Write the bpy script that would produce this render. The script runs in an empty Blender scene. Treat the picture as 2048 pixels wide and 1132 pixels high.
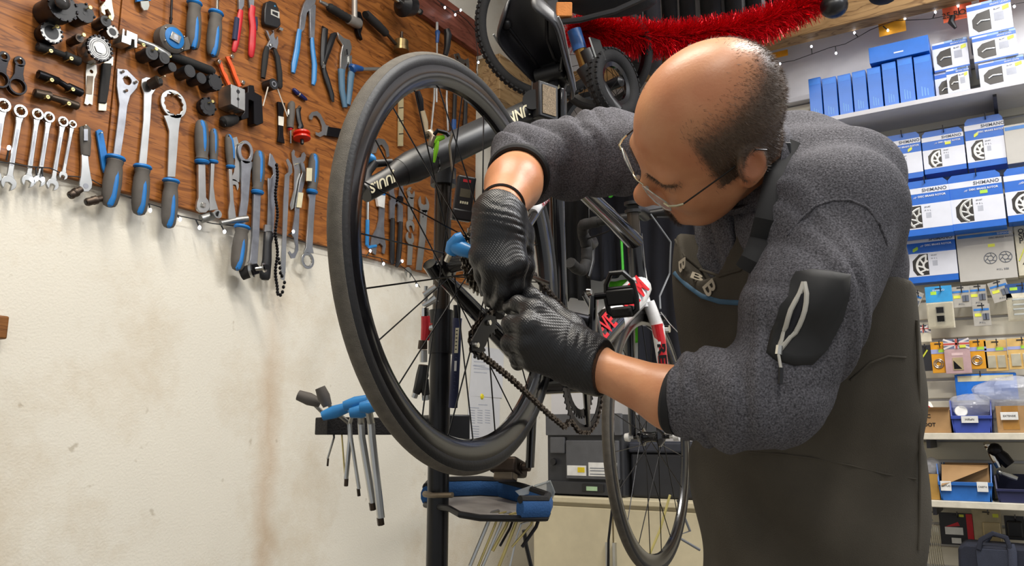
import bpy, math, random
import numpy as np
from mathutils import Vector, Matrix
from mathutils.geometry import tessellate_polygon
random.seed(7); RNG = np.random.default_rng(7)
sc = bpy.context.scene
COL = sc.collection
# ---------------------------------------------------------------- camera (solved from the two walls' vanishing points)
FPX = 1611.0; H = 0.92
TH = math.atan(304/1611.0); A = math.radians(32.24)
FWH = np.array([math.cos(A), math.sin(A), 0.0]); RT = np.array([math.sin(A), -math.cos(A), 0.0]); UP = np.array([0, 0, 1.0])
FW = FWH*math.cos(TH)+UP*math.sin(TH); CU = -FWH*math.sin(TH)+UP*math.cos(TH)
CAM = np.array([0, 0, H])
cam = bpy.data.cameras.new('camera'); cam.sensor_width = 36; cam.lens = FPX*36/2048; cam.clip_start = .02
co = bpy.data.objects.new('camera', cam); COL.objects.link(co)
co.matrix_world = Matrix([[RT[i], CU[i], -FW[i], CAM[i]] for i in range(3)]+[[0, 0, 0, 1]])
sc.camera = co
# ---------------------------------------------------------------- light
sc.view_settings.view_transform = 'Standard'; sc.view_settings.look = 'None'
sc.view_settings.gamma = 1; sc.view_settings.use_curve_mapping = False
sc.view_settings.exposure = 0.2
w = bpy.data.worlds.new('world'); sc.world = w; w.use_nodes = True
w.node_tree.nodes['Background'].inputs[0].default_value = (.95, .97, 1, 1)
w.node_tree.nodes['Background'].inputs[1].default_value = .42
def area(name, loc, sx, sy, power, col, rot=(0, 0, 0)):
    l = bpy.data.lights.new(name, 'AREA'); l.shape = 'RECTANGLE'; l.size = sx; l.size_y = sy; l.energy = power; l.color = col
    o = bpy.data.objects.new(name, l); COL.objects.link(o); o.location = loc; o.rotation_euler = rot; return o
area('ceiling_lamp', (.75, .75, 3.12), 0.22, 1.2, 36, (1, .93, .82))
area('ceiling_lamp', (1.75, -.35, 3.12), 1.2, .25, 44, (1, .97, .93))
area('ceiling_lamp', (-.3, -.7, 3.12), 1.2, .25, 26, (1, .96, .9))
area('ceiling_lamp', (2.55, -1.2, 3.12), .25, 1.2, 26, (.92, .95, 1))
# ---------------------------------------------------------------- pixel -> place
D1, D2 = 1.95, 3.45            # tool wall plane y = D1, back wall plane x = D2
def ray(x, y): return FW+RT*((x-1024)/FPX)+CU*((566-y)/FPX)
def P3(x, y, d): return CAM+ray(x, y)*d
def WL(x, y, off=.02):
    r = ray(x, y); return CAM+r*((D1-off)/r[1])
def WB(x, y, off=.02):
    r = ray(x, y); return CAM+r*((D2-off)/r[0])
def depth(P): return float((np.asarray(P)-CAM)@FW)
def V(*a): return np.array(a, float)
def nrm(v): v = np.asarray(v, float); return v/np.linalg.norm(v)
# ---------------------------------------------------------------- materials
def lin(h):
    h = h.lstrip('#'); c = [int(h[i:i+2], 16)/255 for i in (0, 2, 4)]
    return tuple(x/12.92 if x <= .04045 else ((x+.055)/1.055)**2.4 for x in c)+(1,)
_M = {}
def mat(name, hexc=None, rough=.5, metal=0., var=.12, vscale=30., bump=0., bscale=200., alpha=1., trans=0., emit=0., coat=0., aniso=None, spec=.5):
    if name in _M: return _M[name]
    m = bpy.data.materials.new(name); m.use_nodes = True; nt = m.node_tree; b = nt.nodes['Principled BSDF']
    L = nt.links.new
    c = lin(hexc)
    b.inputs['Roughness'].default_value = rough; b.inputs['Metallic'].default_value = metal
    b.inputs['Specular IOR Level'].default_value = spec
    b.inputs['Coat Weight'].default_value = coat; b.inputs['Coat Roughness'].default_value = .1
    tc = nt.nodes.new('ShaderNodeTexCoord')
    n = nt.nodes.new('ShaderNodeTexNoise'); n.inputs['Scale'].default_value = vscale; n.inputs['Detail'].default_value = 5
    if aniso:
        mp = nt.nodes.new('ShaderNodeMapping'); mp.inputs['Scale'].default_value = aniso
        L(tc.outputs['Object'], mp.inputs[0]); L(mp.outputs[0], n.inputs['Vector'])
    else: L(tc.outputs['Object'], n.inputs['Vector'])
    r = nt.nodes.new('ShaderNodeValToRGB')
    r.color_ramp.elements[0].position = .3; r.color_ramp.elements[1].position = .7
    r.color_ramp.elements[0].color = tuple(x*(1-var) for x in c[:3])+(1,)
    r.color_ramp.elements[1].color = tuple(min(1, x*(1+var)) for x in c[:3])+(1,)
    L(n.outputs[0], r.inputs[0]); L(r.outputs[0], b.inputs['Base Color'])
    if bump:
        n2 = nt.nodes.new('ShaderNodeTexNoise'); n2.inputs['Scale'].default_value = bscale; n2.inputs['Detail'].default_value = 3
        L(tc.outputs['Object'], n2.inputs['Vector'])
        bp = nt.nodes.new('ShaderNodeBump'); bp.inputs['Strength'].default_value = bump; bp.inputs['Distance'].default_value = .004
        L(n2.outputs[0], bp.inputs['Height']); L(bp.outputs[0], b.inputs['Normal'])
    if alpha < 1: b.inputs['Alpha'].default_value = alpha
    if trans: b.inputs['Transmission Weight'].default_value = trans
    if emit:
        b.inputs['Emission Color'].default_value = c; b.inputs['Emission Strength'].default_value = emit
    _M[name] = m; return m
def wood(name, base, dark, grain, rough=.45, axis='X'):
    if name in _M: return _M[name]
    m = bpy.data.materials.new(name); m.use_nodes = True; nt = m.node_tree; b = nt.nodes['Principled BSDF']; L = nt.links.new
    tc = nt.nodes.new('ShaderNodeTexCoord'); mp = nt.nodes.new('ShaderNodeMapping')
    s = {'X': (2.2, 9, 17), 'Y': (9, 2.2, 17), 'Z': (9, 9, 2.2)}[axis]
    mp.inputs['Scale'].default_value = s; mp.inputs['Rotation'].default_value = (0, math.radians(9) if axis == 'X' else 0, 0)
    L(tc.outputs['Object'], mp.inputs[0])
    n = nt.nodes.new('ShaderNodeTexNoise'); n.inputs['Scale'].default_value = 2.1*grain; n.inputs['Detail'].default_value = 8; n.inputs['Roughness'].default_value = .62; n.inputs['Distortion'].default_value = 1.2
    L(mp.outputs[0], n.inputs['Vector'])
    r = nt.nodes.new('ShaderNodeValToRGB'); e = r.color_ramp.elements
    e[0].position = .34; e[0].color = lin(dark); e[1].position = .62; e[1].color = lin(base)
    L(n.outputs[0], r.inputs[0])
    wv = nt.nodes.new('ShaderNodeTexNoise'); wv.inputs['Scale'].default_value = .9*grain; wv.inputs['Detail'].default_value = 2; wv.inputs['Distortion'].default_value = 2.5
    L(mp.outputs[0], wv.inputs['Vector'])
    mth = nt.nodes.new('ShaderNodeMath'); mth.operation = 'MULTIPLY'; mth.inputs[1].default_value = 26; L(wv.outputs[0], mth.inputs[0])
    sn = nt.nodes.new('ShaderNodeMath'); sn.operation = 'SINE'; L(mth.outputs[0], sn.inputs[0])
    r2 = nt.nodes.new('ShaderNodeValToRGB'); e = r2.color_ramp.elements; e[0].position = .78; e[0].color = (1, 1, 1, 1); e[1].position = 1; e[1].color = (.42, .36, .33, 1)
    L(sn.outputs[0], r2.inputs[0])
    mx = nt.nodes.new('ShaderNodeMix'); mx.data_type = 'RGBA'; mx.blend_type = 'MULTIPLY'; mx.inputs[0].default_value = .8
    L(r.outputs[0], mx.inputs[6]); L(r2.outputs[0], mx.inputs[7]); L(mx.outputs[2], b.inputs['Base Color'])
    b.inputs['Roughness'].default_value = rough; b.inputs['Specular IOR Level'].default_value = .35
    bp = nt.nodes.new('ShaderNodeBump'); bp.inputs['Strength'].default_value = .15; bp.inputs['Distance'].default_value = .002
    L(n.outputs[0], bp.inputs['Height']); L(bp.outputs[0], b.inputs['Normal'])
    _M[name] = m; return m
BLK = mat('black_plastic', '#17171a', .42); RUB = mat('black_rubber', '#1c1b1b', .75, bump=.15)
BMET = mat('blackened_steel', '#222124', .35, .75); SIL = mat('satin_steel', '#b9bab8', .3, .9, vscale=12, var=.18)
CHR = mat('chrome', '#d4d2cb', .13, 1.); DSIL = mat('dull_steel', '#9a9ca2', .38, .85, var=.2); BRS = mat('brown_steel', '#4a4038', .4, .8, var=.3)
BLU = mat('tool_blue', '#1673bd', .5, bump=.06, bscale=500); GRY = mat('grip_grey', '#5a5550', .7, bump=.1, bscale=600)
RED = mat('tool_red', '#c8202c', .45); ORG = mat('orange_paint', '#e2591c', .45); WHT = mat('white_plastic', '#e6e6e3', .45)
BRASS = mat('screw_brass', '#c9b878', .35, .7); NAIL = mat('nail_steel', '#d8cfae', .3, .8)
FACE = mat('face_steel', '#8f8f8d', .38, .85, var=.25, vscale=60)
FRM = mat('gloss_black_paint', '#0c0c0f', .14, 0, coat=.6); MATB = mat('matt_black_paint', '#161618', .42)
# ---------------------------------------------------------------- mesh builder
class MB:
    def __init__(s): s.v = []; s.f = []
    def add(s, vs, fs):
        o = len(s.v); s.v += [tuple(map(float, p)) for p in vs]; s.f += [tuple(i+o for i in q) for q in fs]; return s
    def box(s, c, ax, ay, az):
        c, ax, ay, az = map(np.asarray, (c, ax, ay, az))
        vs = [c+i*ax+j*ay+k*az for i in (-1, 1) for j in (-1, 1) for k in (-1, 1)]
        return s.add(vs, [(0, 1, 3, 2), (4, 6, 7, 5), (0, 4, 5, 1), (2, 3, 7, 6), (0, 2, 6, 4), (1, 5, 7, 3)])
    def bb(s, lo, hi):
        lo, hi = np.asarray(lo, float), np.asarray(hi, float); h = (hi-lo)/2
        return s.box((lo+hi)/2, V(h[0], 0, 0), V(0, h[1], 0), V(0, 0, h[2]))
    def prism(s, loops, ext):
        ext = np.asarray(ext, float); allp = [np.asarray(p, float) for l in loops for p in l]; n = len(allp)
        tris = tessellate_polygon([[Vector(p) for p in l] for l in loops])
        fs = []
        for t in tris:
            fs.append(tuple(t)); fs.append(tuple(i+n for i in reversed(t)))
        o = 0
        for l in loops:
            m = len(l)
            for i in range(m): j = (i+1) % m; fs.append((o+i, o+j, o+j+n, o+i+n))
            o += m
        return s.add(allp+[p+ext for p in allp], fs)
    def tube(s, path, r, n=10, closed=False, cap=True, flat=None, nref=None):
        P = [np.asarray(p, float) for p in path]; m = len(P)
        R = [r]*m if np.isscalar(r) else list(r)
        T = []
        for i in range(m):
            a = P[(i-1) % m] if (i or closed) else P[0]; b = P[(i+1) % m] if (i < m-1 or closed) else P[m-1]
            T.append(nrm(b-a))
        ref = np.asarray(nref, float) if nref is not None else (V(0, 0, 1) if abs(T[0][2]) < .9 else V(1, 0, 0))
        N = nrm(ref-T[0]*(ref@T[0])); vs = []; fs = []
        for i in range(m):
            if nref is not None: N = np.asarray(nref, float)
            N = nrm(N-T[i]*(N@T[i])); Bn = np.cross(T[i], N)
            fl = 1 if flat is None else flat
            for k in range(n):
                a = 2*math.pi*k/n; vs.append(P[i]+R[i]*(math.cos(a)*N*fl+math.sin(a)*Bn))
        mm = m if closed else m-1
        for i in range(mm):
            for k in range(n):
                a = i*n+k; b = i*n+(k+1) % n; c = ((i+1) % m)*n+(k+1) % n; d = ((i+1) % m)*n+k; fs.append((a, b, c, d))
        if cap and not closed: fs.append(tuple(range(n-1, -1, -1))); fs.append(tuple((m-1)*n+k for k in range(n)))
        return s.add(vs, fs)
    def lathe(s, p0, ax, prof, n=20):
        p0 = np.asarray(p0, float); ax = nrm(ax)
        e = nrm(np.cross(ax, V(0, 0, 1) if abs(ax[2]) < .9 else V(1, 0, 0))); g = np.cross(ax, e)
        vs = [p0+ax*t+r*(math.cos(2*math.pi*k/n)*e+math.sin(2*math.pi*k/n)*g) for t, r in prof for k in range(n)]
        fs = []
        for i in range(len(prof)-1):
            for k in range(n): fs.append((i*n+k, i*n+(k+1) % n, (i+1)*n+(k+1) % n, (i+1)*n+k))
        fs.append(tuple(range(n-1, -1, -1))); fs.append(tuple((len(prof)-1)*n+k for k in range(n)))
        return s.add(vs, fs)
    def rev(s, c, ax, prof, n=64):                       # closed profile (radius, lateral) turned about an axis
        c = np.asarray(c, float); ax = nrm(ax); e = nrm(np.cross(ax, V(.3, .2, 1))); g = np.cross(ax, e); m = len(prof)
        vs = [c+ax*l+r*(math.cos(2*math.pi*k/n)*e+math.sin(2*math.pi*k/n)*g) for k in range(n) for r, l in prof]
        fs = [(k*m+i, k*m+(i+1) % m, ((k+1) % n)*m+(i+1) % m, ((k+1) % n)*m+i) for k in range(n) for i in range(m)]
        return s.add(vs, fs)
    def ell(s, c, ax, ay, az, n=14, m=8):
        c, ax, ay, az = (np.asarray(x, float) for x in (c, ax, ay, az)); vs = [c+az]
        for i in range(1, m):
            t = math.pi*i/m
            for k in range(n): a = 2*math.pi*k/n; vs.append(c+math.cos(t)*az+math.sin(t)*(math.cos(a)*ax+math.sin(a)*ay))
        vs.append(c-az); fs = []
        for k in range(n):
            fs.append((0, 1+k, 1+(k+1) % n)); q = 1+(m-2)*n; fs.append((len(vs)-1, q+(k+1) % n, q+k))
        for i in range(m-2):
            for k in range(n): a = 1+i*n+k; b = 1+i*n+(k+1) % n; fs.append((a, a+n, b+n, b))
        return s.add(vs, fs)
    def sph(s, c, r, n=12, m=8): return s.ell(c, V(r, 0, 0), V(0, r, 0), V(0, 0, r), n, m)
    def build(s, name, m, parent=None, smooth=True, bevel=0, angle=35):
        vs = np.array(s.v, float)
        org = np.array(parent['_o']) if parent is not None else (vs.min(0)+vs.max(0))/2
        me = bpy.data.meshes.new(name); me.from_pydata((vs-org).tolist(), [], s.f); me.update()
        me.materials.append(m)
        o = bpy.data.objects.new(name, me); COL.objects.link(o)
        if parent is not None: o.parent = parent; o['_o'] = list(map(float, org))
        else: o.location = org; o['_o'] = list(map(float, org))
        if parent is not None and parent.type == 'MESH': pass
        fix(me, smooth, angle)
        if bevel:
            b = o.modifiers.new('bevel', 'BEVEL'); b.width = bevel; b.segments = 2; b.limit_method = 'ANGLE'; b.angle_limit = .6
        return o
import bmesh
def fix(me, smooth=True, angle=35):
    b = bmesh.new(); b.from_mesh(me); bmesh.ops.recalc_face_normals(b, faces=b.faces)
    if smooth:
        ca = math.radians(angle)
        for f in b.faces: f.smooth = True
        for e in b.edges:
            if len(e.link_faces) == 2 and e.calc_face_angle(0) > ca: e.smooth = False
    b.to_mesh(me); b.free()
def tag(o, label, cat, group=None, kind=None):
    o['label'] = label; o['category'] = cat
    if group: o['group'] = group
    if kind: o['kind'] = kind
    return o
def thing(name, label, cat, loc, group=None):
    o = bpy.data.objects.new(name, None); COL.objects.link(o); o.empty_display_size = .02
    o.location = [float(x) for x in loc]; o['_o'] = [float(x) for x in loc]; return tag(o, label, cat, group)
def struct(o, label=None):
    o['kind'] = 'structure'
    if label: o['label'] = label
    return o
def text(name, body, loc, xd, ud, size, m, parent, ext=.0004, shear=0, space=1., ax='CENTER', bold=0., sx=1.):
    c = bpy.data.curves.new(name, 'FONT'); c.body = body; c.size = size; c.extrude = ext; c.align_x = ax; c.align_y = 'CENTER'
    c.shear = shear; c.space_character = space; c.offset = bold; c.resolution_u = 3; c.materials.append(m)
    tmp = bpy.data.objects.new(name+'_curve', c); me = bpy.data.meshes.new_from_object(tmp); bpy.data.objects.remove(tmp); bpy.data.curves.remove(c)
    me.name = name; o = bpy.data.objects.new(name, me); COL.objects.link(o)
    if not me.materials: me.materials.append(m)
    xd = nrm(xd); zd = nrm(np.cross(xd, ud)); yd = np.cross(zd, xd)
    org = np.array(parent['_o']); loc = np.asarray(loc, float)-org
    o.parent = parent; o.matrix_local = Matrix([[xd[i]*sx, yd[i], zd[i], loc[i]] for i in range(3)]+[[0, 0, 0, 1]])
    return o
def copy_part(src, parent, off):
    c = src.copy(); COL.objects.link(c); c.parent = parent; c.location = Vector(src.location)+Vector([float(x) for x in off]); return c
# ================================================================ the room
def plaster():
    m = mat('painted_plaster', '#e9e4d6', .6, var=.03, vscale=3, bump=.25, bscale=160)
    nt = m.node_tree; L = nt.links.new; b = nt.nodes['Principled BSDF']
    base = b.inputs['Base Color'].links[0].from_socket; tc = [n for n in nt.nodes if n.type == 'TEX_COORD'][0]
    n = nt.nodes.new('ShaderNodeTexNoise'); n.inputs['Scale'].default_value = 2.3; n.inputs['Detail'].default_value = 7; n.inputs['Roughness'].default_value = .7
    L(tc.outputs['Object'], n.inputs['Vector'])
    r = nt.nodes.new('ShaderNodeValToRGB'); e = r.color_ramp.elements; e[0].position = .3; e[0].color = (.80, .72, .62, 1); e[1].position = .5; e[1].color = (1, 1, 1, 1)
    L(n.outputs[0], r.inputs[0])
    n3 = nt.nodes.new('ShaderNodeTexNoise'); n3.inputs['Scale'].default_value = 22; n3.inputs['Detail'].default_value = 3
    L(tc.outputs['Object'], n3.inputs['Vector'])
    r3 = nt.nodes.new('ShaderNodeValToRGB'); e = r3.color_ramp.elements; e[0].position = .24; e[0].color = (.62, .58, .52, 1); e[1].position = .3; e[1].color = (1, 1, 1, 1)
    L(n3.outputs[0], r3.inputs[0])
    a = base
    for src in (r.outputs[0], r3.outputs[0]):
        mx = nt.nodes.new('ShaderNodeMix'); mx.data_type = 'RGBA'; mx.blend_type = 'MULTIPLY'; mx.inputs[0].default_value = .7
        L(a, mx.inputs[6]); L(src, mx.inputs[7]); a = mx.outputs[2]
    # rusty drip streak under the tool board
    mp = nt.nodes.new('ShaderNodeMapping'); L(tc.outputs['Object'], mp.inputs[0])
    mp.inputs['Location'].default_value = (-1.08, 0, 0)
    sp = nt.nodes.new('ShaderNodeSeparateXYZ'); L(mp.outputs[0], sp.inputs[0])
    n4 = nt.nodes.new('ShaderNodeTexNoise'); n4.inputs['Scale'].default_value = 9; L(tc.outputs['Object'], n4.inputs['Vector'])
    ad = nt.nodes.new('ShaderNodeMath'); ad.operation = 'MULTIPLY_ADD'; ad.inputs[1].default_value = .09; L(n4.outputs[0], ad.inputs[0]); L(sp.outputs[0], ad.inputs[2])
    ab = nt.nodes.new('ShaderNodeMath'); ab.operation = 'ABSOLUTE'; L(ad.outputs[0], ab.inputs[0])
    r4 = nt.nodes.new('ShaderNodeValToRGB'); e = r4.color_ramp.elements; e[0].position = .0; e[0].color = (.84, .74, .66, 1); e[1].position = .055; e[1].color = (1, 1, 1, 1); L(ab.outputs[0], r4.inputs[0])
    zr = nt.nodes.new('ShaderNodeMapRange'); zr.inputs[1].default_value = -.55; zr.inputs[2].default_value = -.12; zr.inputs[3].default_value = .95; zr.inputs[4].default_value = .0
    L(sp.outputs[2], zr.inputs[0])
    mx = nt.nodes.new('ShaderNodeMix'); mx.data_type = 'RGBA'; mx.blend_type = 'MULTIPLY'
    L(zr.outputs[0], mx.inputs[0]); L(a, mx.inputs[6]); L(r4.outputs[0], mx.inputs[7]); L(mx.outputs[2], b.inputs['Base Color'])
    return m
PLA = plaster()
CEIL = 3.2
struct(MB().bb((-2.2, D1, 0), (D2+.1, D1+.1, CEIL)).build('wall_left', PLA, smooth=False), 'off-white rough plaster wall behind the wooden tool board')
bw = struct(MB().bb((D2, -3.2, 0), (D2+.1, D1, CEIL)).build('wall_back', mat('wall_lilac_white', '#d9d8dc', .55, var=.02), smooth=False), 'white wall clad with slat panels behind the boxes')
struct(MB().bb((-2.2, -3.2, -.08), (D2+.1, D1+.1, 0)).build('floor', mat('grey_concrete', '#77736c', .7, bump=.1, bscale=40), smooth=False), 'grey concrete workshop floor')
struct(MB().bb((-2.2, -3.2, CEIL), (D2+.1, D1+.1, CEIL+.06)).build('ceiling', mat('ceiling_white', '#e7e7ea', .7, var=.02), smooth=False), 'white painted workshop ceiling')
# slat wall planks, each its own piece (pitch 75 mm, recessed grooves between)
SLAT = mat('slat_cream', '#ddd8c8', .42, var=.04, vscale=6)
z = H-.62; first = None
while z < H+1.40:
    if first is None:
        first = MB().bb((D2-.014, -1.6, z+.005), (D2-.0005, .98, z+.070)).build('slat', SLAT, bw, smooth=False, bevel=.003); z0 = z
    else: copy_part(first, bw, (0, 0, z-z0))
    z += .075
MB().bb((D2-.05, -1.6, H+1.405), (D2-.0005, .98, H+1.43)).build('ledge', mat('wall_lilac_white'), bw, smooth=False, bevel=.004)
# tool board: two panels, a proud top rail, nails
WDB = wood('board_plywood', '#a5672f', '#78451c', 1.0); WDR = wood('rail_plywood', '#8a5040', '#6b3a2c', 1.0)
zb, zt = H+.623, H+1.812
tb = thing('tool_board', 'large brown wooden board with bicycle tools hung on the plaster wall', 'board', (1.6, D1-.01, zb))
xs = WL(225, 200)[0]
MB().bb((.3, D1-.018, zb), (xs-.002, D1-.0005, zt)).build('panel', WDB, tb, smooth=False, bevel=.0015)
MB().bb((xs+.002, D1-.018, zb), (2.765, D1-.0005, zt)).build('panel', WDB, tb, smooth=False, bevel=.0015)
MB().bb((.3, D1-.045, zt-.14), (2.768, D1-.0185, zt+.004)).build('rail', WDR, tb, smooth=False, bevel=.002)
def nail(px, py, L=.02, head=False, big=False):
    P = WL(px, py, .0185+L); b = MB(); d = V(0, 1, 0)
    b.tube([P, P+d*(L+.001)], .0016, 6)
    o = b.build('nail' if not head else 'screw', NAIL if not head else BRASS, tb)
    if head:
        h = MB().lathe(P-d*.0015, d, [(0, .0045), (.0015, .005), (.004, .0016)], 12).build('screw_head', BRASS, o)
        MB().box(P-d*.0017, V(.0026, 0, .0012), V(0, .0004, 0), V(.0004, 0, -.0008)).build('screw_slot', BLK, o)
# timber loft beams
PINE = wood('pine_beam', '#b08d5f', '#94734a', .8, .6, 'Y'); PINX = wood('pine_beam_side', '#b89a70', '#9c7e56', .8, .6, 'X')
zB = H+1.637
def beam(nm, lo, hi, m, label): return tag(MB().bb(lo, hi).build(nm, m, smooth=False, bevel=.004), label, 'beam', 'timber loft beams')
beam('timber_beam', (3.27, -1.6, zB), (3.35, 1.79, zB+.11), PINE, 'long pine beam carrying the loft in front of the back wall')
beam('timber_beam', (2.80, 1.83, WL(1016, 207, .12)[2]), (3.449, 1.949, WL(1075, 160, .12)[2]), PINX, 'pine beam of the loft fixed along the tool wall')
beam('timber_beam', (2.35, .66, zB+.112), (3.40, .74, zB+.20), PINX, 'pine cross beam of the loft over the red tinsel')
beam('timber_post', (3.275, .245, zB+.111), (3.345, .325, CEIL-.002), wood('pine_post', '#a98a58', '#8b6c42', .8, .6, 'Z'), 'upright pine post standing on the long loft beam')
# ================================================================ tools on the board
BO = .0185                                         # face of the board, measured from the wall
def rp(px, py, off, wpx): return wpx*depth(WL(px, py, off))/FPX
def wpx(pts, off): return [WL(x, y, off) for x, y in pts]
def circ(cx, cy, r, off, n=22, a0=0, a1=360, sx=1.):
    c = WL(cx, cy, off); R = rp(cx, cy, off, r)
    k = n if a1-a0 >= 360 else n+1
    return [c+R*V(sx*math.cos(math.radians(a0+(a1-a0)*i/n)), 0, math.sin(math.radians(a0+(a1-a0)*i/n))) for i in range(k)]
def T(name, label, cat, px, py, group=None): return thing(name, label, cat, WL(px, py, BO), group)
def plate(b, loops, t): return b.prism(loops, V(0, t, 0))
def bar(b, pts, t, off):
    """flat bar: pts = [(px,py,half_width_px)]"""
    Lp, Rp = [], []
    for i, (x, y, h) in enumerate(pts):
        a = pts[max(0, i-1)]; c = pts[min(len(pts)-1, i+1)]; d = np.array([c[0]-a[0], c[1]-a[1]], float); d /= np.hypot(*d); n = np.array([-d[1], d[0]])
        Lp.append((x+n[0]*h, y+n[1]*h)); Rp.append((x-n[0]*h, y-n[1]*h))
    return plate(b, [wpx(Lp+Rp[::-1], off+t)], t)
def rod(b, pts, n=10, flat=None):
    """round bar: pts = [(px,py,off,half_width_px)]"""
    P = [WL(x, y, o) for x, y, o, w_ in pts]; R = [rp(x, y, o, w_) for x, y, o, w_ in pts]
    return b.tube(P, R, n, flat=flat, nref=V(0, 1, 0))
def grip(parent, a, c, w_, off=BO, blue=BLU, grey=GRY, collar=True, side=.30, ins=True):
    """two-colour handle from the collar end a to the far end c"""
    a = np.array(a, float); c = np.array(c, float); h = w_/2; ro = rp(*a, off, h)*.8; o = off+ro+.001
    prof = [(0, .78), (.05, .92), (.12, .80), (.25, .93), (.5, 1), (.75, .95), (.9, .82), (.97, .62), (1, .28)]
    rod(b := MB(), [(*(a+(c-a)*t), o, h*r) for t, r in prof], 14, .8); b.build('grip', grey, parent)
    d = (c-a)/np.hypot(*(c-a)); n = np.array([-d[1], d[0]])
    if n[0] < 0: n = -n
    if ins:
        rod(b := MB(), [(*(a+(c-a)*t+n*h*side*s), o+ro*q, h*r) for t, r, s, q in
                        [(.2, .10, 1, .45), (.24, .28, 1, .60), (.5, .36, 1.05, .66), (.78, .36, .9, .62), (.88, .36, .5, .55), (.95, .33, .2, .45), (.99, .15, .1, .3)]], 10, .9)
        q = b.build('grip_insert', blue, parent)
        e = a+(c-a)*.935+n*h*.12; P = WL(*e, o+ro*.75)
        MB().lathe(P, V(0, 1, 0), [(0, .0028), (.004, .0028)], 10).build('hanging_hole', BLK, q)
    if collar:
        rod(b := MB(), [(*(a+(c-a)*t), o, h*r) for t, r in [(-.07, .55), (-.055, .95), (-.01, 1.08), (.02, .9)]], 14, .8); b.build('collar', blue, parent)
def ringplate(b, cx, cy, r, ri, off, t, tooth=0):
    hole = circ(cx, cy, ri, off+t, 24)
    if tooth: c = WL(cx, cy, off+t); hole = [c+(p-c)*(1+(.12 if i % 2 else -.02)) for i, p in enumerate(hole)]
    plate(b, [circ(cx, cy, r, off+t, 28), hole], t)
def jaw(b, cx, cy, r, dx, dy, off, t, slot=.42, open_=42):
    """open jaw pointing along image direction (dx,dy)"""
    c = WL(cx, cy, off+t); R = rp(cx, cy, off+t, r); d = nrm(WL(cx+dx, cy+dy, off+t)-c); n = nrm(np.cross(d, V(0, 1, 0)))
    pts = [c+R*(math.cos(math.radians(a))*d+math.sin(math.radians(a))*n) for a in np.linspace(open_, 360-open_, 17)]
    pts += [c+R*(.95*d-slot*n), c+R*(.05*d-slot*n), c+R*(-.12*d), c+R*(.05*d+slot*n), c+R*(.95*d+slot*n)]
    plate(b, [pts], t)
G1 = 'combination spanners in a row on the tool board'
for i, (x0, y0, r, x1, y1, r1, lab) in enumerate([(8, 210, 14, -12, 352, 15, 'largest chrome combination spanner at the start of the row'), (42, 222, 13.5, 18, 366, 15, 'chrome ring and open spanner with worn stamped shaft, second largest of the row'),
        (76, 228, 11.5, 57, 362, 13, 'bright chrome combination spanner third largest of its row'), (99, 234, 11, 79, 361, 12, 'chrome combination spanner fourth largest of its row'),
        (127, 243, 10.5, 106, 369, 12, 'slim chrome combination spanner fifth largest of its row'), (146, 248, 8, 127, 351, 8.5, 'smallest chrome combination spanner of the row')]):
    t = T('combination_spanner', lab, 'spanner', x0, y0, G1); o = BO+.004
    ringplate(b := MB(), x0, y0, r, r*.6, o, .010, 1); b.build('ring_end', SIL, t, bevel=.001)
    d = np.array([x1-x0, y1-y0], float); u = d/np.hypot(*d)
    s0 = np.array([x0, y0])+u*r*.9; s1 = np.array([x1, y1])-u*r1*.7
    bar(b := MB(), [(*s0, r*.62), (*(s0+u*12), r*.45), (*((s0+s1)/2), r*.42), (*(s1-u*8), r*.45), (*s1, r1*.62)], .006, o+.002); b.build('shaft', SIL, t, bevel=.0015)
    bar(b := MB(), [(*(s0+(s1-s0)*.2), r*.2), (*(s0+(s1-s0)*.8), r*.2)], .0004, o+.008); b.build('stamped_mark', DSIL, t)
    jaw(b := MB(), x1, y1, r1, u[0]-.15, u[1], o+.001, .008); b.build('open_end', SIL, t, bevel=.001)
    nail(x0+2, y0-r*.35, .026)
# long handled tools --------------------------------------------------------------------------------
t = T('pin_spanner', 'long grey pin spanner with angular three pin head and blue handle', 'spanner', 240, 280)
b = MB(); plate(b, [wpx([(235, 137), (254, 139), (278, 163), (274, 176), (261, 191), (255, 212), (252, 240), (241, 312), (227, 309), (236, 240), (239, 208), (234, 172)], BO+.010), circ(255, 161, 9, BO+.010, 18, sx=1.)], .005); b.build('blade', DSIL, t, bevel=.0008)
for x, y in ((245, 143), (271, 164), (252, 181)): rod(b := MB(), [(x, y, BO+.009, 3.2), (x+1.5, y, BO+.017, 3)], 10); b.build('pin', CHR, t)
grip(t, (231, 318), (218, 414), 38); nail(257, 152, .025)
t = T('socket_spanner', 'long flat steel spanner with tube socket head and blue handle', 'spanner', 290, 300)
b = MB(); plate(b, [wpx([(284, 158), (292, 154), (302, 156), (307, 166), (312, 178), (304, 190), (301, 240), (293, 330), (278, 327), (287, 240), (288, 186), (283, 170)], BO+.010)], .005); b.build('blade', SIL, t, bevel=.0008)
P = WL(322, 157, BO+.055)
rod(b := MB(), [(301, 170, BO+.020, 11), (318, 161, BO+.045, 11)], 18); b.build('socket', BRS, t)
rod(b := MB(), [(318.4, 160.6, BO+.0455, 8), (318.6, 160.4, BO+.046, 8)], 18); b.build('socket_bore', BLK, t)
grip(t, (285, 336), (278, 430), 36); nail(330, 152, .07)
t = T('bottom_bracket_spanner', 'long steel spanner with large toothed oval ring and blue handle', 'spanner', 345, 320)
b = MB(); ringplate(b, 348, 208, 29, 20, BO+.004, .006, 1); bar(b, [(346, 230, 18), (347, 246, 13), (348, 262, 9.5), (343, 354, 7.5)], .006, BO+.004); b.build('blade', SIL, t, bevel=.0008)
grip(t, (342, 364), (337, 456), 34); nail(357, 188, .03)
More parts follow.
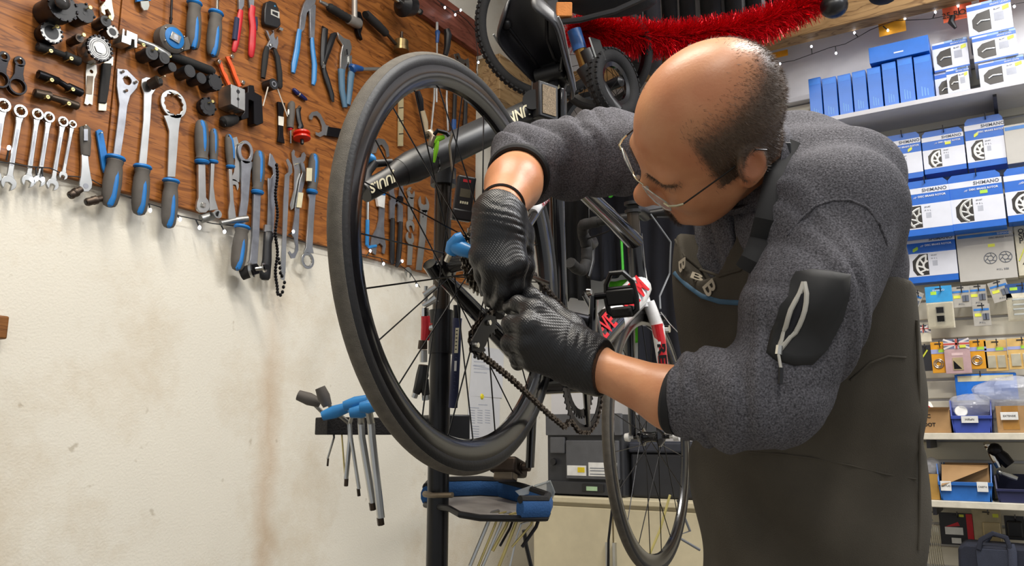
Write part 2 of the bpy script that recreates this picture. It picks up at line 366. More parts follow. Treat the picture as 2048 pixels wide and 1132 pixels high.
for nm, lab, x0, y0, x1, y1, w_ in (('screwdriver', 'fat blue and grey screwdriver handle beside the tape measure', 389, 8, 386, 99, 31), ('screwdriver', 'fat blue and grey screwdriver handle beside the red pliers', 432, 28, 425, 114, 31)):
    t = T(nm, lab, 'screwdriver', x0, y0); grip(t, (x0, y0), (x1, y1), w_)
    rod(b := MB(), [(x0+1, y0, BO+.022, 4), (x0+2, y0-60, BO+.022, 4)], 8); b.build('shaft', CHR, t)
# hanging handles with ratchets and sockets
t = T('ratchet', 'flat ratchet hanging head down from a thick blue handle', 'ratchet', 404, 330)
grip(t, (404, 322), (403, 240), 30); bar(b := MB(), [(404, 328, 7), (405, 395, 7.5), (406, 402, 11), (407, 412, 13.5), (407, 420, 11), (407, 425, 5)], .009, BO+.012); b.build('head', SIL, t, bevel=.001)
P = WL(407, 410, BO+.024); MB().box(P, V(.006, 0, 0), V(0, .003, 0), V(0, 0, .006)).build('square_drive', CHR, t, bevel=.001)
t = T('socket_wrench', 'thin blue handled wrench with chrome hex socket pointing out', 'wrench', 427, 330)
grip(t, (427, 322), (428, 257), 20); bar(b := MB(), [(426, 327, 3.6), (424, 372, 3.4), (425, 400, 6), (428, 420, 9)], .007, BO+.012); b.build('shaft', SIL, t, bevel=.001)
rod(b := MB(), [(402, 438, BO+.012, 9), (423, 432, BO+.02, 9), (436, 428, BO+.05, 9)], 16); b.build('socket', FACE, t)
rod(b := MB(), [(436.4, 427.8, BO+.0505, 6.2), (436.6, 427.8, BO+.0508, 6.2)], 6); b.build('socket_bore', BLK, t)
t = T('t_bar_wrench', 'slim grey handled wrench with chrome T bar socket at the bottom', 'wrench', 461, 340)
grip(t, (461, 332), (457, 268), 19, side=.75); bar(b := MB(), [(461, 338, 3.4), (464, 400, 3.6), (464, 424, 7), (466, 446, 8)], .006, BO+.012); b.build('shaft', SIL, t, bevel=.001)
rod(b := MB(), [(441, 446, BO+.014, 5.5), (470, 441, BO+.02, 5.5), (472, 441, BO+.02, 7), (495, 437, BO+.03, 7)], 14); b.build('socket', FACE, t)
t = T('cone_spanner', 'small flat steel cone spanner hidden behind the slim grey handle', 'spanner', 472, 330)
b = MB(); bar(b, [(468, 275, 6), (472, 290, 6), (477, 320, 6.5), (475, 345, 7), (470, 362, 9)], .002, BO+.002); jaw(b, 468, 370, 12, .25, 1, BO+.002, .002); b.build('blade', SIL, t)
t = T('ring_spanner', 'grey bent spanner with an oval ring and thick grey handle below', 'spanner', 488, 340)
b = MB(); plate(b, [circ(492, 304, 24, BO+.012, 26, sx=.78), circ(492, 303, 16, BO+.012, 22, sx=.72)], .006); bar(b, [(496, 322, 13), (493, 340, 9), (490, 400, 7.5), (483, 448, 7.5)], .006, BO+.006); b.build('blade', DSIL, t, bevel=.0008)
grip(t, (484, 456), (474, 541), 33, BO+.012); nail(486, 285, .03)
t = T('crank_puller', 'blue handled steel bar ending in a crank puller with spring bolt', 'puller', 515, 390)
grip(t, (515, 383), (519, 301), 27); bar(b := MB(), [(515, 388, 7), (512, 470, 7), (508, 520, 7.5), (506, 528, 9)], .008, BO+.012); b.build('bar', DSIL, t, bevel=.001)
rod(b := MB(), [(483, 548, BO+.014, 13), (500, 542, BO+.035, 13)], 18); b.build('barrel', RUB, t)
rod(b := MB(), [(500, 541, BO+.036, 15), (505, 540, BO+.042, 15)], 20); b.build('washer', SIL, t)
rod(b := MB(), [(506, 539, BO+.043, 13), (512, 538, BO+.055, 12)], 6); b.build('nut', BMET, t)
rod(b := MB(), [(512+i*1.1, 538-i*.15, BO+.055+i*.002, 4.4 if i % 2 else 3.2) for i in range(14)], 10); b.build('spring', CHR, t)
rod(b := MB(), [(527, 535.5, BO+.082, 9.5), (530, 535, BO+.086, 9.5)], 18); q = b.build('bolt_washer', CHR, t)
rod(b := MB(), [(530, 535, BO+.086, 6), (534, 534, BO+.096, 6)], 6); b.build('bolt_head', BMET, t)
t = T('chain_whip', 'hooked steel chain whip with tapered black handle', 'chain whip', 545, 400)
b = MB(); plate(b, [wpx([(540, 306), (545, 310), (552, 325), (556, 345), (552, 362), (551, 400), (547, 470), (534, 470), (537, 400), (536, 356), (542, 357), (547, 348), (545, 336), (537, 330)], BO+.012)], .005); b.build('blade', DSIL, t, bevel=.0008)
rod(b := MB(), [(538, 463, BO+.016, 8), (538, 468, BO+.016, 12), (535, 485, BO+.018, 10), (534, 520, BO+.018, 11), (530, 548, BO+.018, 13), (530, 556, BO+.018, 12), (530, 560, BO+.018, 8)], 12, .6); b.build('grip', BLK, t)
bar(b := MB(), [(538, 450, 7.5), (536, 464, 7.5)], .008, BO+.011); b.build('ferrule', SIL, t)
ch = T('drive_chain', 'length of black bicycle chain hanging in a loop from the chain whips', 'chain', 553, 460)
pth = [(553+2*math.sin(i*.5), 330+i*6.2) for i in range(42)]+[(556, 588), (561, 590), (565, 584), (567, 574), (569, 565), (564, 552), (561, 546), (560, 536), (559, 526), (557, 518)]
lk = None
for i, (x, y) in enumerate(pth):
    P = WL(x, y, BO+.03); r = rp(x, y, BO+.03, 3.2)
    if lk is None:
        lk = MB().ell(P, V(r*.85, 0, 0), V(0, r*1.2, 0), V(0, 0, r*1.25), 8, 6).build('chain_link', BMET, ch); p0 = P
    else: copy_part(lk, ch, P-p0)
t = T('hook_spanner', 'long straight silver hook spanner beside the hanging chain', 'spanner', 575, 420)
b = MB(); plate(b, [wpx([(572, 320), (576, 317), (584, 330), (585, 345), (579, 352), (577, 400), (573, 480), (571, 545), (569, 561), (562, 558), (562, 530), (565, 470), (567, 400), (570, 350), (577, 344), (577, 334)], BO+.018)], .003); b.build('blade', SIL, t)
t = T('hook_spanner', 'silver C shaped hook spanner with two claws hung up high', 'spanner', 595, 330)
b = MB(); plate(b, [wpx([(583, 305), (587, 299), (590, 302), (589, 310), (594, 316), (602, 314), (604, 307), (608, 304), (612, 310), (610, 320), (604, 328), (601, 345), (600, 380), (598, 408), (582, 420), (580, 410), (588, 380), (589, 340), (585, 322)], BO+.008)], .003); b.build('blade', SIL, t); nail(597, 327, .02)
t = T('lockring_spanner', 'dark wavy lockring spanner with a curled hook at its lower end', 'spanner', 598, 400)
b = MB(); plate(b, [wpx([(602, 325), (608, 326), (612, 345), (610, 360), (604, 385), (599, 420), (598, 450), (596, 480), (597, 500), (590, 516), (583, 517), (577, 505), (580, 502), (584, 508), (590, 504), (592, 492), (588, 475), (584, 468), (588, 440), (594, 400), (601, 360), (606, 345)], BO+.016)], .004); b.build('blade', DSIL, t)
bar(b := MB(), [(602, 385, 5), (598, 415, 5)], .0006, BO+.0202); b.build('paper_tag', mat('tag_paper', '#d8cfae', .7), t)
t = T('pedal_ring_spanner', 'blue handled steel spanner with a toothed ring at its lower end', 'spanner', 622, 400)
grip(t, (624, 382), (629, 307), 25); b = MB(); bar(b, [(624, 388, 8), (625, 398, 6), (622, 440, 6), (619, 495, 6.5), (618, 506, 10)], .006, BO+.012); ringplate(b, 616, 521, 17, 10.5, BO+.012, .006, 1); b.build('blade', SIL, t, bevel=.0008)
bar(b := MB(), [(619, 336, 5.5), (618, 362, 5.5)], .0008, BO+.031); b.build('paper_tag', mat('tag_paper'), t)
# ratchet knife handle, blue key, chucks
t = T('offset_ratchet', 'grey gripped ratchet with rounded silver head hanging at the board edge', 'ratchet', 171, 310)
rod(b := MB(), [(168, 251, BO+.012, 7), (170, 256, BO+.012, 11), (171, 280, BO+.012, 11.5), (171, 305, BO+.012, 10), (171, 311, BO+.012, 9)], 12, .6); b.build('grip', GRY, t)
bar(b := MB(), [(172, 258, 4), (172, 281, 4)], .001, BO+.0225); b.build('grip_window', DSIL, t)
bar(b := MB(), [(170, 309, 6.5), (171, 330, 7.5), (172, 352, 10), (172, 366, 13), (172, 376, 12), (172, 383, 6)], .007, BO+.008); b.build('head', SIL, t, bevel=.001)
P = WL(172, 372, BO+.0155); MB().lathe(P, V(0, 1, 0), [(0, .007), (.0012, .007)], 14).build('head_mark', DSIL, t); nail(172, 250, .03)
for lab, a, c in (('small dark chuck adapter hung under the grey offset ratchet', (139, 392), (163, 378)), ('dark chuck adapter with ribbed collar beside the pin spanner handle', (172, 405), (207, 396))):
    t = T('chuck_adapter', lab, 'adapter', *a); a = np.array(a); c = np.array(c)
    rod(b := MB(), [(*(a+(c-a)*k), BO+.016, r) for k, r in ((0, 7), (.1, 8.5), (.35, 8), (.4, 9), (.6, 9), (.65, 7), (1, 6))], 14); b.build('body', BRS, t)
    rod(b := MB(), [(*(a+(c-a)*k), BO+.016, r) for k, r in ((-.02, 4), (-.03, 4))], 10); b.build('bore', BLK, t)
t = T('folding_key', 'flat blue folding key hung behind the pin spanner', 'key', 200, 290)
b = MB(); plate(b, [wpx([(193, 262), (199, 258), (206, 262), (215, 310), (209, 346), (205, 336)], BO+.010)], .007); b.build('body', BLU, t, bevel=.001); nail(204, 265, .02)
# rings, sockets and rods (upper left)
def ringtool(lab, x0, y0, r0, x1, y1, r1):
    t = T('ring_key', lab, 'spanner', x0, y0, 'black ring keys'); o = BO+.003
    b = MB(); plate(b, [circ(x0, y0, r0, o+.006, 20), circ(x0, y0, r0*.5, o+.006, 16)], .006); bar(b, [(x0, y0+r0*.6, r0*.85), ((x0+x1)/2, (y0+y1)/2, r0*.8), (x1, y1-r1*.75, r1*.75)], .006, o); plate(b, [circ(x1, y1, r1, o+.012, 26), circ(x1, y1, r1*.78, o+.012, 24)], .012)
    b.build('body', BMET, t, bevel=.001); nail(x0+1, y0-6, .02)
ringtool('black ring key with small eye, right beside the first spanner', 9, 113, 11, 1, 158, 18)
ringtool('black ring key whose large ring hangs beside the dark socket rods', 40, 123, 11, 36, 172, 18)
def sockrod(lab, pts, m):
    t = T('socket_rod', lab, 'socket', *pts[0][:2], 'long black socket rods screwed to the board')
    rod(b := MB(), [(x, y, BO+.014, r) for x, y, r in pts], 14); b.build('body', m, t)
    for k in (.25, .72):
        x = pts[0][0]+(pts[-1][0]-pts[0][0])*k; y = pts[0][1]+(pts[-1][1]-pts[0][1])*k; nail(x+6, y+2, .034, True)
sockrod('matt black double ended socket rod screwed under the notched ring', [(74, 92, 5), (75, 93, 9), (104, 101, 9.5), (106, 102, 6), (128, 110, 6), (130, 111, 9), (158, 123, 9.5), (161, 124, 6)], RUB)
sockrod('slotted dark socket rod, middle one of three', [(75, 148, 5), (76, 148, 9), (90, 153, 9), (115, 162, 8), (118, 163, 6), (132, 172, 6), (136, 174, 9), (162, 186, 9), (165, 188, 6)], BMET)
sockrod('brown steel socket rod, lowest of three', [(67, 185, 5), (69, 186, 9), (100, 193, 10), (102, 194, 6.5), (124, 201, 6.5), (128, 203, 8.5), (154, 212, 8.5), (157, 213, 6)], BRS)
def socket(lab, x, y, r, L, m, bore=.62, boreL=.6, notch=0, face=None, screw=True, name='socket', flange=None):
    """turned socket screwed to the board; (x, y) is the middle of its front face"""
    t = T(name, lab, 'socket', x, y, 'turned sockets screwed to the board'); P = WL(x, y, BO+L); R = rp(x, y, BO+L, r)
    pr = [(0, R*bore), (0, R*.97), (.002, R), (L*.45, R), (L*.46, R*.9), (L-.001, R*.9)]
    if flange: pr = [(0, R*bore), (0, R*flange), (L*.4, R*flange), (L*.41, R), (L-.001, R)]
    b = MB(); b.lathe(P, V(0, 1, 0), pr+[(L-.001, 0.001)] if False else pr, 26); b.build('body', m, t)
    MB().lathe(P-V(0, .0006, 0), V(0, 1, 0), [(0, R*bore), (.0004, R*bore)], 22).build('bore', BLK, t)
    if face is not None:
        MB().rev(P-V(0, .0008, 0), V(0, 1, 0), [(R*bore, 0), (R*.98, 0), (R*.98, .0016), (R*bore, .0016)], 26).build('face_ring', face, t)
    for k in range(notch):
        a = 2*math.pi*k/notch; e = V(math.cos(a), 0, math.sin(a)); q = np.cross(e, V(0, 1, 0))
        MB().box(P+e*R*.97, e*R*.07, V(0, .004, 0), q*R*.10).build('notch', BMET, t)
    if screw:
        S = P+V(-.3*R, 0, .2*R); b = MB().tube([S+V(.5*R, -.012, .35*R), S+V(0, L*.8, 0)], .0015, 6); b.build('fixing_screw', BRASS, t)
        MB().lathe(S+V(.5*R, -.0135, .35*R), V(0, 1, 0), [(0, .0045), (.0015, .005), (.004, .0016)], 12).build('screw_head', BRASS, t)
    return t, P, R
t, P, R = socket('large black stepped suspension socket with domed clear face', 126, 13, 30, .075, BLK, .55, notch=12, screw=False)
MB().ell(P+V(-.3*R, -.016, .05*R), V(R*.52, 0, 0), V(0, .012, 0), V(0, 0, R*.52), 20, 10).build('dome', mat('smoked_dome', '#3a3838', .12), t)
socket('flat black cap socket with four lugs next to the domed one', 170, 26, 20, .05, BLK, .2, notch=4)
socket('chrome notched ring socket with wide open bore', 103, 65, 22, .035, BMET, .66, notch=14, face=FACE)
socket('small brown hex socket beside the chrome notched ring', 160, 76, 9, .045, BRS, .6)
socket('short black socket under the cable cutters', 212, 42, 11.5, .045, BLK, .5)
socket('small silver faced socket with four slots by the panel joint', 225, 64, 13, .035, BRS, .6, notch=4, face=FACE, screw=False)
t, P, R = socket('bright chrome freewheel socket with many notches and hex boss', 199, 97, 26, .05, SIL, .3, notch=18, face=FACE, screw=False)
for q_ in (.86, .72, .58): MB().rev(P-V(0, .001, 0), V(0, 1, 0), [(R*q_-.0007, 0), (R*q_+.0007, 0), (R*q_+.0007, .001), (R*q_-.0007, .001)], 26).build('groove', BMET, t)
MB().lathe(P-V(0, .004, 0), V(0, 1, 0), [(0, R*.2), (0, R*.42), (.006, R*.46)], 6).build('hex_boss', CHR, t)
for i, (x, y, r, lab) in enumerate([(304, 106, 14, 'black impact socket nearest the silver clamp block'), (329, 116, 12, 'black impact socket under the tape measure'), (345, 134, 9.5, 'smallest black impact socket under the tape measure'), (380, 142, 13, 'black socket with wide thin bore, first of three touching'),
                                    (403, 156, 11.5, 'black socket with wide thin bore, middle of three touching'), (431, 164, 17, 'black lugged socket by the orange chain tool')]):
    socket(lab, x, y, r, .05, BLK, .8 if i > 1 else .55, notch=6 if i == 5 else 0, screw=i < 1, flange=None)
socket('black castellated ring above the slim blue handles', 416, 213, 18.5, .022, BLK, .5, notch=8)
t = T('rubber_bung', 'black ribbed rubber bung on the board over the handles', 'bung', 458, 242)
rod(b := MB(), [(443, 245, BO+.018, 5), (446, 244, BO+.018, 11), (458, 242, BO+.018, 12), (470, 238, BO+.018, 10), (474, 236, BO+.018, 6)], 12); b.build('body', RUB, t)
for k in range(3): rod(b := MB(), [(447+k*7, 233-k*1.5+k, BO+.0255, 1.5), (451+k*7, 252-k*1.5, BO+.0255, 1.5)], 6); b.build('rib', BLK, t)
# foam handle bar, clamp block with rod
t = T('foam_bar', 'long black foam handle bar hung slanting behind the black sockets', 'bar', 385, 130)
rod(b := MB(), [(340, 110, BO+.02, 8), (345, 112, BO+.02, 9.5), (420, 141, BO+.02, 9.5), (427, 145, BO+.02, 7)], 14); b.build('foam', RUB, t); nail(340, 112, .035, True)
t = T('clamp_block', 'milled silver clamp block with a steel rod', 'clamp', 260, 80)
b = MB(); plate(b, [wpx([(246, 57), (250, 59), (249, 71), (253, 72), (254, 60), (275, 69), (274, 96), (269, 95), (269, 79), (264, 78), (262, 91), (243, 84)], BO+.045)], .042); b.build('block', SIL, t, bevel=.001)
rod(b := MB(), [(273, 80, BO+.03, 6), (305, 92, BO+.03, 6), (318, 102, BO+.03, 9), (335, 112, BO+.025, 9)], 14); b.build('rod', SIL, t); nail(287, 90, .04, True)
t = T('cable_cutter', 'cream steel cable cutter jaws with red handles', 'cutter', 220, 20)
b = MB(); plate(b, [wpx([(212, 0), (221, -8), (224, 0), (226, 14), (229, 32), (226, 42), (221, 40), (222, 28), (216, 18), (210, 20), (212, 29), (209, 30), (203, 24), (202, 14)], BO+.016)], .008); b.build('jaws', mat('cream_steel', '#d3cdb8', .35, .4), t, bevel=.001)
rod(b := MB(), [(206, 1, BO+.014, 5), (204, -20, BO+.014, 6)], 8); b.build('handle', RED, t); P = WL(211, 9, BO+.017); MB().lathe(P, V(0, 1, 0), [(0, .004), (.002, .004)], 12).build('pivot', SIL, t)
t = T('clip_tool', 'clear clip with blue top hanging above the seam', 'clip', 290, 5)
b = MB(); bar(b, [(289, 0, 8), (291, 12, 8), (292, 20, 4)], .004, BO+.012); b.build('clip', mat('clear_grey', '#aeb4b0', .2), t); b = MB(); bar(b, [(287, -14, 14), (288, 2, 14)], .008, BO+.008); b.build('head', BLU, t)
t = T('cone_key', 'worn flat steel cone key with brown taped middle', 'spanner', 181, 170)
b = MB(); plate(b, [wpx([(174, 128), (193, 130), (194, 145), (189, 158), (187, 185), (185, 210), (179, 207), (175, 210), (169, 207), (172, 190), (172, 160), (172, 146)], BO+.005), circ(183, 143, 4, BO+.005, 12)], .003); b.build('blade', mat('worn_white_steel', '#c9c6bc', .4, .5, var=.3), t); bar(b := MB(), [(181, 152, 6), (178, 188, 6)], .001, BO+.0055); b.build('tape', mat('brown_tape', '#9c8a76', .6, var=.3), t); nail(190, 127, .02)
t = T('tyre_tool', 'flat black handled tool with silver ends hung at the panel joint', 'tool', 213, 170)
bar(b := MB(), [(219, 113, 8), (217, 130, 9)], .004, BO+.002); b.build('blade', mat('cream_steel'), t); bar(b := MB(), [(215, 126, 9), (213, 150, 9), (209, 185, 8.5), (206, 206, 7.5)], .010, BO+.002); b.build('grip', RUB, t, bevel=.002); bar(b := MB(), [(206, 205, 8), (205, 221, 7.5)], .004, BO+.003); b.build('blade_end', mat('cream_steel'), t)
# tape measure
t = T('tape_measure', 'round tape measure with blue face and metal belt clip', 'tape measure', 345, 78)
P = WL(349, 76, BO+.045); R = rp(349, 76, BO+.045, 27)
MB().lathe(P, V(0, 1, 0), [(0, R*.80), (.002, R*.92), (.008, R*1.08), (.036, R*1.08), (.044, R*.9)], 24).build('case', GRY, t)
MB().lathe(P-V(0, .0022, 0), V(0, 1, 0), [(0, R*.76), (.001, R*.8), (.003, R*.8)], 24).build('face', BLU, t)
MB().box(P-V(0, .005, 0), V(R*.4, 0, -R*.05), V(0, .0015, 0), V(R*.08, 0, R*.32)).build('belt_clip', CHR, t, bevel=.001); MB().box(P-V(0, .0065, 0), V(R*.16, 0, 0), V(0, .0008, 0), V(0, 0, R*.2)).build('clip_slot', DSIL, t)
for a in (30, 150, 215, 320): MB().sph(P+V(R*.9*math.cos(math.radians(a)), -.001, R*.9*math.sin(math.radians(a))), .0026, 8, 6).build('case_screw', SIL, t)
b = MB(); bar(b, [(364, 80, 14), (374, 96, 8), (375, 100, 5)], .03, BO+.004); b.build('tape_mouth', GRY, t, bevel=.002)
rod(b := MB(), [(341, 47, BO+.02, 2.4), (342, 36, BO+.02, 3.4), (342, 35, BO+.02, 2.4), (344, -10, BO+.02, 2.4)], 8); b.build('hanging_rod', BMET, t)
# pliers
def plier(lab, jaws, jm, handles, hm, pivot=None, name='pliers', n=10):
    t = T(name, lab, 'pliers', *jaws[0][0])
    for k, jw in enumerate(jaws): plate(b := MB(), [wpx(jw, BO+.012+.004*k)], .008); b.build('jaw', jm, t, bevel=.0008)
    for hp in handles:
        rod(b := MB(), [(x, y, BO+.013, r) for x, y, r in hp], n, .75); b.build('handle', hm, t)
    if pivot: P = WL(*pivot, BO+.0175); MB().lathe(P, V(0, 1, 0), [(0, .004), (.0005, .0055), (.004, .0055)], 12).build('pivot', SIL, t)
    return t
t = plier('red and navy handled pliers hung jaws up', [[(478, -10), (490, -8), (488, 12), (482, 22), (478, 18)], [(498, -8), (509, -6), (508, 14), (500, 16)]], DSIL,
          [[(482, 21, 5), (480, 32, 6.5), (477, 55, 6.5), (472, 85, 6.5), (468, 100, 5.5), (467, 104, 3)], [(505, 13, 7), (503, 30, 7.5), (506, 55, 7.5), (504, 90, 8), (502, 110, 6.5), (502, 115, 3)]], RED)
for hp in ([(474, 36, 5.5), (472, 55, 6), (469, 80, 6)], [(512, 34, 3), (513, 45, 3.5), (512, 60, 3)]):
    rod(b := MB(), [(x, y, BO+.0155, r) for x, y, r in hp], 8, .7); b.build('handle_inlay', mat('navy_rubber', '#1d2447', .6), t)
t = plier('small black handled cable pliers hung under the key fob', [[(532, 60), (536, 62), (540, 72), (548, 64), (545, 61), (547, 60), (549, 74), (552, 80), (556, 72), (557, 86), (554, 98), (546, 94), (538, 100), (534, 92), (540, 80)]], DSIL,
          [[(534, 94, 5), (531, 110, 7), (528, 135, 6.5), (526, 156, 5)], [(549, 98, 4), (555, 115, 6), (559, 145, 6.5), (560, 172, 6), (560, 177, 3)]], RUB, (543, 90))
t = plier('slip joint pliers with long bright blue handles', [[(599, 62), (602, 30), (608, 8), (616, -6), (634, -8), (630, 8), (614, 26), (609, 58), (604, 64)], [(620, 20), (628, 8), (632, 10), (629, 78), (621, 76)]], DSIL,
          [[(599, 60, 5), (597, 75, 6), (594, 100, 6.5), (588, 130, 6.5), (586, 146, 4.5)], [(624, 76, 4.5), (625, 95, 5.5), (629, 130, 6), (628, 160, 6), (626, 170, 4)]], mat('light_blue_dip', '#2f83c4', .35))
t = plier('water pump pliers with silver jaws and grey blue handles beside the tyre', [[(675, 64), (688, 76), (700, 80), (704, 95), (698, 118), (690, 145), (681, 143), (682, 108), (686, 90), (678, 78)], [(698, 112), (704, 110), (704, 146), (699, 146)]], SIL,
          [[(683, 140, 9), (683, 150, 8), (684, 180, 7.5), (690, 215, 6)], [(703, 146, 8), (701, 158, 8), (699, 185, 7), (696, 210, 6)]], mat('grey_blue_dip', '#4a6d86', .5))
MB().box(WL(694, 104, BO+.0205), V(.003, 0, .002), V(0, .0008, 0), V(-.002, 0, .010)).build('slot', BLK, t)
t = T('leather_shears', 'large black sheathed shears with long crossed handles', 'shears', 655, 130)
for pts in ([(645, 56, 5), (650, 58, 8), (648, 80, 8), (646, 110, 7), (645, 130, 6), (655, 160, 6), (664, 190, 6), (666, 204, 3)], [(672, 68, 4), (666, 72, 7), (658, 95, 7), (649, 118, 7), (646, 130, 7), (651, 155, 5), (660, 180, 5), (664, 200, 3)]):
    rod(b := MB(), [(x, y, BO+.012, r) for x, y, r in pts], 10, .6); b.build('handle', BLK, t)
P = WL(649, 125, BO+.022); MB().lathe(P, V(0, 1, 0), [(0, .003), (.003, .005)], 10).build('pivot', CHR, t); bar(b := MB(), [(649, 129, 2.5), (647, 136, 2.5)], .001, BO+.022); b.build('maker_plate', SIL, t)
# key fob gauge
t = T('tyre_gauge', 'black pocket digital gauge with small grey screen', 'gauge', 546, 30)
b = MB(); plate(b, [wpx([(533, 4), (541, 1), (553, 6), (558, 18), (561, 40), (562, 50), (556, 56), (531, 49), (529, 42), (530, 18)], BO+.02)], .018); b.build('case', BLK, t, bevel=.003)
b = MB(); plate(b, [wpx([(542, 18), (559, 24), (559, 37), (542, 29)], BO+.0212)], .001); b.build('bezel', mat('screen_bezel', '#b9b9b2', .4), t)
b = MB(); plate(b, [wpx([(545, 22), (556, 26), (556, 33), (545, 27)], BO+.0218)], .0005); b.build('screen', BLK, t)
P = WL(550, 12, BO+.021); MB().lathe(P, V(0, 1, 0), [(0, .0025), (.001, .0028)], 10).build('button', mat('button_blue', '#3d9fd8', .4), t); b = MB(); plate(b, [wpx([(560, 54), (567, 57), (565, 62), (558, 59)], BO+.012)], .006); b.build('nozzle', SIL, t)
# orange chain tool, vice block, bracket
t = T('chain_tool', 'orange steel cable and chain tool bars', 'chain tool', 455, 145)
for pts in ([(435, 120), (441, 117), (446, 130), (449, 142), (455, 150), (459, 162), (464, 170), (459, 174), (452, 160), (445, 145), (440, 132)], [(452, 113), (459, 112), (464, 124), (469, 135), (474, 150), (481, 166), (484, 172), (478, 174), (470, 156), (466, 146), (462, 134), (457, 124)]):
    plate(b := MB(), [wpx(pts, BO+.014)], .006); b.build('bar', ORG, t, bevel=.0008)
for x, y in ((436, 124), (462, 114), (484, 166)): P = WL(x, y, BO+.012); MB().box(P, V(.005, 0, -.002), V(0, .008, 0), V(.002, 0, .006)).build('bolt', CHR, t, bevel=.001)
t = T('soft_jaw_block', 'split aluminium vice block with two drilled holes', 'block', 475, 195)
for q in ([(462, 168), (476, 173), (476, 216), (462, 208)], [(477, 173.5), (490, 179), (490, 222), (477, 216.5)]):
    plate(b := MB(), [wpx(q, BO+.06)], .057); b.build('block_half', SIL, t, bevel=.0008)
for y, r in ((183, 4), (198, 3)): P = WL(476.5, y, BO+.0608); MB().lathe(P, V(0, 1, 0), [(0, .0001), (0, rp(476, y, BO, r)), (.001, rp(476, y, BO, r))], 12).build('drilled_hole', BLK, t)
t = T('u_bracket', 'black steel U shaped bracket hung by its stem', 'bracket', 510, 200)
b = MB(); plate(b, [wpx([(496, 172), (500, 170), (508, 171), (510, 184), (524, 192), (527, 246), (515, 251), (508, 247), (508, 203), (501, 200), (498, 200), (498, 236), (484, 240), (482, 232), (489, 224), (490, 186), (496, 184)], BO+.035)], .03); b.build('body', BMET, t, bevel=.002)
# small items
t = T('roller_weight', 'small black roller hung on string between the black pliers', 'roller', 546, 168)
P = WL(548, 168, BO+.04); MB().lathe(P, V(0, 1, 0), [(0, rp(548, 168, BO, 6)), (0, rp(548, 168, BO, 11)), (.035, rp(548, 168, BO, 11))], 18).build('roller', BLK, t); MB().rev(P-V(0, .001, 0), V(0, 1, 0), [(.006, 0), (.0095, 0), (.0095, .002), (.006, .002)], 18).build('rim', DSIL, t)
for q in ([(536, 174), (526, 212)], [(555, 178), (575, 233)]): rod(b := MB(), [(x, y, BO+.03, 1.3) for x, y in q], 6); b.build('string', mat('string_white', '#cfc6b8', .6), t)
t = T('marker_pen', 'dark blue pen with silver ring fixed to the board', 'pen', 600, 190)
rod(b := MB(), [(586, 178, BO+.008, 3), (588, 180, BO+.008, 4.5), (596, 187, BO+.008, 5)], 10); b.build('cap', mat('navy_plastic', '#14205c', .3), t); rod(b := MB(), [(596, 187, BO+.008, 5.2), (598, 188.5, BO+.008, 5.2)], 10); b.build('ring', CHR, t); rod(b := MB(), [(598, 188.5, BO+.008, 4.8), (610, 198, BO+.008, 4.2), (614, 200, BO+.008, 1.5)], 10); b.build('barrel', mat('navy_plastic'), t)
t = T('flat_chisel', 'black flat tyre chisel with a white paper band', 'chisel', 563, 250)
b = MB(); plate(b, [wpx([(556, 203), (571, 206), (570, 212), (567, 230), (567, 270), (570, 287), (556, 283), (558, 270), (558, 230), (557, 212)], BO+.012)], .008); b.build('blade', BMET, t, bevel=.001); b = MB(); plate(b, [wpx([(557, 232), (568, 234), (567, 252), (557, 250)], BO+.0135)], .001); b.build('paper_band', mat('paper_white', '#e2ded2', .7), t)
t = T('small_screwdriver', 'small grey and white screwdriver with red collar pointing down', 'screwdriver', 581, 240)
rod(b := MB(), [(585, 205, BO+.014, 5), (583, 209, BO+.014, 7.5), (582, 225, BO+.014, 8), (581, 240, BO+.014, 7.5), (580, 256, BO+.014, 7)], 12); b.build('grip', GRY, t)
for x, y, r in ((577, 224, 3), (585, 225, 3)): MB().ell(WL(x, y, BO+.024), V(.004, 0, 0), V(0, .0015, 0), V(0, 0, .010), 10, 6).build('grip_pad', WHT, t)
rod(b := MB(), [(580, 256, BO+.014, 5), (581, 260, BO+.014, 4)], 8); b.build('collar', RED, t); rod(b := MB(), [(581, 260, BO+.014, 2.2), (581, 287, BO+.014, 2.2)], 8); b.build('shaft', CHR, t)
t = T('rubber_hook', 'small black strap hook hanging over the red spool', 'hook', 598, 235)
rod(b := MB(), [(600, 214, BO+.01, 4), (596, 222, BO+.012, 6), (598, 240, BO+.012, 6), (602, 252, BO+.014, 7), (599, 259, BO+.014, 5)], 10, .6); b.build('strap', BLK, t); nail(600, 214, .02)
t = T('truing_spool', 'bright red plastic spool with two flanges and black stem', 'spool', 603, 275)
P = WL(603, 266, BO+.03); r = rp(603, 266, BO+.03, 17); MB().lathe(P+V(0, 0, .003), V(0, -.15, -1), [(0, r*.6), (.002, r), (.008, r), (.011, r*.55), (.015, r*.55), (.018, r), (.024, r), (.026, r*.5)], 24).build('spool', mat('spool_red', '#dd3018', .3), t)
MB().lathe(P-V(0, .004, .024), V(0, -.1, -1), [(0, .006), (.014, .006), (.016, .004)], 12).build('stem', BLK, t)
t = T('hook_spanner', 'silver C hook spanner with dark grip beside the tyre', 'spanner', 645, 250)
b = MB(); plate(b, [wpx([(619, 238), (618, 232), (624, 224), (634, 222), (641, 228), (647, 240), (652, 250), (658, 252), (657, 272), (648, 270), (640, 274), (632, 270), (631, 264), (637, 266), (644, 262), (644, 252), (640, 240), (634, 232), (627, 231), (624, 240)], BO+.008)], .003); b.build('blade', SIL, t); bar(b := MB(), [(655, 262, 9), (690, 268, 9)], .008, BO+.003); b.build('grip', BMET, t)
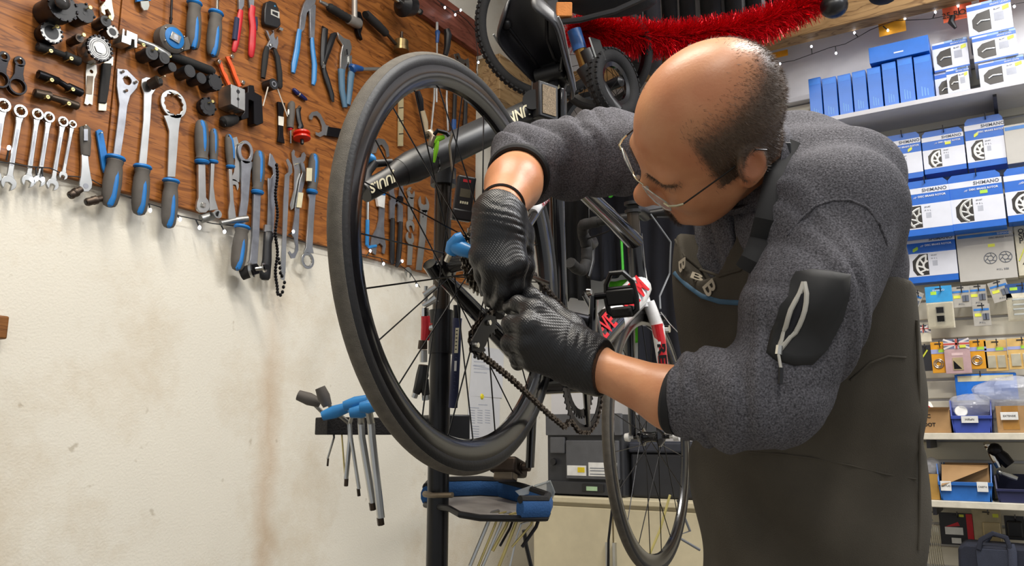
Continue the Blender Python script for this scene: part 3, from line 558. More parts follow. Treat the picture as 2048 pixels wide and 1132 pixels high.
# upper right of the board
t = T('steel_mallet', 'grey tube hammer with ribbed black grip hung slanting', 'hammer', 700, 40)
rod(b := MB(), [(640, 3, BO+.02, 3), (650, 8, BO+.02, 4), (656, 12, BO+.02, 4)], 8); b.build('tip', SIL, t)
rod(b := MB(), [(655, 12, BO+.022, 5)]+[(658+i*3.5, 14+i*2.1, BO+.022, 9 if i % 2 else 8) for i in range(13)], 12); b.build('ribbed_grip', RUB, t)
rod(b := MB(), [(697, 38, BO+.024, 10), (716, 47, BO+.024, 11), (719, 48, BO+.024, 9)], 16); b.build('head', mat('grey_tube', '#a09b94', .4, .5), t); rod(b := MB(), [(709, 38, BO+.03, 6), (709, -12, BO+.03, 6)], 12); b.build('tube', mat('grey_tube'), t)
t = T('claw_hammer', 'dark claw hammer head half hidden behind the grey hammer', 'hammer', 722, 50)
b = MB(); plate(b, [wpx([(715, 22), (722, 24), (727, 40), (725, 58), (722, 66), (726, 80), (720, 74), (715, 58), (717, 46), (714, 34)], BO+.02)], .016); b.build('claw', BMET, t, bevel=.002)
t = T('reamer', 'brass steerer reamer with long black handle resting over the wheel', 'reamer', 795, 85)
rod(b := MB(), [(731, 30, BO+.03, 8), (733, 29, BO+.03, 9), (755, 50, BO+.03, 9), (772, 67, BO+.03, 8), (774, 69, BO+.03, 5)], 12); b.build('grip', RUB, t); rod(b := MB(), [(773, 67, BO+.03, 3.4), (791, 88, BO+.03, 3.4)], 10); b.build('arm', BRS, t)
bz_ = mat('aged_brass', '#8d7a55', .3, .85); P = WL(803, 81, BO+.035); r = rp(803, 81, BO+.035, 14); MB().lathe(P, V(0, 0, -1), [(0, r*.9), (.003, r), (.03, r), (.032, r*1.1), (.045, r*1.1)], 20).build('cup', bz_, t); MB().lathe(P+V(0, 0, .035), V(0, 0, -1), [(0, .006), (.035, .006)], 12).build('spindle', BRS, t)
t = T('cone_tool', 'large black cone with chrome bar at the top of the board', 'tool', 815, 15)
rod(b := MB(), [(785, -8, BO+.09, 5), (802, 5, BO+.09, 5.5), (812, 12, BO+.09, 5.5)], 12); b.build('bar', CHR, t); rod(b := MB(), [(800, 6, BO+.09, 12), (806, 10, BO+.09, 24), (824, 13, BO+.09, 19), (832, 18, BO+.09, 8)], 20); b.build('cone', BLK, t); rod(b := MB(), [(830, 17, BO+.09, 5), (840, 24, BO+.09, 5)], 12); b.build('stub', SIL, t); rod(b := MB(), [(839, 23, BO+.09, 6.5), (841.5, 25, BO+.09, 6.5)], 12); b.build('stub_cap', BLK, t)
t = T('thin_screwdriver', 'thin steel driver with a short blue body hung over the wheel', 'screwdriver', 874, 70)
rod(b := MB(), [(874, 45, BO+.045, 3), (874, 62, BO+.045, 3)], 8); b.build('shaft', SIL, t); rod(b := MB(), [(874, 60, BO+.045, 3), (875, 64, BO+.045, 5.5), (875, 72, BO+.045, 4), (874, 86, BO+.045, 3)], 10); b.build('body', mat('deep_blue', '#1d4f8f', .4), t); rod(b := MB(), [(874, 86, BO+.045, 2), (873, 205, BO+.045, 2)], 8); b.build('blade', SIL, t)
t = T('long_pliers', 'dark long nose pliers hung below the board rail', 'pliers', 893, 90)
rod(b := MB(), [(893, 58, BO+.045, 6), (896, 70, BO+.045, 8), (894, 95, BO+.045, 6), (890, 112, BO+.045, 5)], 10); b.build('handle', BLK, t); rod(b := MB(), [(900, 66, BO+.045, 2), (899, 90, BO+.045, 2.5), (894, 112, BO+.045, 2)], 8); b.build('jaw', SIL, t)
t = T('dropout_gauge', 'shiny white metal gauge clamp at the board end', 'gauge', 922, 125)
b = MB(); plate(b, [wpx([(908, 108), (918, 106), (922, 116), (930, 120), (937, 116), (939, 132), (938, 146), (925, 138), (912, 124)], BO+.03), circ(915, 115, 4, BO+.03, 10), circ(931, 130, 4, BO+.03, 10)], .02); b.build('body', CHR, t, bevel=.001)
t = T('file', 'blue handled file pointing at the tyre', 'file', 712, 137)
rod(b := MB(), [(702, 138, BO+.02, 7), (704, 137, BO+.02, 10), (712, 136, BO+.02, 7), (724, 138, BO+.02, 5)], 12); b.build('grip', mat('deep_blue'), t); rod(b := MB(), [(723, 138, BO+.02, 4), (760, 138, BO+.02, 4)], 10); b.build('blade', SIL, t)
# seen through the wheel
t = T('ruler', 'cream folding ruler hung upright behind the wheel', 'ruler', 803, 220)
bar(b := MB(), [(803, 172, 4.5), (802, 292, 4.5)], .006, BO+.004); b.build('body', mat('cream_rule', '#b9ab85', .5), t)
for k in range(4): bar(b := MB(), [(798, 190+k*26, .8), (807, 189+k*26, .8)], .0008, BO+.0102); b.build('tick', BLK, t)
t = T('chain_cutter', 'black and ivory chain cutter hung behind the clamp arm', 'cutter', 840, 220)
rod(b := MB(), [(835, 182, BO+.03, 5), (840, 200, BO+.03, 7), (843, 222, BO+.03, 5)], 10); b.build('head', BMET, t); rod(b := MB(), [(844, 222, BO+.03, 6), (850, 245, BO+.03, 6.5), (852, 262, BO+.03, 5)], 10); b.build('grip', mat('ivory_grip', '#b9a98c', .5), t)
for x0, x1, lab in ((868, 862, 'thin steel rod hung behind the wheel rim, bowed'), (893, 896, 'thin steel rod hung behind the wheel rim, straight')):
    t = T('steel_rod', lab, 'rod', x0, 200); rod(b := MB(), [(x0+2, 150, BO+.02, 2.2), (x0, 200, BO+.02, 2.2), (x1, 262, BO+.02, 2.2)], 8); b.build('rod', SIL, t)
for x, lab in ((909, 'black bar hung third from the board end'), (931, 'black lever bar hung at the board end')):
    t = T('black_bar', lab, 'bar', x, 200); rod(b := MB(), [(x+2, 160, BO+.02, 4.5), (x-1, 240, BO+.02, 4.5)], 8); b.build('bar', BLK, t); rod(b := MB(), [(x-1, 240, BO+.02, 5), (x-2, 270, BO+.02, 5.5)], 8); b.build('grip', mat('deep_blue') if x < 920 else BLK, t)
t = T('hook_spanner', 'pale steel hook spanner with a blue handle seen through the wheel', 'spanner', 760, 290)
b = MB(); plate(b, [wpx([(738, 286), (748, 284), (757, 276), (769, 279), (777, 292), (779, 312), (774, 315), (771, 300), (764, 289), (756, 292), (752, 306), (740, 308)], BO+.006)], .003); b.build('blade', SIL, t)
rod(b := MB(), [(738, 318, BO+.03, 8), (734, 312, BO+.03, 11), (728, 316, BO+.03, 10)], 12); b.build('handle', mat('light_blue_dip'), t)
t = T('paint_marker', 'black and white marker pen stood behind the tyre', 'marker', 716, 420)
rod(b := MB(), [(718, 382, BO+.012, 6.5), (717, 408, BO+.012, 6.5)], 10); b.build('cap', BLK, t); rod(b := MB(), [(717, 408, BO+.012, 6.5), (715, 440, BO+.012, 6.5)], 10); b.build('label_band', WHT, t); rod(b := MB(), [(715, 440, BO+.012, 6.5), (713, 462, BO+.012, 6), (713, 466, BO+.012, 4)], 10); b.build('barrel', BLK, t)
t = T('valve_tool', 'thin steel tool with light blue dipped lower half', 'tool', 735, 440)
rod(b := MB(), [(736, 391, BO+.01, 4), (735, 396, BO+.01, 3.5), (735, 442, BO+.01, 3)], 8); b.build('shaft', SIL, t); rod(b := MB(), [(735, 440, BO+.01, 4), (734, 490, BO+.01, 4), (738, 494, BO+.01, 3), (752, 492, BO+.01, 3)], 8); b.build('sleeve', mat('light_blue_dip'), t)
t = T('pedal_spanner', 'pedal spanner with blue and white packing and a forked end', 'spanner', 762, 440)
b = MB(); plate(b, [wpx([(759, 412), (770, 414), (768, 450), (769, 470), (772, 492), (769, 508), (765, 506), (766, 492), (760, 486), (754, 490), (752, 510), (746, 506), (741, 490), (744, 474), (754, 456), (758, 440)], BO+.008)], .005); b.build('blade', DSIL, t)
b = MB(); plate(b, [wpx([(753, 388), (771, 390), (769, 416), (757, 412)], BO+.015)], .010); b.build('white_sleeve', WHT, t); b = MB(); plate(b, [wpx([(759, 370), (771, 368), (771, 391), (754, 389)], BO+.0155)], .010); b.build('blue_sleeve', BLU, t)
t = T('pincers', 'steel jawed pincers with long black handles hung under the clamp arm', 'pincers', 795, 440)
for pts in ([(782, 362), (788, 364), (788, 385), (791, 396), (796, 402), (790, 410), (789, 440), (780, 438), (780, 402), (783, 398), (779, 386)], [(802, 364), (806, 368), (808, 390), (806, 396), (800, 405), (806, 412), (806, 446), (796, 444), (797, 410), (791, 402), (799, 394)]): plate(b := MB(), [wpx(pts, BO+.012)], .006); b.build('jaw', DSIL, t)
for pts in ([(785, 437, 5), (784, 480, 5.5), (784, 520, 5.5), (785, 529, 3)], [(801, 444, 5), (799, 490, 5.5), (796, 525, 5), (793, 534, 3)]): rod(b := MB(), [(x, y, BO+.012, r) for x, y, r in pts], 8); b.build('handle', BLK, t)
P = WL(803, 398, BO+.02); MB().lathe(P, V(0, 1, 0), [(0, .012), (.012, .014)], 12).build('joint', BMET, t)
t = T('cone_spanner', 'silver double ended cone spanner hung with a second one below it', 'spanner', 822, 420)
b = MB(); jaw(b, 822, 386, 12, .5, -1, BO+.004, .003); bar(b, [(822, 395, 6), (821, 440, 5)], .003, BO+.004); jaw(b, 821, 452, 13, .2, 1, BO+.004, .003); b.build('blade', SIL, t); nail(824, 380, .03)
t = T('cone_spanner', 'silver cone spanner chained under the double ended one', 'spanner', 820, 500)
b = MB(); jaw(b, 820, 476, 13, 0, -1, BO+.008, .003); bar(b, [(821, 488, 5), (819, 530, 4.5)], .003, BO+.008); jaw(b, 817, 545, 11, 0, 1, BO+.008, .003); b.build('blade', SIL, t)
t = T('open_spanner', 'flat open ended steel spanner beside the repair stand pole', 'spanner', 846, 450)
b = MB(); jaw(b, 848, 408, 17, -.1, -1, BO+.006, .004, .5); bar(b, [(848, 420, 7), (846, 470, 6), (838, 540, 5.5)], .004, BO+.006); b.build('blade', SIL, t)
for k in range(3): MB().box(WL(848+(k % 2)*5-2, 425+(k//2)*8, BO+.0105), V(.002, 0, 0), V(0, .0005, 0), V(0, 0, .004)).build('slot', BLK, t)
for x, y in ((30, 300), (187, 330), (150, 60)): pass
# fairy lights along the lower and upper board edge
WIRE = mat('lamp_wire', '#16181a', .5); LED = mat('led_white', '#eef2ff', .3, emit=9.)
def fairy(nm, lab, P, bulbs):
    t = thing(nm, lab, 'fairy lights', P[0]); b = MB(); b.tube(P, .0016, 6); b.build('wire', WIRE, t)
    for Q, d in bulbs:
        Q = np.asarray(Q); d = np.asarray(d); MB().tube([Q, Q+d*.8], .0022, 6).build('bulb_socket', WIRE, t); MB().ell(Q+d, V(.0042, 0, 0), V(0, .0042, 0), V(0, 0, .006), 8, 6).build('bulb', LED, t)
lo = [(-20, 322, .03), (20, 326, .03), (60, 333, .035), (100, 336, .03), (135, 352, .03), (175, 355, .03), (230, 385, .03), (262, 396, .03), (320, 414, .03), (360, 432, .03), (388, 438, .03), (425, 447, .03), (470, 452, .03), (505, 458, .03), (560, 470, .03), (620, 488, .03), (700, 504, .03), (760, 516, .03), (800, 530, .03), (822, 548, .03), (840, 575, .03)]
fairy('fairy_lights', 'black wire string of white fairy lights along the lower board edge', [WL(*p) for p in lo], [(WL(13, 321, .03), V(0, -.004, .03)), (WL(72, 334, .03), V(0, -.01, -.03)), (WL(84, 336, .03), V(0, -.01, -.03)), (WL(298, 407, .03), V(0, -.008, -.02)), (WL(350, 424, .03), V(.01, -.01, -.02)), (WL(392, 440, .03), V(.006, -.01, -.022)), (WL(442, 450, .03), V(.006, -.01, -.02)), (WL(577, 470, .03), V(.01, -.01, .012)), (WL(733, 512, .03), V(.012, -.006, .02)), (WL(762, 517, .03), V(.01, -.004, -.018)), (WL(800, 528, .03), V(.008, -.004, .012)), (WL(830, 560, .03), V(.006, -.004, -.02))])
hi = [(865, -10, .06), (880, 5, .06), (900, 18, .06), (918, 28, .06), (935, 42, .06), (950, 60, .06), (956, 110, .06), (952, 140, .06), (958, 160, .06)]
fairy('fairy_lights', 'string of white fairy lights over the top corner of the tool board', [WL(*p) for p in hi], [(WL(881, 8, .06), V(.004, -.02, -.02)), (WL(908, 24, .06), V(.02, -.02, .012)), (WL(905, 20, .06), V(.02, 0, -.012)), (WL(953, 120, .06), V(.006, -.006, -.01)), (WL(957, 158, .06), V(.004, -.004, -.012))])
t = T('file', 'pale wooden block edge fixed low on the plaster wall', 'block', 0, 655); t.location = WL(0, 655, .001).tolist(); t['_o'] = WL(0, 655, .001).tolist(); t.name = 'wooden_block'
MB().box(WL(-6, 655, .02), V(.016, 0, 0), V(0, .018, 0), V(0, 0, .026)).build('block', wood('peg_wood', '#8a5a2c', '#6d421c', 1.5), t, bevel=.004)
# ================================================================ the bicycle on the repair stand
BOr = CAM+V(1.05746, .75383, .27913)
BX = nrm(V(.9553433, .075011, -.28581906)); BY = nrm(V(-.08364142, .99633171, -.01808986)); BZ = np.cross(BX, BY)
def Bk(u, v, w_=0.): return BOr+BX*u+BZ*v+BY*w_
def bpx(x, y, w_=0.):                              # pixel onto the bicycle's own plane (w_ metres left of it)
    r = ray(x, y); P0 = BOr+BY*w_; return CAM+r*(((P0-CAM)@BY)/(r@BY))
bike = thing('road_bicycle', 'black road bicycle with white and red down tube clamped in the repair stand', 'bicycle', Bk(.4, -.35))
TYR = mat('tyre_rubber', '#625c52', .72, var=.2, vscale=60, bump=.5, bscale=900); SIDE = mat('tyre_sidewall', '#141415', .5, bump=.1)
RIMM = mat('rim_black', '#08080b', .2, 0, coat=.4); SPK = mat('spoke_black', '#131315', .3, .6)
def wheel(c, R, rimd, tw, name, nsp, lab, hubw=.06):
    w0 = thing(name, lab, '', c); del w0['category']; w0.parent = bike; w0.location = (np.asarray(c)-np.array(bike['_o'])).tolist()
    w0['_o'] = [float(x) for x in c]
    ro = R-tw*1.02
    tread = [(ro+tw*.5+tw*.52*math.cos(a), tw*.5*math.sin(a)) for a in np.linspace(-.95, .95, 13)]
    b = MB(); b.rev(c, BY, tread+[(ro+tw*.40, tw*.38), (ro+tw*.40, -tw*.38)], 120); b.build('tyre_tread', TYR, w0)
    sd = [(ro+tw*.5+tw*.5*math.cos(a), tw*.5*math.sin(a)) for a in np.linspace(.9, 2.5, 7)]
    for s in (1, -1):
        pr = [(r, l*s) for r, l in sd]; pr = pr+[(ro+tw*.1, tw*.2*s), (ro+tw*.6, tw*.2*s)]
        MB().rev(c, BY, pr, 120).build('tyre_sidewall', SIDE, w0)
    wr = tw*.42
    rim = [(ro+.012, wr), (ro+.012, wr*.75), (ro+.004, wr*.6), (ro+.004, -wr*.6), (ro+.012, -wr*.75), (ro+.012, -wr), (ro-.002, -wr*1.05), (ro-rimd*.55, -wr*.95), (ro-rimd*.9, -wr*.5), (ro-rimd, 0), (ro-rimd*.9, wr*.5), (ro-rimd*.55, wr*.95), (ro-.002, wr*1.05)]
    MB().rev(c, BY, rim, 120).build('rim', RIMM, w0)
    hw = hubw
    b = MB(); b.lathe(np.asarray(c)-BY*hw, BY, [(0, .006), (.012, .006), (.013, .012), (.02, .02), (.024, .026), (.028, .026), (.030, .014), (hw, .012), (hw*2-.03, .014), (hw*2-.028, .023), (hw*2-.024, .023), (hw*2-.02, .016), (hw*2-.012, .012), (hw*2-.011, .006), (hw*2, .006)], 24); b.build('hub', FRM, w0)
    for k in range(nsp):
        a = 2*math.pi*(k+.3)/nsp; s = 1 if k % 2 else -1
        ah = a+(.9 if (k//2) % 2 else -.9)*(1.0)
        e = lambda q: math.cos(q)*BX+math.sin(q)*BZ
        p0 = np.asarray(c)+e(ah)*.023+BY*s*(hw-.026); p1 = np.asarray(c)+e(a)*(ro-rimd+.002)
        MB().tube([p0, p1], .0012, 6).build('spoke', SPK, w0)
    return w0
rw = wheel(Bk(0, 0), .342, .026, .030, 'rear_wheel', 24, 'black rear wheel with wide slick tyre', .062)
fw_ = wheel(Bk(.976, -.005), .335, .024, .023, 'front_wheel', 20, 'front wheel with glossy black rim', .048)
MB().lathe(Bk(.976, -.005, -.075), BY, [(0, .004), (.002, .011), (.016, .012), (.018, .005), (.035, .005)], 14).build('axle_end', WHT, fw_)
MB().lathe(Bk(.976, -.005, .04), BY, [(0, .005), (.018, .005), (.02, .012), (.032, .010), (.034, .004)], 14).build('axle_end', WHT, fw_)
# frame
def bt(nm, pts, r, m, n=14, flat=None, parent=bike): return MB().tube([Bk(*p) for p in pts], r, n, flat=flat, nref=BY if flat else None).build(nm, m, parent)
bb = (.404, -.062)
WHTP = mat('gloss_white_paint', '#e9e9ea', .18, coat=.5); REDP = mat('gloss_red_paint', '#c9202a', .25, coat=.4)
bt('seat_tube', [(*bb, 0), (.335, .17, 0), (.276, .37, 0), (.258, .43, 0)], [.019, .0165, .016, .0165], FRM)
bt('bottom_bracket', [(*bb, -.043), (*bb, .043)], .023, FRM, 18)
bt('seat_post', [(.262, .42, 0), (.212, .585, 0)], .0136, MATB)
bt('top_tube', [(.768, .462, 0), (.60, .435, 0), (.42, .402, 0), (.278, .376, 0)], [.024, .021, .018, .015], FRM)
dt = bt('down_tube', [(.822, .352, 0), (.772, .298, 0), (.60, .135, 0), (.47, .008, 0), (*bb, 0)], [.034, .040, .034, .030, .027], WHTP)
bt('head_tube', [(.825, .335, 0), (.766, .482, 0)], [.023, .021], FRM, 18)
bt('head_badge', [(.826, .345, -.004), (.806, .40, -.004), (.784, .45, -.004)], [.022, .0165, .012], WHTP)
bt('headset_spacer', [(.766, .484, 0), (.745, .535, 0)], .016, mat('carbon_brown', '#3a332b', .3, .3), 16)
bt('stem', [(.742, .545, 0), (.79, .572, 0), (.845, .588, 0)], [.017, .016, .018], MATB)
for s in (.536, .556): bt('stem_clamp', [(.7665-(s-.484)*.4, s, 0), (.7665-(s+.008-.484)*.4, s+.008, 0)], .0215, MATB, 16)
for s in (-1, 1):
    bt('seat_stay', [(.272, .365, .012*s), (.20, .26, .032*s), (.03, .03, .063*s), (.0, .0, .066*s)], [.011, .009, .008, .009], FRM)
    bt('chain_stay', [(.37, -.055, .022*s), (.27, -.045, .045*s), (.10, -.012, .063*s), (.0, 0, .067*s)], [.017, .018, .014, .012], FRM)
    f = bt('fork_leg', [(.838, .315, .022*s), (.872, .255, .04*s), (.915, .15, .045*s), (.972, 0, .05*s)], [.016, .017, .013, .009], WHTP if s < 0 else FRM)
    bt('dropout', [(-.012, 0, .067*s), (.012, -.008, .067*s)], .012, FRM)
bt('fork_crown', [(.826, .335, 0), (.842, .305, 0)], [.024, .030], WHTP, 18)
fdir = nrm(Bk(.972, 0, -.05)-Bk(.90, .19, -.044))
P_ = [Bk(.866, .262, -.0385), Bk(.888, .22, -.0425), Bk(.915, .15, -.045), Bk(.962, .026, -.0492)]; n_ = nrm(CAM-P_[2]); n_ = nrm(n_-fdir*(n_@fdir))
MB().tube([p+n_*.002 for p in P_], [.0160, .0150, .0128, .0098], 12).build('fork_decal', REDP, bike)
text('fork_lettering', 'REVE', Bk(.908, .168, -.0445)+n_*.0160, fdir, np.cross(n_, fdir), .028, mat('decal_black', '#101012', .4), bike, sx=1.7, bold=.001)
# black lower half of the down tube with red lettering, red KTM lettering near the head tube
b = MB(); b.tube([Bk(.64, .173, 0), Bk(.60, .135, 0), Bk(.53, .067, 0), Bk(.46, .0, 0)], [.0362, .0350, .0332, .0305], 14); b.build('black_band', FRM, bike)
ddir = nrm(BX*.71+BZ*.70); dup = nrm(-BX*.70+BZ*.71)
def btext(nm, body, u, v, w_, ax, rad, size, m, **k):
    P = Bk(u, v, w_); n = CAM-P; n = nrm(n-ax*(n@ax)); return text(nm, body, P+n*rad, ax, np.cross(n, ax), size, m, bike, **k)
btext('down_tube_lettering', 'REVE', .555, .092, 0, ddir, .0345, .054, REDP, shear=.3, bold=.0012, sx=1.1)
btext('down_tube_logo', 'KTM', .725, .253, 0, ddir, .0405, .068, REDP, shear=.25, bold=.0016, sx=1.3)
btext('head_lettering', 'CLAROX', .797, .42, 0, nrm(BX*.4-BZ), .0235, .018, REDP, bold=.0004)
text('stay_lettering', 'KTM', Bk(.15, .20, -.052), BX+1.2*BZ, BZ-1.2*BX, .016, REDP, bike)
bt('stay_decal', [(.175, .228, -.0365), (.12, .157, -.0455)], .0093, WHTP)
# handlebar with tape, brake lever hood
hb = [(.845, .588, 0), (.845, .590, .14), (.85, .590, .19), (.885, .585, .205), (.925, .560, .206), (.935, .515, .207), (.915, .475, .208), (.875, .462, .21), (.83, .458, .21)]
for s in (-1, 1):
    bt('handlebar', [(u, v, w_*s) for u, v, w_ in hb[:3]], .0135, MATB)
    P = [Bk(u, v, w_*s) for u, v, w_ in hb[1:]]
    Q = []
    for i in range(len(P)-1):
        for k in range(6): Q.append(P[i]+(P[i+1]-P[i])*k/6)
    Q.append(P[-1])
    MB().tube(Q, [.0168 if i % 3 else .0155 for i in range(len(Q))], 12).build('bar_tape', RUB, bike)
    bt('lever_hood', [(.915, .578, .206*s), (.945, .575, .206*s), (.965, .595, .206*s), (.968, .612, .206*s)], [.017, .018, .018, .010], MATB)
    bt('brake_lever', [(.955, .572, .203*s), (.962, .53, .202*s), (.945, .485, .20*s), (.938, .465, .20*s)], [.010, .008, .007, .005], MATB)
for k, pts in enumerate([[(.80, .56, -.03), (.86, .50, -.07), (.89, .42, -.06), (.86, .34, -.045), (.855, .30, -.05)], [(.79, .55, .03), (.86, .56, .12), (.9, .57, .2)], [(.82, .56, -.04), (.88, .585, -.1), (.92, .58, -.2)]]):
    P = [Bk(*p) for p in pts]; Q = []
    for i in range(len(P)-1):
        for t in range(5): Q.append(P[i]+(P[i+1]-P[i])*t/5)
    MB().tube(Q+[P[-1]], .0025, 6).build('cable_housing', mat('cable_grey', '#6d7074', .4) if k == 0 else BLK, bike)
MB().tube([Bk(.852, .29, -.052), Bk(.875, .265, -.07), Bk(.91, .25, -.085)], .0012, 6).build('brake_cable', CHR, bike)
b = MB(); b.ell(Bk(.875, .285, -.03), BX*.02, BY*.03, BZ*.014); b.build('front_brake', BMET, bike); MB().lathe(Bk(.90, .262, -.062), BY, [(0, .010), (.012, .010)], 12).build('brake_bolt', CHR, bike)
# saddle, seen from below
rows = []
for t in np.linspace(0, 1, 15):
    u = .035+.262*t; hw = .068*(1-t)**.9+.0195 if t > .12 else .03+.038*(t/.12)+.0
    hw = min(hw, .073); top = .628-.012*t-.010*math.sin(t*3)+(.018*(1-t/.15) if t < .15 else 0)
    if t == 1: hw = .010
    rows.append((u, hw, top))
b = MB(); n = 17; vs = []; fs = []
for u, hw, top in rows:
    for k in range(n):
        q = -1+2*k/(n-1); dz = -.030*abs(q)**2.6-(.030*max(0, abs(q)-.86)/.14)
        vs.append(Bk(u, top+dz, hw*q*(1-.12*max(0, abs(q)-.86)/.14)))
for i in range(len(rows)-1):
    for k in range(n-1): fs.append((i*n+k, i*n+k+1, (i+1)*n+k+1, (i+1)*n+k))
b.add(vs, fs); o = b.build('saddle_shell', mat('saddle_black', '#26262a', .38), bike); md = o.modifiers.new('thick', 'SOLIDIFY'); md.thickness = .010; md.offset = 0; sd_ = o.modifiers.new('smooth', 'SUBSURF'); sd_.levels = 1; sd_.render_levels = 1
b = MB(); b.tube([Bk(u, top-.040, hw*1.005) for u, hw, top in rows[2:-1]], .0022, 6); b.tube([Bk(u, top-.040, -hw*1.005) for u, hw, top in rows[2:-1]], .0022, 6); b.build('saddle_piping', mat('piping_grey', '#8d8f90', .4), bike)
for s in (-1, 1):
    bt('saddle_rail', [(.075, .600, .045*s), (.12, .578, .028*s), (.17, .574, .022*s), (.23, .576, .022*s), (.265, .592, .012*s)], .0036, BMET, 8)
    b = MB(); b.ell(Bk(.075, .603, .048*s), BX*.012, BY*.014, BZ*.010); b.build('saddle_boss', BLK, bike)
bt('saddle_clamp', [(.198, .562, -.030), (.198, .562, .030)], .016, MATB, 14); bt('clamp_bolt', [(.186, .55, -.032), (.186, .585, -.032)], .0045, CHR, 8); MB().box(Bk(.212, .578, 0), BX*.022, BY*.027, BZ*.007).build('clamp_plate', MATB, bike, bevel=.003)
text('seat_post_mark', 'R', Bk(.222, .535, -.0142), BX-.2*BZ, BZ, .022, mat('cream_print', '#e8e0c0', .5), bike)
# cranks, chainring, pedals
cr = (.351+.03, .098-.004)
bt('crank_arm', [(*bb, -.062), (.383, .02, -.068), (.357, .098, -.075)], [.017, .014, .013], FRM, 10, .6)
bt('crank_arm', [(*bb, .062), (.425, -.14, .068), (.451, -.222, .075)], [.017, .014, .013], FRM, 10, .6)
def gear(b, c, ax, r, n, t, rin, e1, e2):
    out = []
    for k in range(n):
        for da, rr in ((-.30, -.0035), (-.12, .0018), (.12, .0018), (.30, -.0035)):
            a = 2*math.pi*(k+da)/n; out.append(c+(r+rr)*(math.cos(a)*e1+math.sin(a)*e2))
    inn = [c+rin*(math.cos(2*math.pi*k/24)*e1+math.sin(2*math.pi*k/24)*e2) for k in range(24)]
    b.prism([out, inn], ax*t)
for r, n_, w_ in ((.102, 50, -.047), (.072, 36, -.040)):
    gear(b := MB(), Bk(*bb, w_), BY, r, n_, .002, r-.016, BX, BZ); b.build('chainring', BMET, bike)
for k in range(4):
    a = .4+k*math.pi/2; bt('spider_arm', [(*bb, -.052), (bb[0]+.09*math.cos(a), bb[1]+.09*math.sin(a), -.049)], [.014, .008], FRM, 8, .5)
pd = thing('pedal', 'black open cage pedal', '', Bk(.357, .098, -.13)); del pd['category']; pd.parent = bike; pd.location = (Bk(.357, .098, -.13)-np.array(bike['_o'])).tolist()
PC = Bk(.357, .098, -.132); e1 = nrm(ray(1250, 560)-ray(1238, 640)); e1 = nrm(e1); e2 = BY; 
bt('pedal_axle', [(.357, .098, -.078), (.357, .098, -.13)], .007, BMET, 10)
def pedal(parent, PC, m, e1, sx=1.):
    q = nrm(np.cross(e1, BY)); hw = .031*sx; hl = .042*sx
    loop = [PC+e1*hl*a+BY*hw*c_ for a, c_ in ((1, -.35), (1, .5), (.5, .9), (-.2, 1), (-.8, .95), (-1, .6), (-1, -.6), (-.8, -.95), (-.2, -1), (.5, -.85))]
    MB().tube(loop, .0055, 8, True).build('cage', m, parent)
    MB().box(PC-e1*hl*.15, e1*hl*.38, BY*hw*.95, q*.008).build('body', m, parent, bevel=.004)
    MB().box(PC-e1*hl*.85, e1*hl*.24, BY*hw*.7, q*.014).build('toe_plate', RUB, parent, bevel=.004)
    MB().tube([PC+e1*hl*.28+BY*hw*.8, PC+e1*hl*.28-BY*hw*.8], .004, 8).build('cross_bar', m, parent)
pedal(pd, PC, MATB, nrm(CU*.97-RT*.12))
p2 = thing('pedal', 'worn brown steel pedal', '', Bk(.451, -.222, .13)); del p2['category']; p2.parent = bike; p2.location = (Bk(.451, -.222, .13)-np.array(bike['_o'])).tolist()
bt('pedal_axle', [(.451, -.222, .075), (.451, -.222, .13)], .008, BRS, 10)
MB().box(Bk(.451, -.222, .122), BX*.030, BY*.030, BZ*.016).build('body', BRS, p2, bevel=.006); MB().lathe(Bk(.452, -.222, .09), BY, [(0, .012), (.02, .015), (.05, .018), (.052, .010)], 12).build('bearing', BRS, p2); MB().box(Bk(.438, -.238, .12), BX*.012, BY*.022, BZ*.014).build('spring_plate', mat('worn_steel', '#7d7263', .35, .8), p2, bevel=.003)
# front derailleur and rear cassette
bt('front_mech', [(.372, .115, -.045), (.43, .095, -.05), (.475, .05, -.052), (.49, .0, -.05)], [.008, .010, .010, .006], FRM, 8, .4)
for u, v in ((.372, .118), (.455, .03)): MB().lathe(Bk(u, v, -.062), BY, [(0, .006), (.008, .008)], 10).build('mech_bolt', CHR, bike)
bt('mech_body', [(.365, .06, -.022), (.40, .065, -.045)], .014, BMET)
STC = mat('sprocket_steel', '#a39c92', .24, .95, var=.25, vscale=80)
for k in range(11):
    T_ = [28, 25, 23, 21, 19, 17, 15, 14, 13, 12, 11][k]; gear(b := MB(), Bk(0, 0, -.0215-.0037*k), BY, T_*.0127/(2*math.pi), T_, .0016, max(.012, T_*.0127/(2*math.pi)-.016), BX, BZ); b.build('sprocket', STC, rw, smooth=False)
    if k % 2 == 0 and k < 8:
        for j in range(5): a = j*1.256+k*.2; MB().tube([Bk(.014*math.cos(a), .014*math.sin(a), -.0215-.0037*k), Bk((T_*.00185)*math.cos(a), (T_*.00185)*math.sin(a), -.0215-.0037*k)], .0022, 6).build('sprocket_arm', STC, rw)
MB().lathe(Bk(0, 0, -.062), BY, [(0, .010), (0, .016), (.006, .017), (.035, .017)], 18).build('freehub', BMET, rw)
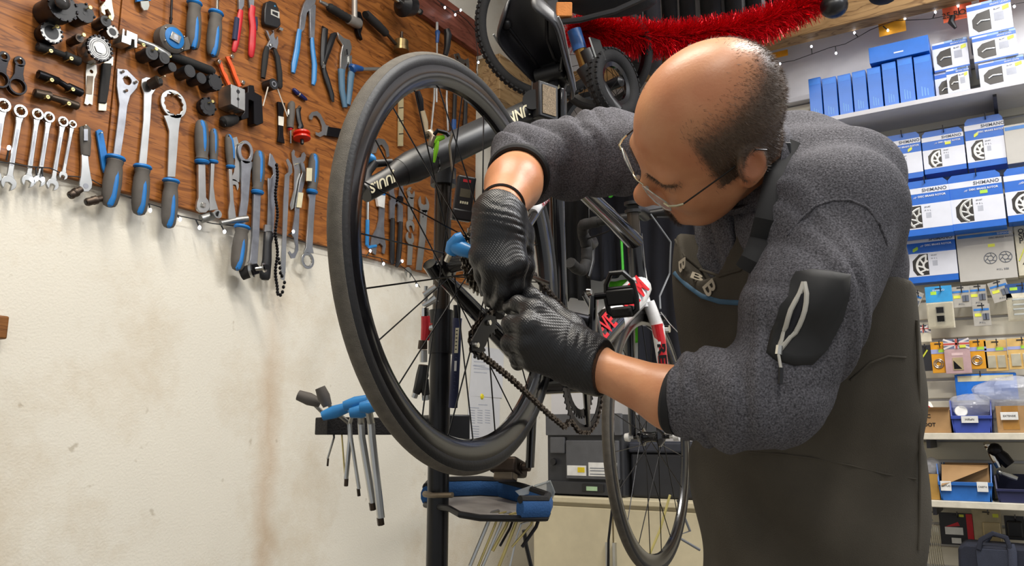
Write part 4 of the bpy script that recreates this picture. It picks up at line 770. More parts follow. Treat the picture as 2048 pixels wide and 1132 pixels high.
# rear derailleur
D = lambda x, y, w_=-.07: bpx(x, y, w_)
MB().tube([D(985, 590), D(998, 610), D(994, 632)], [.012, .014, .012], 10).build('rear_mech_body', MATB, bike)
MB().tube([D(1000, 612), D(1025, 622), D(1034, 618)], [.006, .005, .004], 8).build('barrel_adjuster', BMET, bike)
for w_ in (-.062, -.078): MB().prism([[D(x, y, w_) for x, y in ((975, 628), (992, 634), (985, 655), (972, 690), (962, 706), (946, 700), (944, 682), (958, 655))]], BY*.002).build('cage_plate', MATB, bike)
for x, y in ((981, 645), (957, 690)): gear(b := MB(), D(x, y, -.071), BY, .020, 11, .003, .006, BX, BZ); b.build('jockey_wheel', BLK, bike); MB().lathe(D(x, y, -.082), BY, [(0, .004), (.006, .005)], 8).build('jockey_bolt', CHR, bike)
# chain: links along its run
cpts = [D(975, 598, -.05), D(986, 612, -.062), D(985, 622, -.07), D(970, 634, -.07), D(955, 650, -.07), D(945, 664, -.07), D(943, 680, -.07), D(944, 697, -.07), D(957, 706, -.07), D(985, 727, -.062), D(1020, 755, -.055), D(1060, 792, -.05), D(1095, 826, -.048), D(1130, 855, -.047)]
a0 = math.radians(-115)
cpts += [Bk(bb[0]+.103*math.cos(a), bb[1]+.103*math.sin(a), -.046) for a in np.linspace(a0, 1.75, 9)]+[Bk(.2, .045, -.046), Bk(.03, .055, -.044), Bk(-.03, .05, -.044), Bk(-.058, 0, -.044), Bk(-.03, -.05, -.044)]
S = [0.]
for i in range(1, len(cpts)): S.append(S[-1]+np.linalg.norm(cpts[i]-cpts[i-1]))
CP = np.array(cpts); nl = int(S[-1]/.0127)
chain = MB(); first = {}
CHN = mat('chain_steel', '#5b524a', .35, .9, var=.3, vscale=90)
pos = [np.array([np.interp(k*.0127, S, CP[:, j]) for j in range(3)]) for k in range(nl)]
cr_ = MB(); cr_.tube([pos[0]-BY*.0035, pos[0]+BY*.0035], .0042, 8); chn = cr_.build('chain', CHN, bike)
for k in range(nl-1):
    a, c_ = pos[k], pos[k+1]; d = nrm(c_-a); q = nrm(np.cross(d, BY)); h = .0034 if k % 2 else .0022
    b = MB()
    for s in (-1, 1):
        lp = [a-d*.0038+q*.0, a-d*.002+q*.0042, a+d*.002+q*.0044, a+d*.0063+q*.0027, c_-d*.002+q*.0044, c_+d*.002+q*.0042, c_+d*.0038, c_+d*.002-q*.0042, c_-d*.002-q*.0044, a+d*.0063-q*.0027, a+d*.002-q*.0044, a-d*.002-q*.0042]
        b.prism([[p+BY*s*h for p in lp]], BY*.0009)
    b.tube([c_-BY*.0045, c_+BY*.0045], .0019, 6); b.build('chain_link', CHN, chn, smooth=False)
MB().tube([D(1052, 583, -.1), D(1083, 583, -.1)], .0009, 6).build('cable_end', CHR, bike)
bt('rear_brake', [(.20, .345, -.03), (.17, .335, 0), (.20, .345, .03)], .010, FRM)
# ================================================================ repair stand
st = thing('repair_stand', 'black steel repair stand pole with a tilted clamp arm', 'repair stand', (*P3(876, 1000, 1.52)[:2], 0))
pb = P3(876, 1000, 1.52); POLE = mat('stand_black', '#151517', .3, .3)
MB().tube([V(pb[0], pb[1], .02), V(pb[0], pb[1], P3(876, 700, 1.5)[2])], .0205, 20).build('lower_pole', POLE, st)
MB().tube([V(pb[0], pb[1], P3(876, 720, 1.5)[2]), V(pb[0], pb[1], P3(885, 318, 1.52)[2])], .0172, 20).build('upper_pole', mat('stand_brown', '#3b342d', .25, .6), st)
MB().tube([V(pb[0], pb[1], P3(876, 700, 1.5)[2]), V(pb[0], pb[1], P3(885, 610, 1.52)[2])], .024, 20).build('pole_sleeve', POLE, st)
for a in (0, 2.1, 4.2): MB().tube([V(pb[0], pb[1], .30), V(pb[0]+.42*math.cos(a+.6), pb[1]+.42*math.sin(a+.6), .018)], .016, 10).build('leg', POLE, st)
cl = Bk(.237, .505, 0)
ap = V(pb[0], pb[1], P3(887, 300, 1.53)[2]); adir = nrm(ap-cl); tip = P3(742, 372, 1.42)
def sty(nm, pts, r, m, **k): return MB().tube(pts, r, 22).build(nm, m, st, **k)
A1 = P3(1072, 216, 1.69); A2 = P3(1005, 248, 1.64); A3 = P3(800, 345, 1.465); A4 = P3(728, 385, 1.41)
sty('arm_end', [A1, A2], .0245, MATB); sty('arm', [A2, A2+(A3-A2)*.04, A2+(A3-A2)*.9, A3], [.0255, .030, .030, .026], MATB); sty('arm_tail', [A3, A3+(A4-A3)*.3, A4], [.0255, .0195, .0185], MATB)
sty('arm_ring', [A2+(A3-A2)*.06, A2+(A3-A2)*.10], .0325, FRM); sty('arm_ring', [A2+(A3-A2)*.74, A2+(A3-A2)*.75], .0306, FRM)
xd = nrm(A4-A1)
tw_ = nrm(CAM-(A1+A2)/2); tw_ = nrm(tw_-xd*(tw_@xd)); ud = np.cross(tw_, xd)
CRM = mat('cream_print')
text('arm_lettering', '3 UNN', (A1+A2)/2-(A1-A2)*.12+UP*.006+tw_*.0252, xd, ud, .030, CRM, st, shear=.3, bold=.0006)
text('arm_tail_lettering', 'JUUI.S', (A3+A4)/2+(A4-A3)*.12+tw_*.0196, xd, ud, .022, CRM, st, shear=.3, bold=.0005)
# clamp jaws round the seat post
f1 = P3(1098, 201, 1.655); fx = nrm(nrm(xd)-UP*(xd@UP)*0); jx = nrm(-xd-UP*((-xd)@UP)); jn = nrm(np.cross(UP, jx)); jn = jn if jn@(CAM-f1) > 0 else -jn
MB().box(f1-jn*.012, jx*.026, jn*.012, UP*.039).build('jaw', BLK, st, bevel=.003)
MB().box(f1+jn*.0005, jx*.0175, jn*.0012, UP*.031).build('jaw_pad', mat('cork_pad', '#8d7c66', .9, var=.35, vscale=260, bump=.4, bscale=400), st)
MB().box(f1-jn*.012+jx*.036, jx*.006, jn*.016, UP*.037).build('jaw', FRM, st, bevel=.003); MB().box(f1-jn*.018+jx*.049, jx*.005, jn*.014, UP*.036).build('jaw_rubber', RUB, st, bevel=.003)
sty('jaw_spindle', [f1-jn*.015-jx*.03, A1], [.022, .0245], MATB)
# crank lever at the tail of the arm
sty('lever', [A4, P3(735, 345, 1.43), P3(750, 325, 1.44)], [.012, .008, .008], BLK); sty('lever_bar', [P3(745, 328, 1.45), P3(785, 324, 1.46)], [.008, .006], BLK); MB().ell(P3(738, 318, 1.44), V(.013, 0, 0), V(0, .013, 0), V(0, 0, .010)).build('lever_knob', mat('light_blue_dip'), st)
sty('collar', [V(pb[0], pb[1], ap[2]-.035), V(pb[0], pb[1], ap[2]+.0)], .026, BLK)
# items hung on the stand
def hung(nm, lab, cat, loc): return thing(nm, lab, cat, loc)
t = hung('cable_tie', 'bright green cable tie knotted on the clamp arm', 'cable tie', P3(868, 285, 1.47)); LIM = mat('lime_plastic', '#8fe01c', .4)
MB().tube([P3(888, 274, 1.46), P3(874, 278, 1.455), P3(866, 285, 1.45)], [.004, .006, .004], 8).build('knot', LIM, t); MB().tube([P3(875, 279, 1.455), P3(872, 300, 1.45), P3(868, 325, 1.45)], [.004, .0045, .002], 8).build('tail', LIM, t)
t = hung('cable_stop', 'small silver cable clamp sat on the clamp arm', 'clamp', P3(862, 275, 1.47)); MB().tube([P3(853, 270, 1.46), P3(862, 266, 1.455), P3(866, 274, 1.45), P3(860, 293, 1.45)], [.008, .007, .006, .007], 10).build('body', mat('worn_steel'), t); MB().tube([P3(868, 270, 1.45), P3(875, 261, 1.45), P3(893, 266, 1.46), P3(898, 272, 1.46)], .004, 8).build('hook', BMET, t)
t = hung('hanging_scale', 'black digital hanging scale with small screen hooked on the clamp arm', 'scale', P3(928, 350, 1.40)); sp = 1.45
MB().tube([P3(905, 268, sp), P3(899, 290, sp-.01), P3(903, 330, sp-.02), P3(908, 357, sp-.02)], .0022, 8).build('strap_hook', mat('worn_steel'), t)
ex = nrm(RT*.97+FWH*.24-CU*.1); eu = nrm(np.cross(np.cross(ex, CU), ex)); en = nrm(np.cross(ex, eu)); SCp = P3(928, 392, 1.44)
MB().box(SCp+eu*.003, ex*.0165, eu*.032, en*.010).build('case', BLK, t, bevel=.003); MB().box(SCp-eu*.035, ex*.018, eu*.010, en*.012).build('lower_case', BLK, t, bevel=.003); MB().box(SCp+eu*.004+en*.0102, ex*.0095, eu*.0075, en*.0005).build('screen', mat('lcd', '#5b584a', .2), t)
[MB().box(SCp-eu*.013+ex*(-.006+.004*k)+en*.0102, ex*.0013, eu*.0022, en*.0004).build('printed_mark', CRM, t) for k in range(4)]; MB().box(SCp+eu*.026+en*.0102, ex*.007, eu*.0025, en*.0004).build('brand_mark', RED, t)
t = hung('air_hose', 'red and silver air chuck with dark forked head hung beside the pole', 'air chuck', P3(850, 600, 1.45)); q = 1.45
for nm, pts, m in (('bracket', [(848, 590, .006), (862, 580, .006), (872, 574, .006)], SIL), ('bracket', [(846, 612, .006), (860, 604, .006), (872, 596, .008)], SIL), ('bracket_upright', [(852, 572, .004), (851, 614, .004)], SIL), ('connector', [(849, 616, .008), (849, 632, .008)], CHR), ('hose', [(851, 632, .008), (852, 655, .009), (850, 680, .008)], RED), ('side_port', [(855, 656, .006), (866, 655, .009)], CHR), ('connector', [(846, 681, .008), (845, 698, .009)], BRS), ('connector', [(847, 700, .007), (847, 724, .007)], SIL), ('fork_head', [(847, 730, .009), (845, 750, .012), (838, 775, .010), (832, 786, .007)], MATB), ('fork_arm', [(847, 760, .010), (850, 780, .008), (852, 790, .007)], MATB), ('nozzle', [(831, 786, .006), (828, 795, .006)], SIL), ('nozzle', [(851, 790, .007), (852, 800, .007)], SIL)):
    MB().tube([P3(x, y, q) for x, y, r in pts], [r for x, y, r in pts], 10).build(nm, m, t)
t = hung('mini_pump', 'navy blue mini pump with cream scale strip hung beside the pole', 'pump', P3(915, 640, 1.5)); q = 1.50; NV = mat('navy_rubber')
MB().tube([P3(914, 610, q), P3(914, 640, q)], .007, 10).build('rod', BMET, t); MB().tube([P3(915, 636, q), P3(914, 646, q), P3(913, 700, q), P3(909, 765, q), P3(906, 815, q)], [.0085, .0085, .0078, .0085, .0085], 14).build('body', NV, t)
for k in range(9): MB().tube([P3(909.5-k*.4, 715+k*8, q-.0082), P3(913.5-k*.4, 716+k*8, q-.009)], .0012, 6).build('rib', NV, t)
sq = lambda x0, y0, x1, y1, d: [P3(x0, y0, d), P3(x1, y0, d), P3(x1-(y1-y0)*.05, y1, d), P3(x0-(y1-y0)*.05, y1, d)]
MB().prism([sq(911, 656, 918, 706, q-.0098)], FW*.002).build('scale_strip', mat('cream_print'), t); MB().prism([sq(909, 722, 913.5, 742, q-.0105)], FW*.002).build('label', WHT, t)
for k in range(6): MB().prism([sq(912-k*.4, 660+k*7.5, 915.5-k*.4, 662+k*7.5, q-.0101)], FW*.0004).build('tick', BLK, t)
# tool tray on the pole with blue foam rim
t = thing('tool_tray', 'blue and black rimmed tool tray fixed round the stand pole', 'tray', P3(960, 1010, 1.5))
loop = [(852, 985, 1.55), (862, 962, 1.62), (960, 960, 1.68), (1000, 966, 1.68), (1050, 992, 1.62), (1096, 1022, 1.54), (1092, 1036, 1.48), (1040, 1032, 1.44), (960, 1026, 1.42), (920, 1012, 1.43), (900, 992, 1.47)]
L0 = [P3(*p) for p in loop]; zt_ = np.mean([p[2] for p in L0]); UPP = V(0, 0, 1)
rim = [V(p[0], p[1], zt_+(p[2]-zt_)*.45) for p in L0]
MB().tube(rim[:8], .0105, 10, False, flat=1.7, nref=UPP).build('foam_rim', mat('foam_blue', '#24558c', .8, bump=.3, bscale=300), t)
MB().tube([p+UPP*.016 for p in rim[:8]], .0075, 8).build('top_rim', RUB, t); MB().tube([p-UPP*.017 for p in rim], .006, 8, True).build('lower_rim', BLK, t)
MB().prism([[p-UPP*.016 for p in rim]], -UPP*.003).build('base', mat('tray_grey', '#9b958f', .5), t)
MB().tube([P3(850, 988, 1.5), P3(866, 991, 1.47), P3(905, 990, 1.45)], [.006, .005, .005], 8).build('clamp_bolt', mat('worn_steel'), t)
for i, (x0, y0, x1, y1, r, m) in enumerate([(975, 1048, 940, 1132, .0035, SIL), (990, 1050, 955, 1136, .0022, BRASS), (1000, 1052, 962, 1140, .003, SIL), (1012, 1052, 985, 1102, .003, BRASS), (1020, 1056, 1000, 1092, .0022, BMET), (1028, 1056, 995, 1140, .003, BRASS), (1034, 1070, 1018, 1140, .002, SIL), (1062, 1050, 1024, 1094, .002, BRASS), (1072, 1054, 1044, 1094, .0032, BMET)]):
    t = thing('hex_key', ['thick grey hex key pushed through the tray next to the pole', 'thin brass hex key behind the thick grey one in the tray', 'long silver hex key third in the tray', 'short brass tipped hex key in the middle of the tray', 'short thin black hex key in the middle of the tray', 'long brass hex key hanging lowest from the tray', 'very thin silver hex key hanging from the tray', 'slanted brass hex key near the far tray end', 'dark hex key with chisel tip at the far tray end'][i], 'hex key', P3(x0, y0, 1.46), 'hex keys hung through the round tray')
    MB().tube([P3(x0+8, y0-22, 1.475), P3(x0, y0, 1.47), P3(x1, y1, 1.45)], r, 6).build('shaft', m, t)
    MB().tube([P3(x0+8, y0-22, 1.475), P3(x0+22, y0-26, 1.49)], r, 6).build('bent_end', m, t)
t = thing('parts_box', 'clear plastic parts box lying open in the round tray', 'box', P3(1085, 985, 1.58)); CLR = mat('clear_plastic', '#dfe3e2', .12, alpha=.38)
MB().prism([[P3(1070, 972, 1.6), P3(1100, 963, 1.6), P3(1108, 985, 1.6), P3(1097, 1012, 1.6), P3(1078, 1000, 1.6)]], FWH*.004).build('tub', CLR, t); MB().tube([P3(1070, 972, 1.6), P3(1100, 963, 1.6), P3(1108, 985, 1.6), P3(1097, 1012, 1.6), P3(1078, 1000, 1.6)], .003, 6, True).build('tub_rim', mat('clear_edge', '#c9cfce', .2, alpha=.7), t); MB().prism([[P3(1030, 982, 1.58), P3(1066, 970, 1.6), P3(1072, 985, 1.6), P3(1040, 992, 1.58)]], FWH*.003).build('lid', CLR, t)
# black foam shelf with T handle hex keys
t = thing('foam_shelf', 'black foam tool shelf bar behind the tyre carrying blue handles', 'shelf', P3(700, 855, 1.6))
s0, s1 = P3(642, 852, 1.58), P3(915, 826, 1.75); dv = nrm(s1-s0); dv[2] = 0; dv = nrm(dv); s1 = s0+dv*np.linalg.norm(s1-s0); nn = nrm(np.cross(dv, UPP))
MB().box((s0+s1)/2, dv*np.linalg.norm(s1-s0)/2, nn*.035, UPP*.017).build('foam_bar', mat('black_foam', '#232122', .95, bump=.5, bscale=250), t, bevel=.002); MB().box(s1+dv*.0-UPP*.001-dv*.03+nn*0, dv*.035, nn*.045, UPP*.026).build('end_block', BLK, t, bevel=.003)
MB().tube([s1-dv*.03, V(pb[0], pb[1], s1[2])], .012, 10).build('mount', BLK, t)
kz = s0[2]
for i, (x0, x1, y1, r, hx, hy, hx2, hy2, hm) in enumerate([(668, 655, 932, .0022, 640, 806, 596, 790, GRY), (684, 690, 968, .0016, 655, 812, 640, 775, GRY), (700, 692, 972, .0045, 645, 832, 695, 815, mat('light_blue_dip')), (702, 718, 992, .0035, 688, 812, 735, 800, mat('light_blue_dip')), (724, 746, 1020, .0065, 700, 826, 742, 820, mat('light_blue_dip')), (744, 762, 1050, .007, 720, 815, 752, 812, mat('light_blue_dip'))]):
    t = thing('t_handle_key', ['thin T handle key with grey handle reaching out from the foam shelf', 'brass wire thin T handle key with grey upright handle', 'dark tipped blue T handle key in the foam shelf', 'medium blue T handle key in the foam shelf', 'thick blue T handle key in the foam shelf', 'thickest blue T handle key nearest the tyre in the foam shelf'][i], 'hex key', P3(x0, 850, 1.58), 'T handle keys in the foam shelf')
    d_ = 1.57-.022*i
    MB().tube([P3(x0-2, 845, d_+.03), P3(x0, 875, d_+.02), P3(x1, y1-14, d_)], r, 8).build('shaft', SIL if i != 1 else BRASS, t); MB().tube([P3(x1-(x1-x0)*.1, y1-15, d_), P3(x1, y1, d_)], r*.93, 6).build('hex_tip', BRS, t)
    MB().tube([P3(hx, hy, d_), P3((hx+hx2)/2, (hy+hy2)/2, d_), P3(hx2, hy2, d_)], [.009, .0125, .010], 12).build('handle', hm, t); MB().tube([P3(x0-2, 846, d_+.03), P3((hx+hx2)/2, (hy+hy2)/2, d_)], max(.004, r), 8).build('handle_stem', SIL, t)
t = thing('t_handle_key', 'blue T handle hex key stuck between the spokes at the cassette', 'hex key', P3(915, 495, 1.25)); LB = mat('light_blue_dip')
MB().tube([P3(893, 522, 1.26), P3(903, 500, 1.25)], .0045, 8).build('shaft', CHR, t); MB().tube([P3(902, 506, 1.25), P3(908, 492, 1.245), P3(920, 478, 1.24), P3(927, 474, 1.24)], [.010, .013, .012, .009], 12).build('grip', LB, t); MB().tube([P3(908, 492, 1.245), P3(925, 498, 1.235), P3(942, 504, 1.23)], [.012, .012, .010], 12).build('cross_grip', LB, t)
t = thing('hex_key', 'bright steel hex key held between the gloved hands', 'hex key', P3(1075, 556, 1.2)); MB().tube([P3(1040, 544, 1.2), P3(1097, 567, 1.22)], .0035, 6).build('shaft', CHR, t)
# ================================================================ back wall goods
ZX = V(0, 0, 1); RR = V(0, -1, 0); TOW = V(-1, 0, 0)          # right and out of the back wall as one faces it
SBL = mat('box_blue', '#0d62c4', .35, var=.06); SBW = mat('box_white', '#dadde8', .4, var=.03); SBG = mat('box_grey', '#b9b6b0', .5, var=.03); PRT = mat('print_grey', '#5d6472', .6); PRW = mat('print_white', '#e9eefb', .5)
YST = mat('sticker_yellow', '#dbe04a', .5); GST = mat('sticker_green', '#a8d840', .5); WIN = mat('window_dark', '#2b2724', .3); HOOK = mat('hook_steel', '#4d4d52', .3, .8)
class Face:
    """a rectangle on a plane parallel to the back wall, addressed 0..1 across and up"""
    def __init__(s, x0, y0, x1, y1, off):
        a, c = WB(x0, (y0+y1)/2, off), WB(x1, (y0+y1)/2, off); xm = (x0+x1)/2
        s.L = a[1]; s.W = a[1]-c[1]; s.B = WB(xm, y1, off)[2]; s.Hh = WB(xm, y0, off)[2]-s.B; s.X = D2-off
    def p(s, u, v, o=0.): return V(s.X-o, s.L-u*s.W, s.B+v*s.Hh)
    def poly(s, pts, o): return [s.p(u, v, o) for u, v in pts]
def fpl(f, pts, o, t, m, nm, par, **k): return MB().prism([f.poly(pts, o)], V(t, 0, 0)).build(nm, m, par, smooth=False, **k)
def rect(f, u0, v0, u1, v1, o, t, m, nm, par, **k): return fpl(f, [(u0, v0), (u1, v0), (u1, v1), (u0, v1)], o, t, m, nm, par, **k)
def hook(x, y, off, drop=0):
    P = WB(x, y, off); MB().tube([V(D2-.002, P[1], P[2]-.012), V(P[0]+.012, P[1], P[2]-.012), P+V(.002, 0, -.004), P+V(0, 0, .008)], .0022, 6).build('hook', HOOK, bw)
def ftext(f, nm, s_, u, v, size, m, par, **k): return text(nm, s_, f.p(u, v, k.pop('o', .0012)), RR, ZX, size, m, par, **k)
def rotor(f, par, u0, v0, u1, v1, seed):
    rn = random.Random(seed); oc = [(u0, v0+.25*(v1-v0)), (u0+.22*(u1-u0), v0), (u1, v0), (u1, v1), (u0+.45*(u1-u0), v1), (u0, v1-.3*(v1-v0))]
    wn = fpl(f, oc, .0008, .0006, WIN, 'window', par); m = WHT if seed % 2 else SIL
    c = f.p(u1, v0+(.35+.2*rn.random())*(v1-v0), .0016); R = .62*(u1-u0)*f.W*1.25
    inside = lambda q: q[1] >= f.L-u1*f.W-1e-6 and f.B+v0*f.Hh < q[2] < f.B+v1*f.Hh and q[1] < f.L-u0*f.W
    for rr, w_ in ((R*.95, .0045), (R*.42, .004)):
        pts = [c+rr*(math.cos(a)*RR+math.sin(a)*ZX) for a in np.linspace(1.2, 5.1, 26)]; pts = [q for q in pts if inside(q)]
        if len(pts) > 3: MB().tube(pts, w_, 6, flat=.25, nref=TOW).build('rotor_ring', m, par)
    for a in (1.75, 2.4, 3.1, 3.8, 4.5):
        q0, q1 = c+R*.42*(math.cos(a+.4)*RR+math.sin(a+.4)*ZX), c+R*.9*(math.cos(a)*RR+math.sin(a)*ZX)
        if inside(q0) and inside(q1): MB().tube([q0, q1], .0035, 6, flat=.3, nref=TOW).build('rotor_arm', m, par)
def rotorbox(lab, x0, y0, x1, y1, off=.14, th=.075, seed=0, st=(.32, .62), hk=True, green=False, grp='hanging rotor boxes'):
    f = Face(x0, y0, x1, y1, off); t = thing('rotor_box', lab, 'box', f.p(.5, 0), grp)
    fpl(f, [(0, 0), (1, 0), (1, .87), (0, .87)], 0, th, SBL, 'carton', t, bevel=.001)
    fpl(f, [(0.02, .86), (.98, .86), (.98, .93), (.90, 1), (.10, 1), (.02, .93)], .0, .003, SBL, 'hang_flap', t)
    rect(f, 0, .76, 1, .865, .0005, .0004, SBW, 'name_stripe', t); rect(f, 0, .12, 1, .56, .0005, .0004, SBW, 'white_panel', t)
    h = f.Hh; ftext(f, 'maker_name', 'SHIMANO', .72, .81, h*.085, PRT, t, bold=.0004, space=1.05); ftext(f, 'product_name', 'DISC BRAKE ROTOR', .66, .70, h*.048, PRW, t, bold=.0002); ftext(f, 'series_mark', '//F', .33, .69, h*.05, PRW, t, shear=.4)
    ftext(f, 'size_print', 'SM-RT', .56, .50, h*.035, PRT, t); ftext(f, 'size_print', 'M  S  L', .56, .44, h*.035, PRT, t); rect(f, .52, .30, .62, .40, .0007, .0003, mat('print_pale', '#b2b6c2', .6), 'print_block', t)
    rotor(f, t, .12, .14, .44, .54, seed)
    u, v = st; fpl(f, [(u-.06, v-.035), (u-.04, v-.05), (u+.05, v-.01), (u+.06, v+.03), (u+.04, v+.05), (u-.05, v+.01)] if seed % 2 else [(u-.07, v-.03), (u+.07, v-.03), (u+.07, v+.03), (u-.07, v+.03)], .0012, .0006, GST if green else YST, 'price_sticker', t)
    if hk: hook((x0+x1)/2-2, y0-4, off+.02)
rotorbox('blue and white rotor box half hidden by the shoulder under the shelf', 1640, 286, 1682, 345, seed=1, hk=False)
rotorbox('brightly lit rotor box hanging first under the shelf bracket', 1686, 284, 1764, 372, seed=2, st=(.75, .62))
rotorbox('rotor box with white spider rotor hanging second under the shelf', 1764, 268, 1844, 360, seed=3, st=(.72, .63))
rotorbox('rotor box with dark grey rotor hanging third under the shelf', 1845, 258, 1930, 344, seed=4, st=(.62, .66))
rotorbox('rotor box with white curved rotor hanging under the shelf beside the grey box', 1931, 232, 2012, 333, seed=5, st=(.28, .66))
rotorbox('rotor box at the end of the middle row peeking past the sleeve', 1760, 380, 1796, 470, off=.12, seed=6, hk=False)
rotorbox('rotor box with filigree silver rotor in the middle row', 1797, 360, 1902, 470, off=.17, seed=8, st=(.18, .63))
rotorbox('rotor box with green price sticker in the middle row', 1897, 345, 2008, 457, off=.165, seed=10, st=(.66, .64), green=True)
rotorbox('rotor box with white toothed rotor at the end of the middle row', 2010, 331, 2110, 440, off=.16, seed=7, st=(.8, .6))
rotorbox('rotor box edge showing under the sleeve in the lower row', 1782, 478, 1806, 568, off=.085, th=.05, seed=9, hk=False)
rotorbox('rotor box with white rotor hanging in the lower row', 1812, 458, 1913, 564, off=.088, th=.05, seed=11, st=(.2, .64), green=True)
def cardbox(nm, lab, x0, y0, x1, y1, off, th, m, cat='box', grp=None, hk=None):
    f = Face(x0, y0, x1, y1, off); t = thing(nm, lab, cat, f.p(.5, 0), grp); rect(f, 0, 0, 1, 1, 0, th, m, 'carton', t, bevel=.001)
    if hk: hook(*hk, off+.02)
    return t, f
t, f = cardbox('rotor_carton', 'plain grey rotor carton with two disc drawings', 1914, 442, 2030, 560, .088, .05, SBG, hk=(1960, 440))
rect(f, .03, .74, .93, .79, .0006, .0005, mat('band_blue', '#2f78c4', .4), 'band', t); ftext(f, 'maker_name', 'SHIMANO', .85, .765, .010, PRW, t); ftext(f, 'product_name', 'DISC BRAKE ROTOR', .8, .70, .009, PRT, t); rect(f, .55, .55, .67, .60, .0008, .0006, YST, 'price_sticker', t); ftext(f, 'print', 'M S L  SIZE', .76, .16, .008, PRT, t)
for u in (.57, .83):
    c = f.p(u, .36, .001); R = .11*f.W
    for rr in (R, R*.45): MB().tube([c+rr*(math.cos(a)*RR+math.sin(a)*ZX) for a in np.linspace(0, 2*math.pi, 20)[:-1]], .0012, 5, True).build('disc_drawing', PRT, t)
    for a in np.linspace(0, 5.2, 6): MB().tube([c+R*.45*(math.cos(a)*RR+math.sin(a)*ZX), c+R*(math.cos(a+.5)*RR+math.sin(a+.5)*ZX)], .001, 5).build('disc_drawing', PRT, t)
MB().box(f.p(.38, .95, .001), RR*.012, V(.0004, 0, 0), ZX*.0022).build('hang_slot', BLK, t)
t, f = cardbox('rotor_carton', 'plain grey carton with a blue stripe beside the upper hanging boxes', 2010, 243, 2110, 322, .15, .05, SBG); rect(f, .02, .86, .98, .95, .0006, .0005, mat('band_blue'), 'band', t)
t, f = cardbox('spare_parts_box', 'cream box lettered original spare parts at the picture edge', 2032, 448, 2130, 548, .085, .05, mat('box_cream', '#c9c3ae', .5)); 
for k, s_ in enumerate(('ORIGINAL', 'SPARE', 'PARTS')): ftext(f, 'lettering', s_, .08, .90-.10*k, .022 if k == 0 else .028, BLK, t, ax='LEFT', bold=.0005)
fpl(f, [(.1, .22), (.5, .75), (.5, .22)], .001, .0006, WIN, 'window', t); MB().tube([f.p(.04, .3, .001), f.p(.22, .62, .001)], .002, 5).build('yellow_line', YST, t); c = f.p(.25, .10, .001); MB().tube([c+.014*(math.cos(a)*RR+math.sin(a)*ZX) for a in np.linspace(0, 6.1, 16)], .0012, 5).build('disc_drawing', PRT, t)
# upper shelf
SHW = mat('shelf_white', '#c9c9cf', .45, var=.03)
sz = WB(1830, 200, .25)[2]
sh = thing('wall_shelf', 'white wall shelf carrying the upright blue boxes', 'shelf', V(D2-.12, .2, sz), 'shelves on the back wall')
yl = WB(1614, 240, .25)[1]
MB().bb((D2-.25, -1.3, sz-.018), (D2-.0145, yl, sz)).build('board', SHW, sh, smooth=False, bevel=.001)
for px, py in ((1690, 262), (1990, 200)):
    y_ = WB(px, py, .1)[1]; MB().prism([[V(D2-.0145, y_+.006, sz-.0185), V(D2-.20, y_+.006, sz-.0185), V(D2-.20, y_+.006, sz-.028), V(D2-.0145, y_+.006, sz-.11)]], V(0, -.012, 0)).build('bracket', mat('bracket_grey', '#4b4b52', .4, .6), sh, smooth=False)
yz = .03; GB = 'upright blue boxes on the upper shelf'
xs_ = [(1619, 1645, 155), (1646, 1676, 154), (1677, 1705, 148), (1706, 1735, 141), (1736, 1765, 134), (1766, 1796, 124), (1797, 1829, 114), (1830, 1866, 110)]
ord_ = ['first', 'second', 'third', 'fourth', 'fifth', 'sixth', 'seventh', 'last']
for i, (a, c, y0) in enumerate(xs_):
    f = Face(a, y0, c-1.5, 236-(a-1619)*.205, .235); f.Hh = WB((a+c)/2, y0, .235)[2]-sz-.0006; f.B = sz+.0006
    t = thing('upright_blue_box', ord_[i]+' in the row of upright glossy blue boxes, counted from the free shelf end', 'box', f.p(.5, 0), GB); rect(f, 0, 0, 1, 1, 0, .19, mat('carton_blue', '#1b6fd2', .28, var=.1, vscale=14), 'carton', t, bevel=.0015)
    for k in range(3): rect(f, .3+.17*k, .08, .36+.17*k, .30-.03*k, .0004, .0003, mat('print_light_blue', '#6fa7e6', .4), 'print_line', t)
    fpl(f, [(.06, .84), (.94, .84), (.94, .96), (.06, .96)], .0003, .0002, mat('tuck_blue', '#2a7de0', .3), 'tuck_flap', t)
t, f = cardbox('lying_blue_box', 'long blue box lying on top of the upright blue boxes', 1738, 96, 1860, 128, .245, .16, mat('carton_blue')); 
topz = max(WB((a+c)/2, y0, .235)[2] for a, c, y0 in xs_[5:])
for ch_ in list(t.children): ch_.location.z += topz+.0015-f.B
t.location.z += 0; rect(f, .42, .3+(topz+.0015-f.B)/f.Hh, .58, .38+(topz+.0015-f.B)/f.Hh, .0006, .0004, PRW, 'label_strip', t)
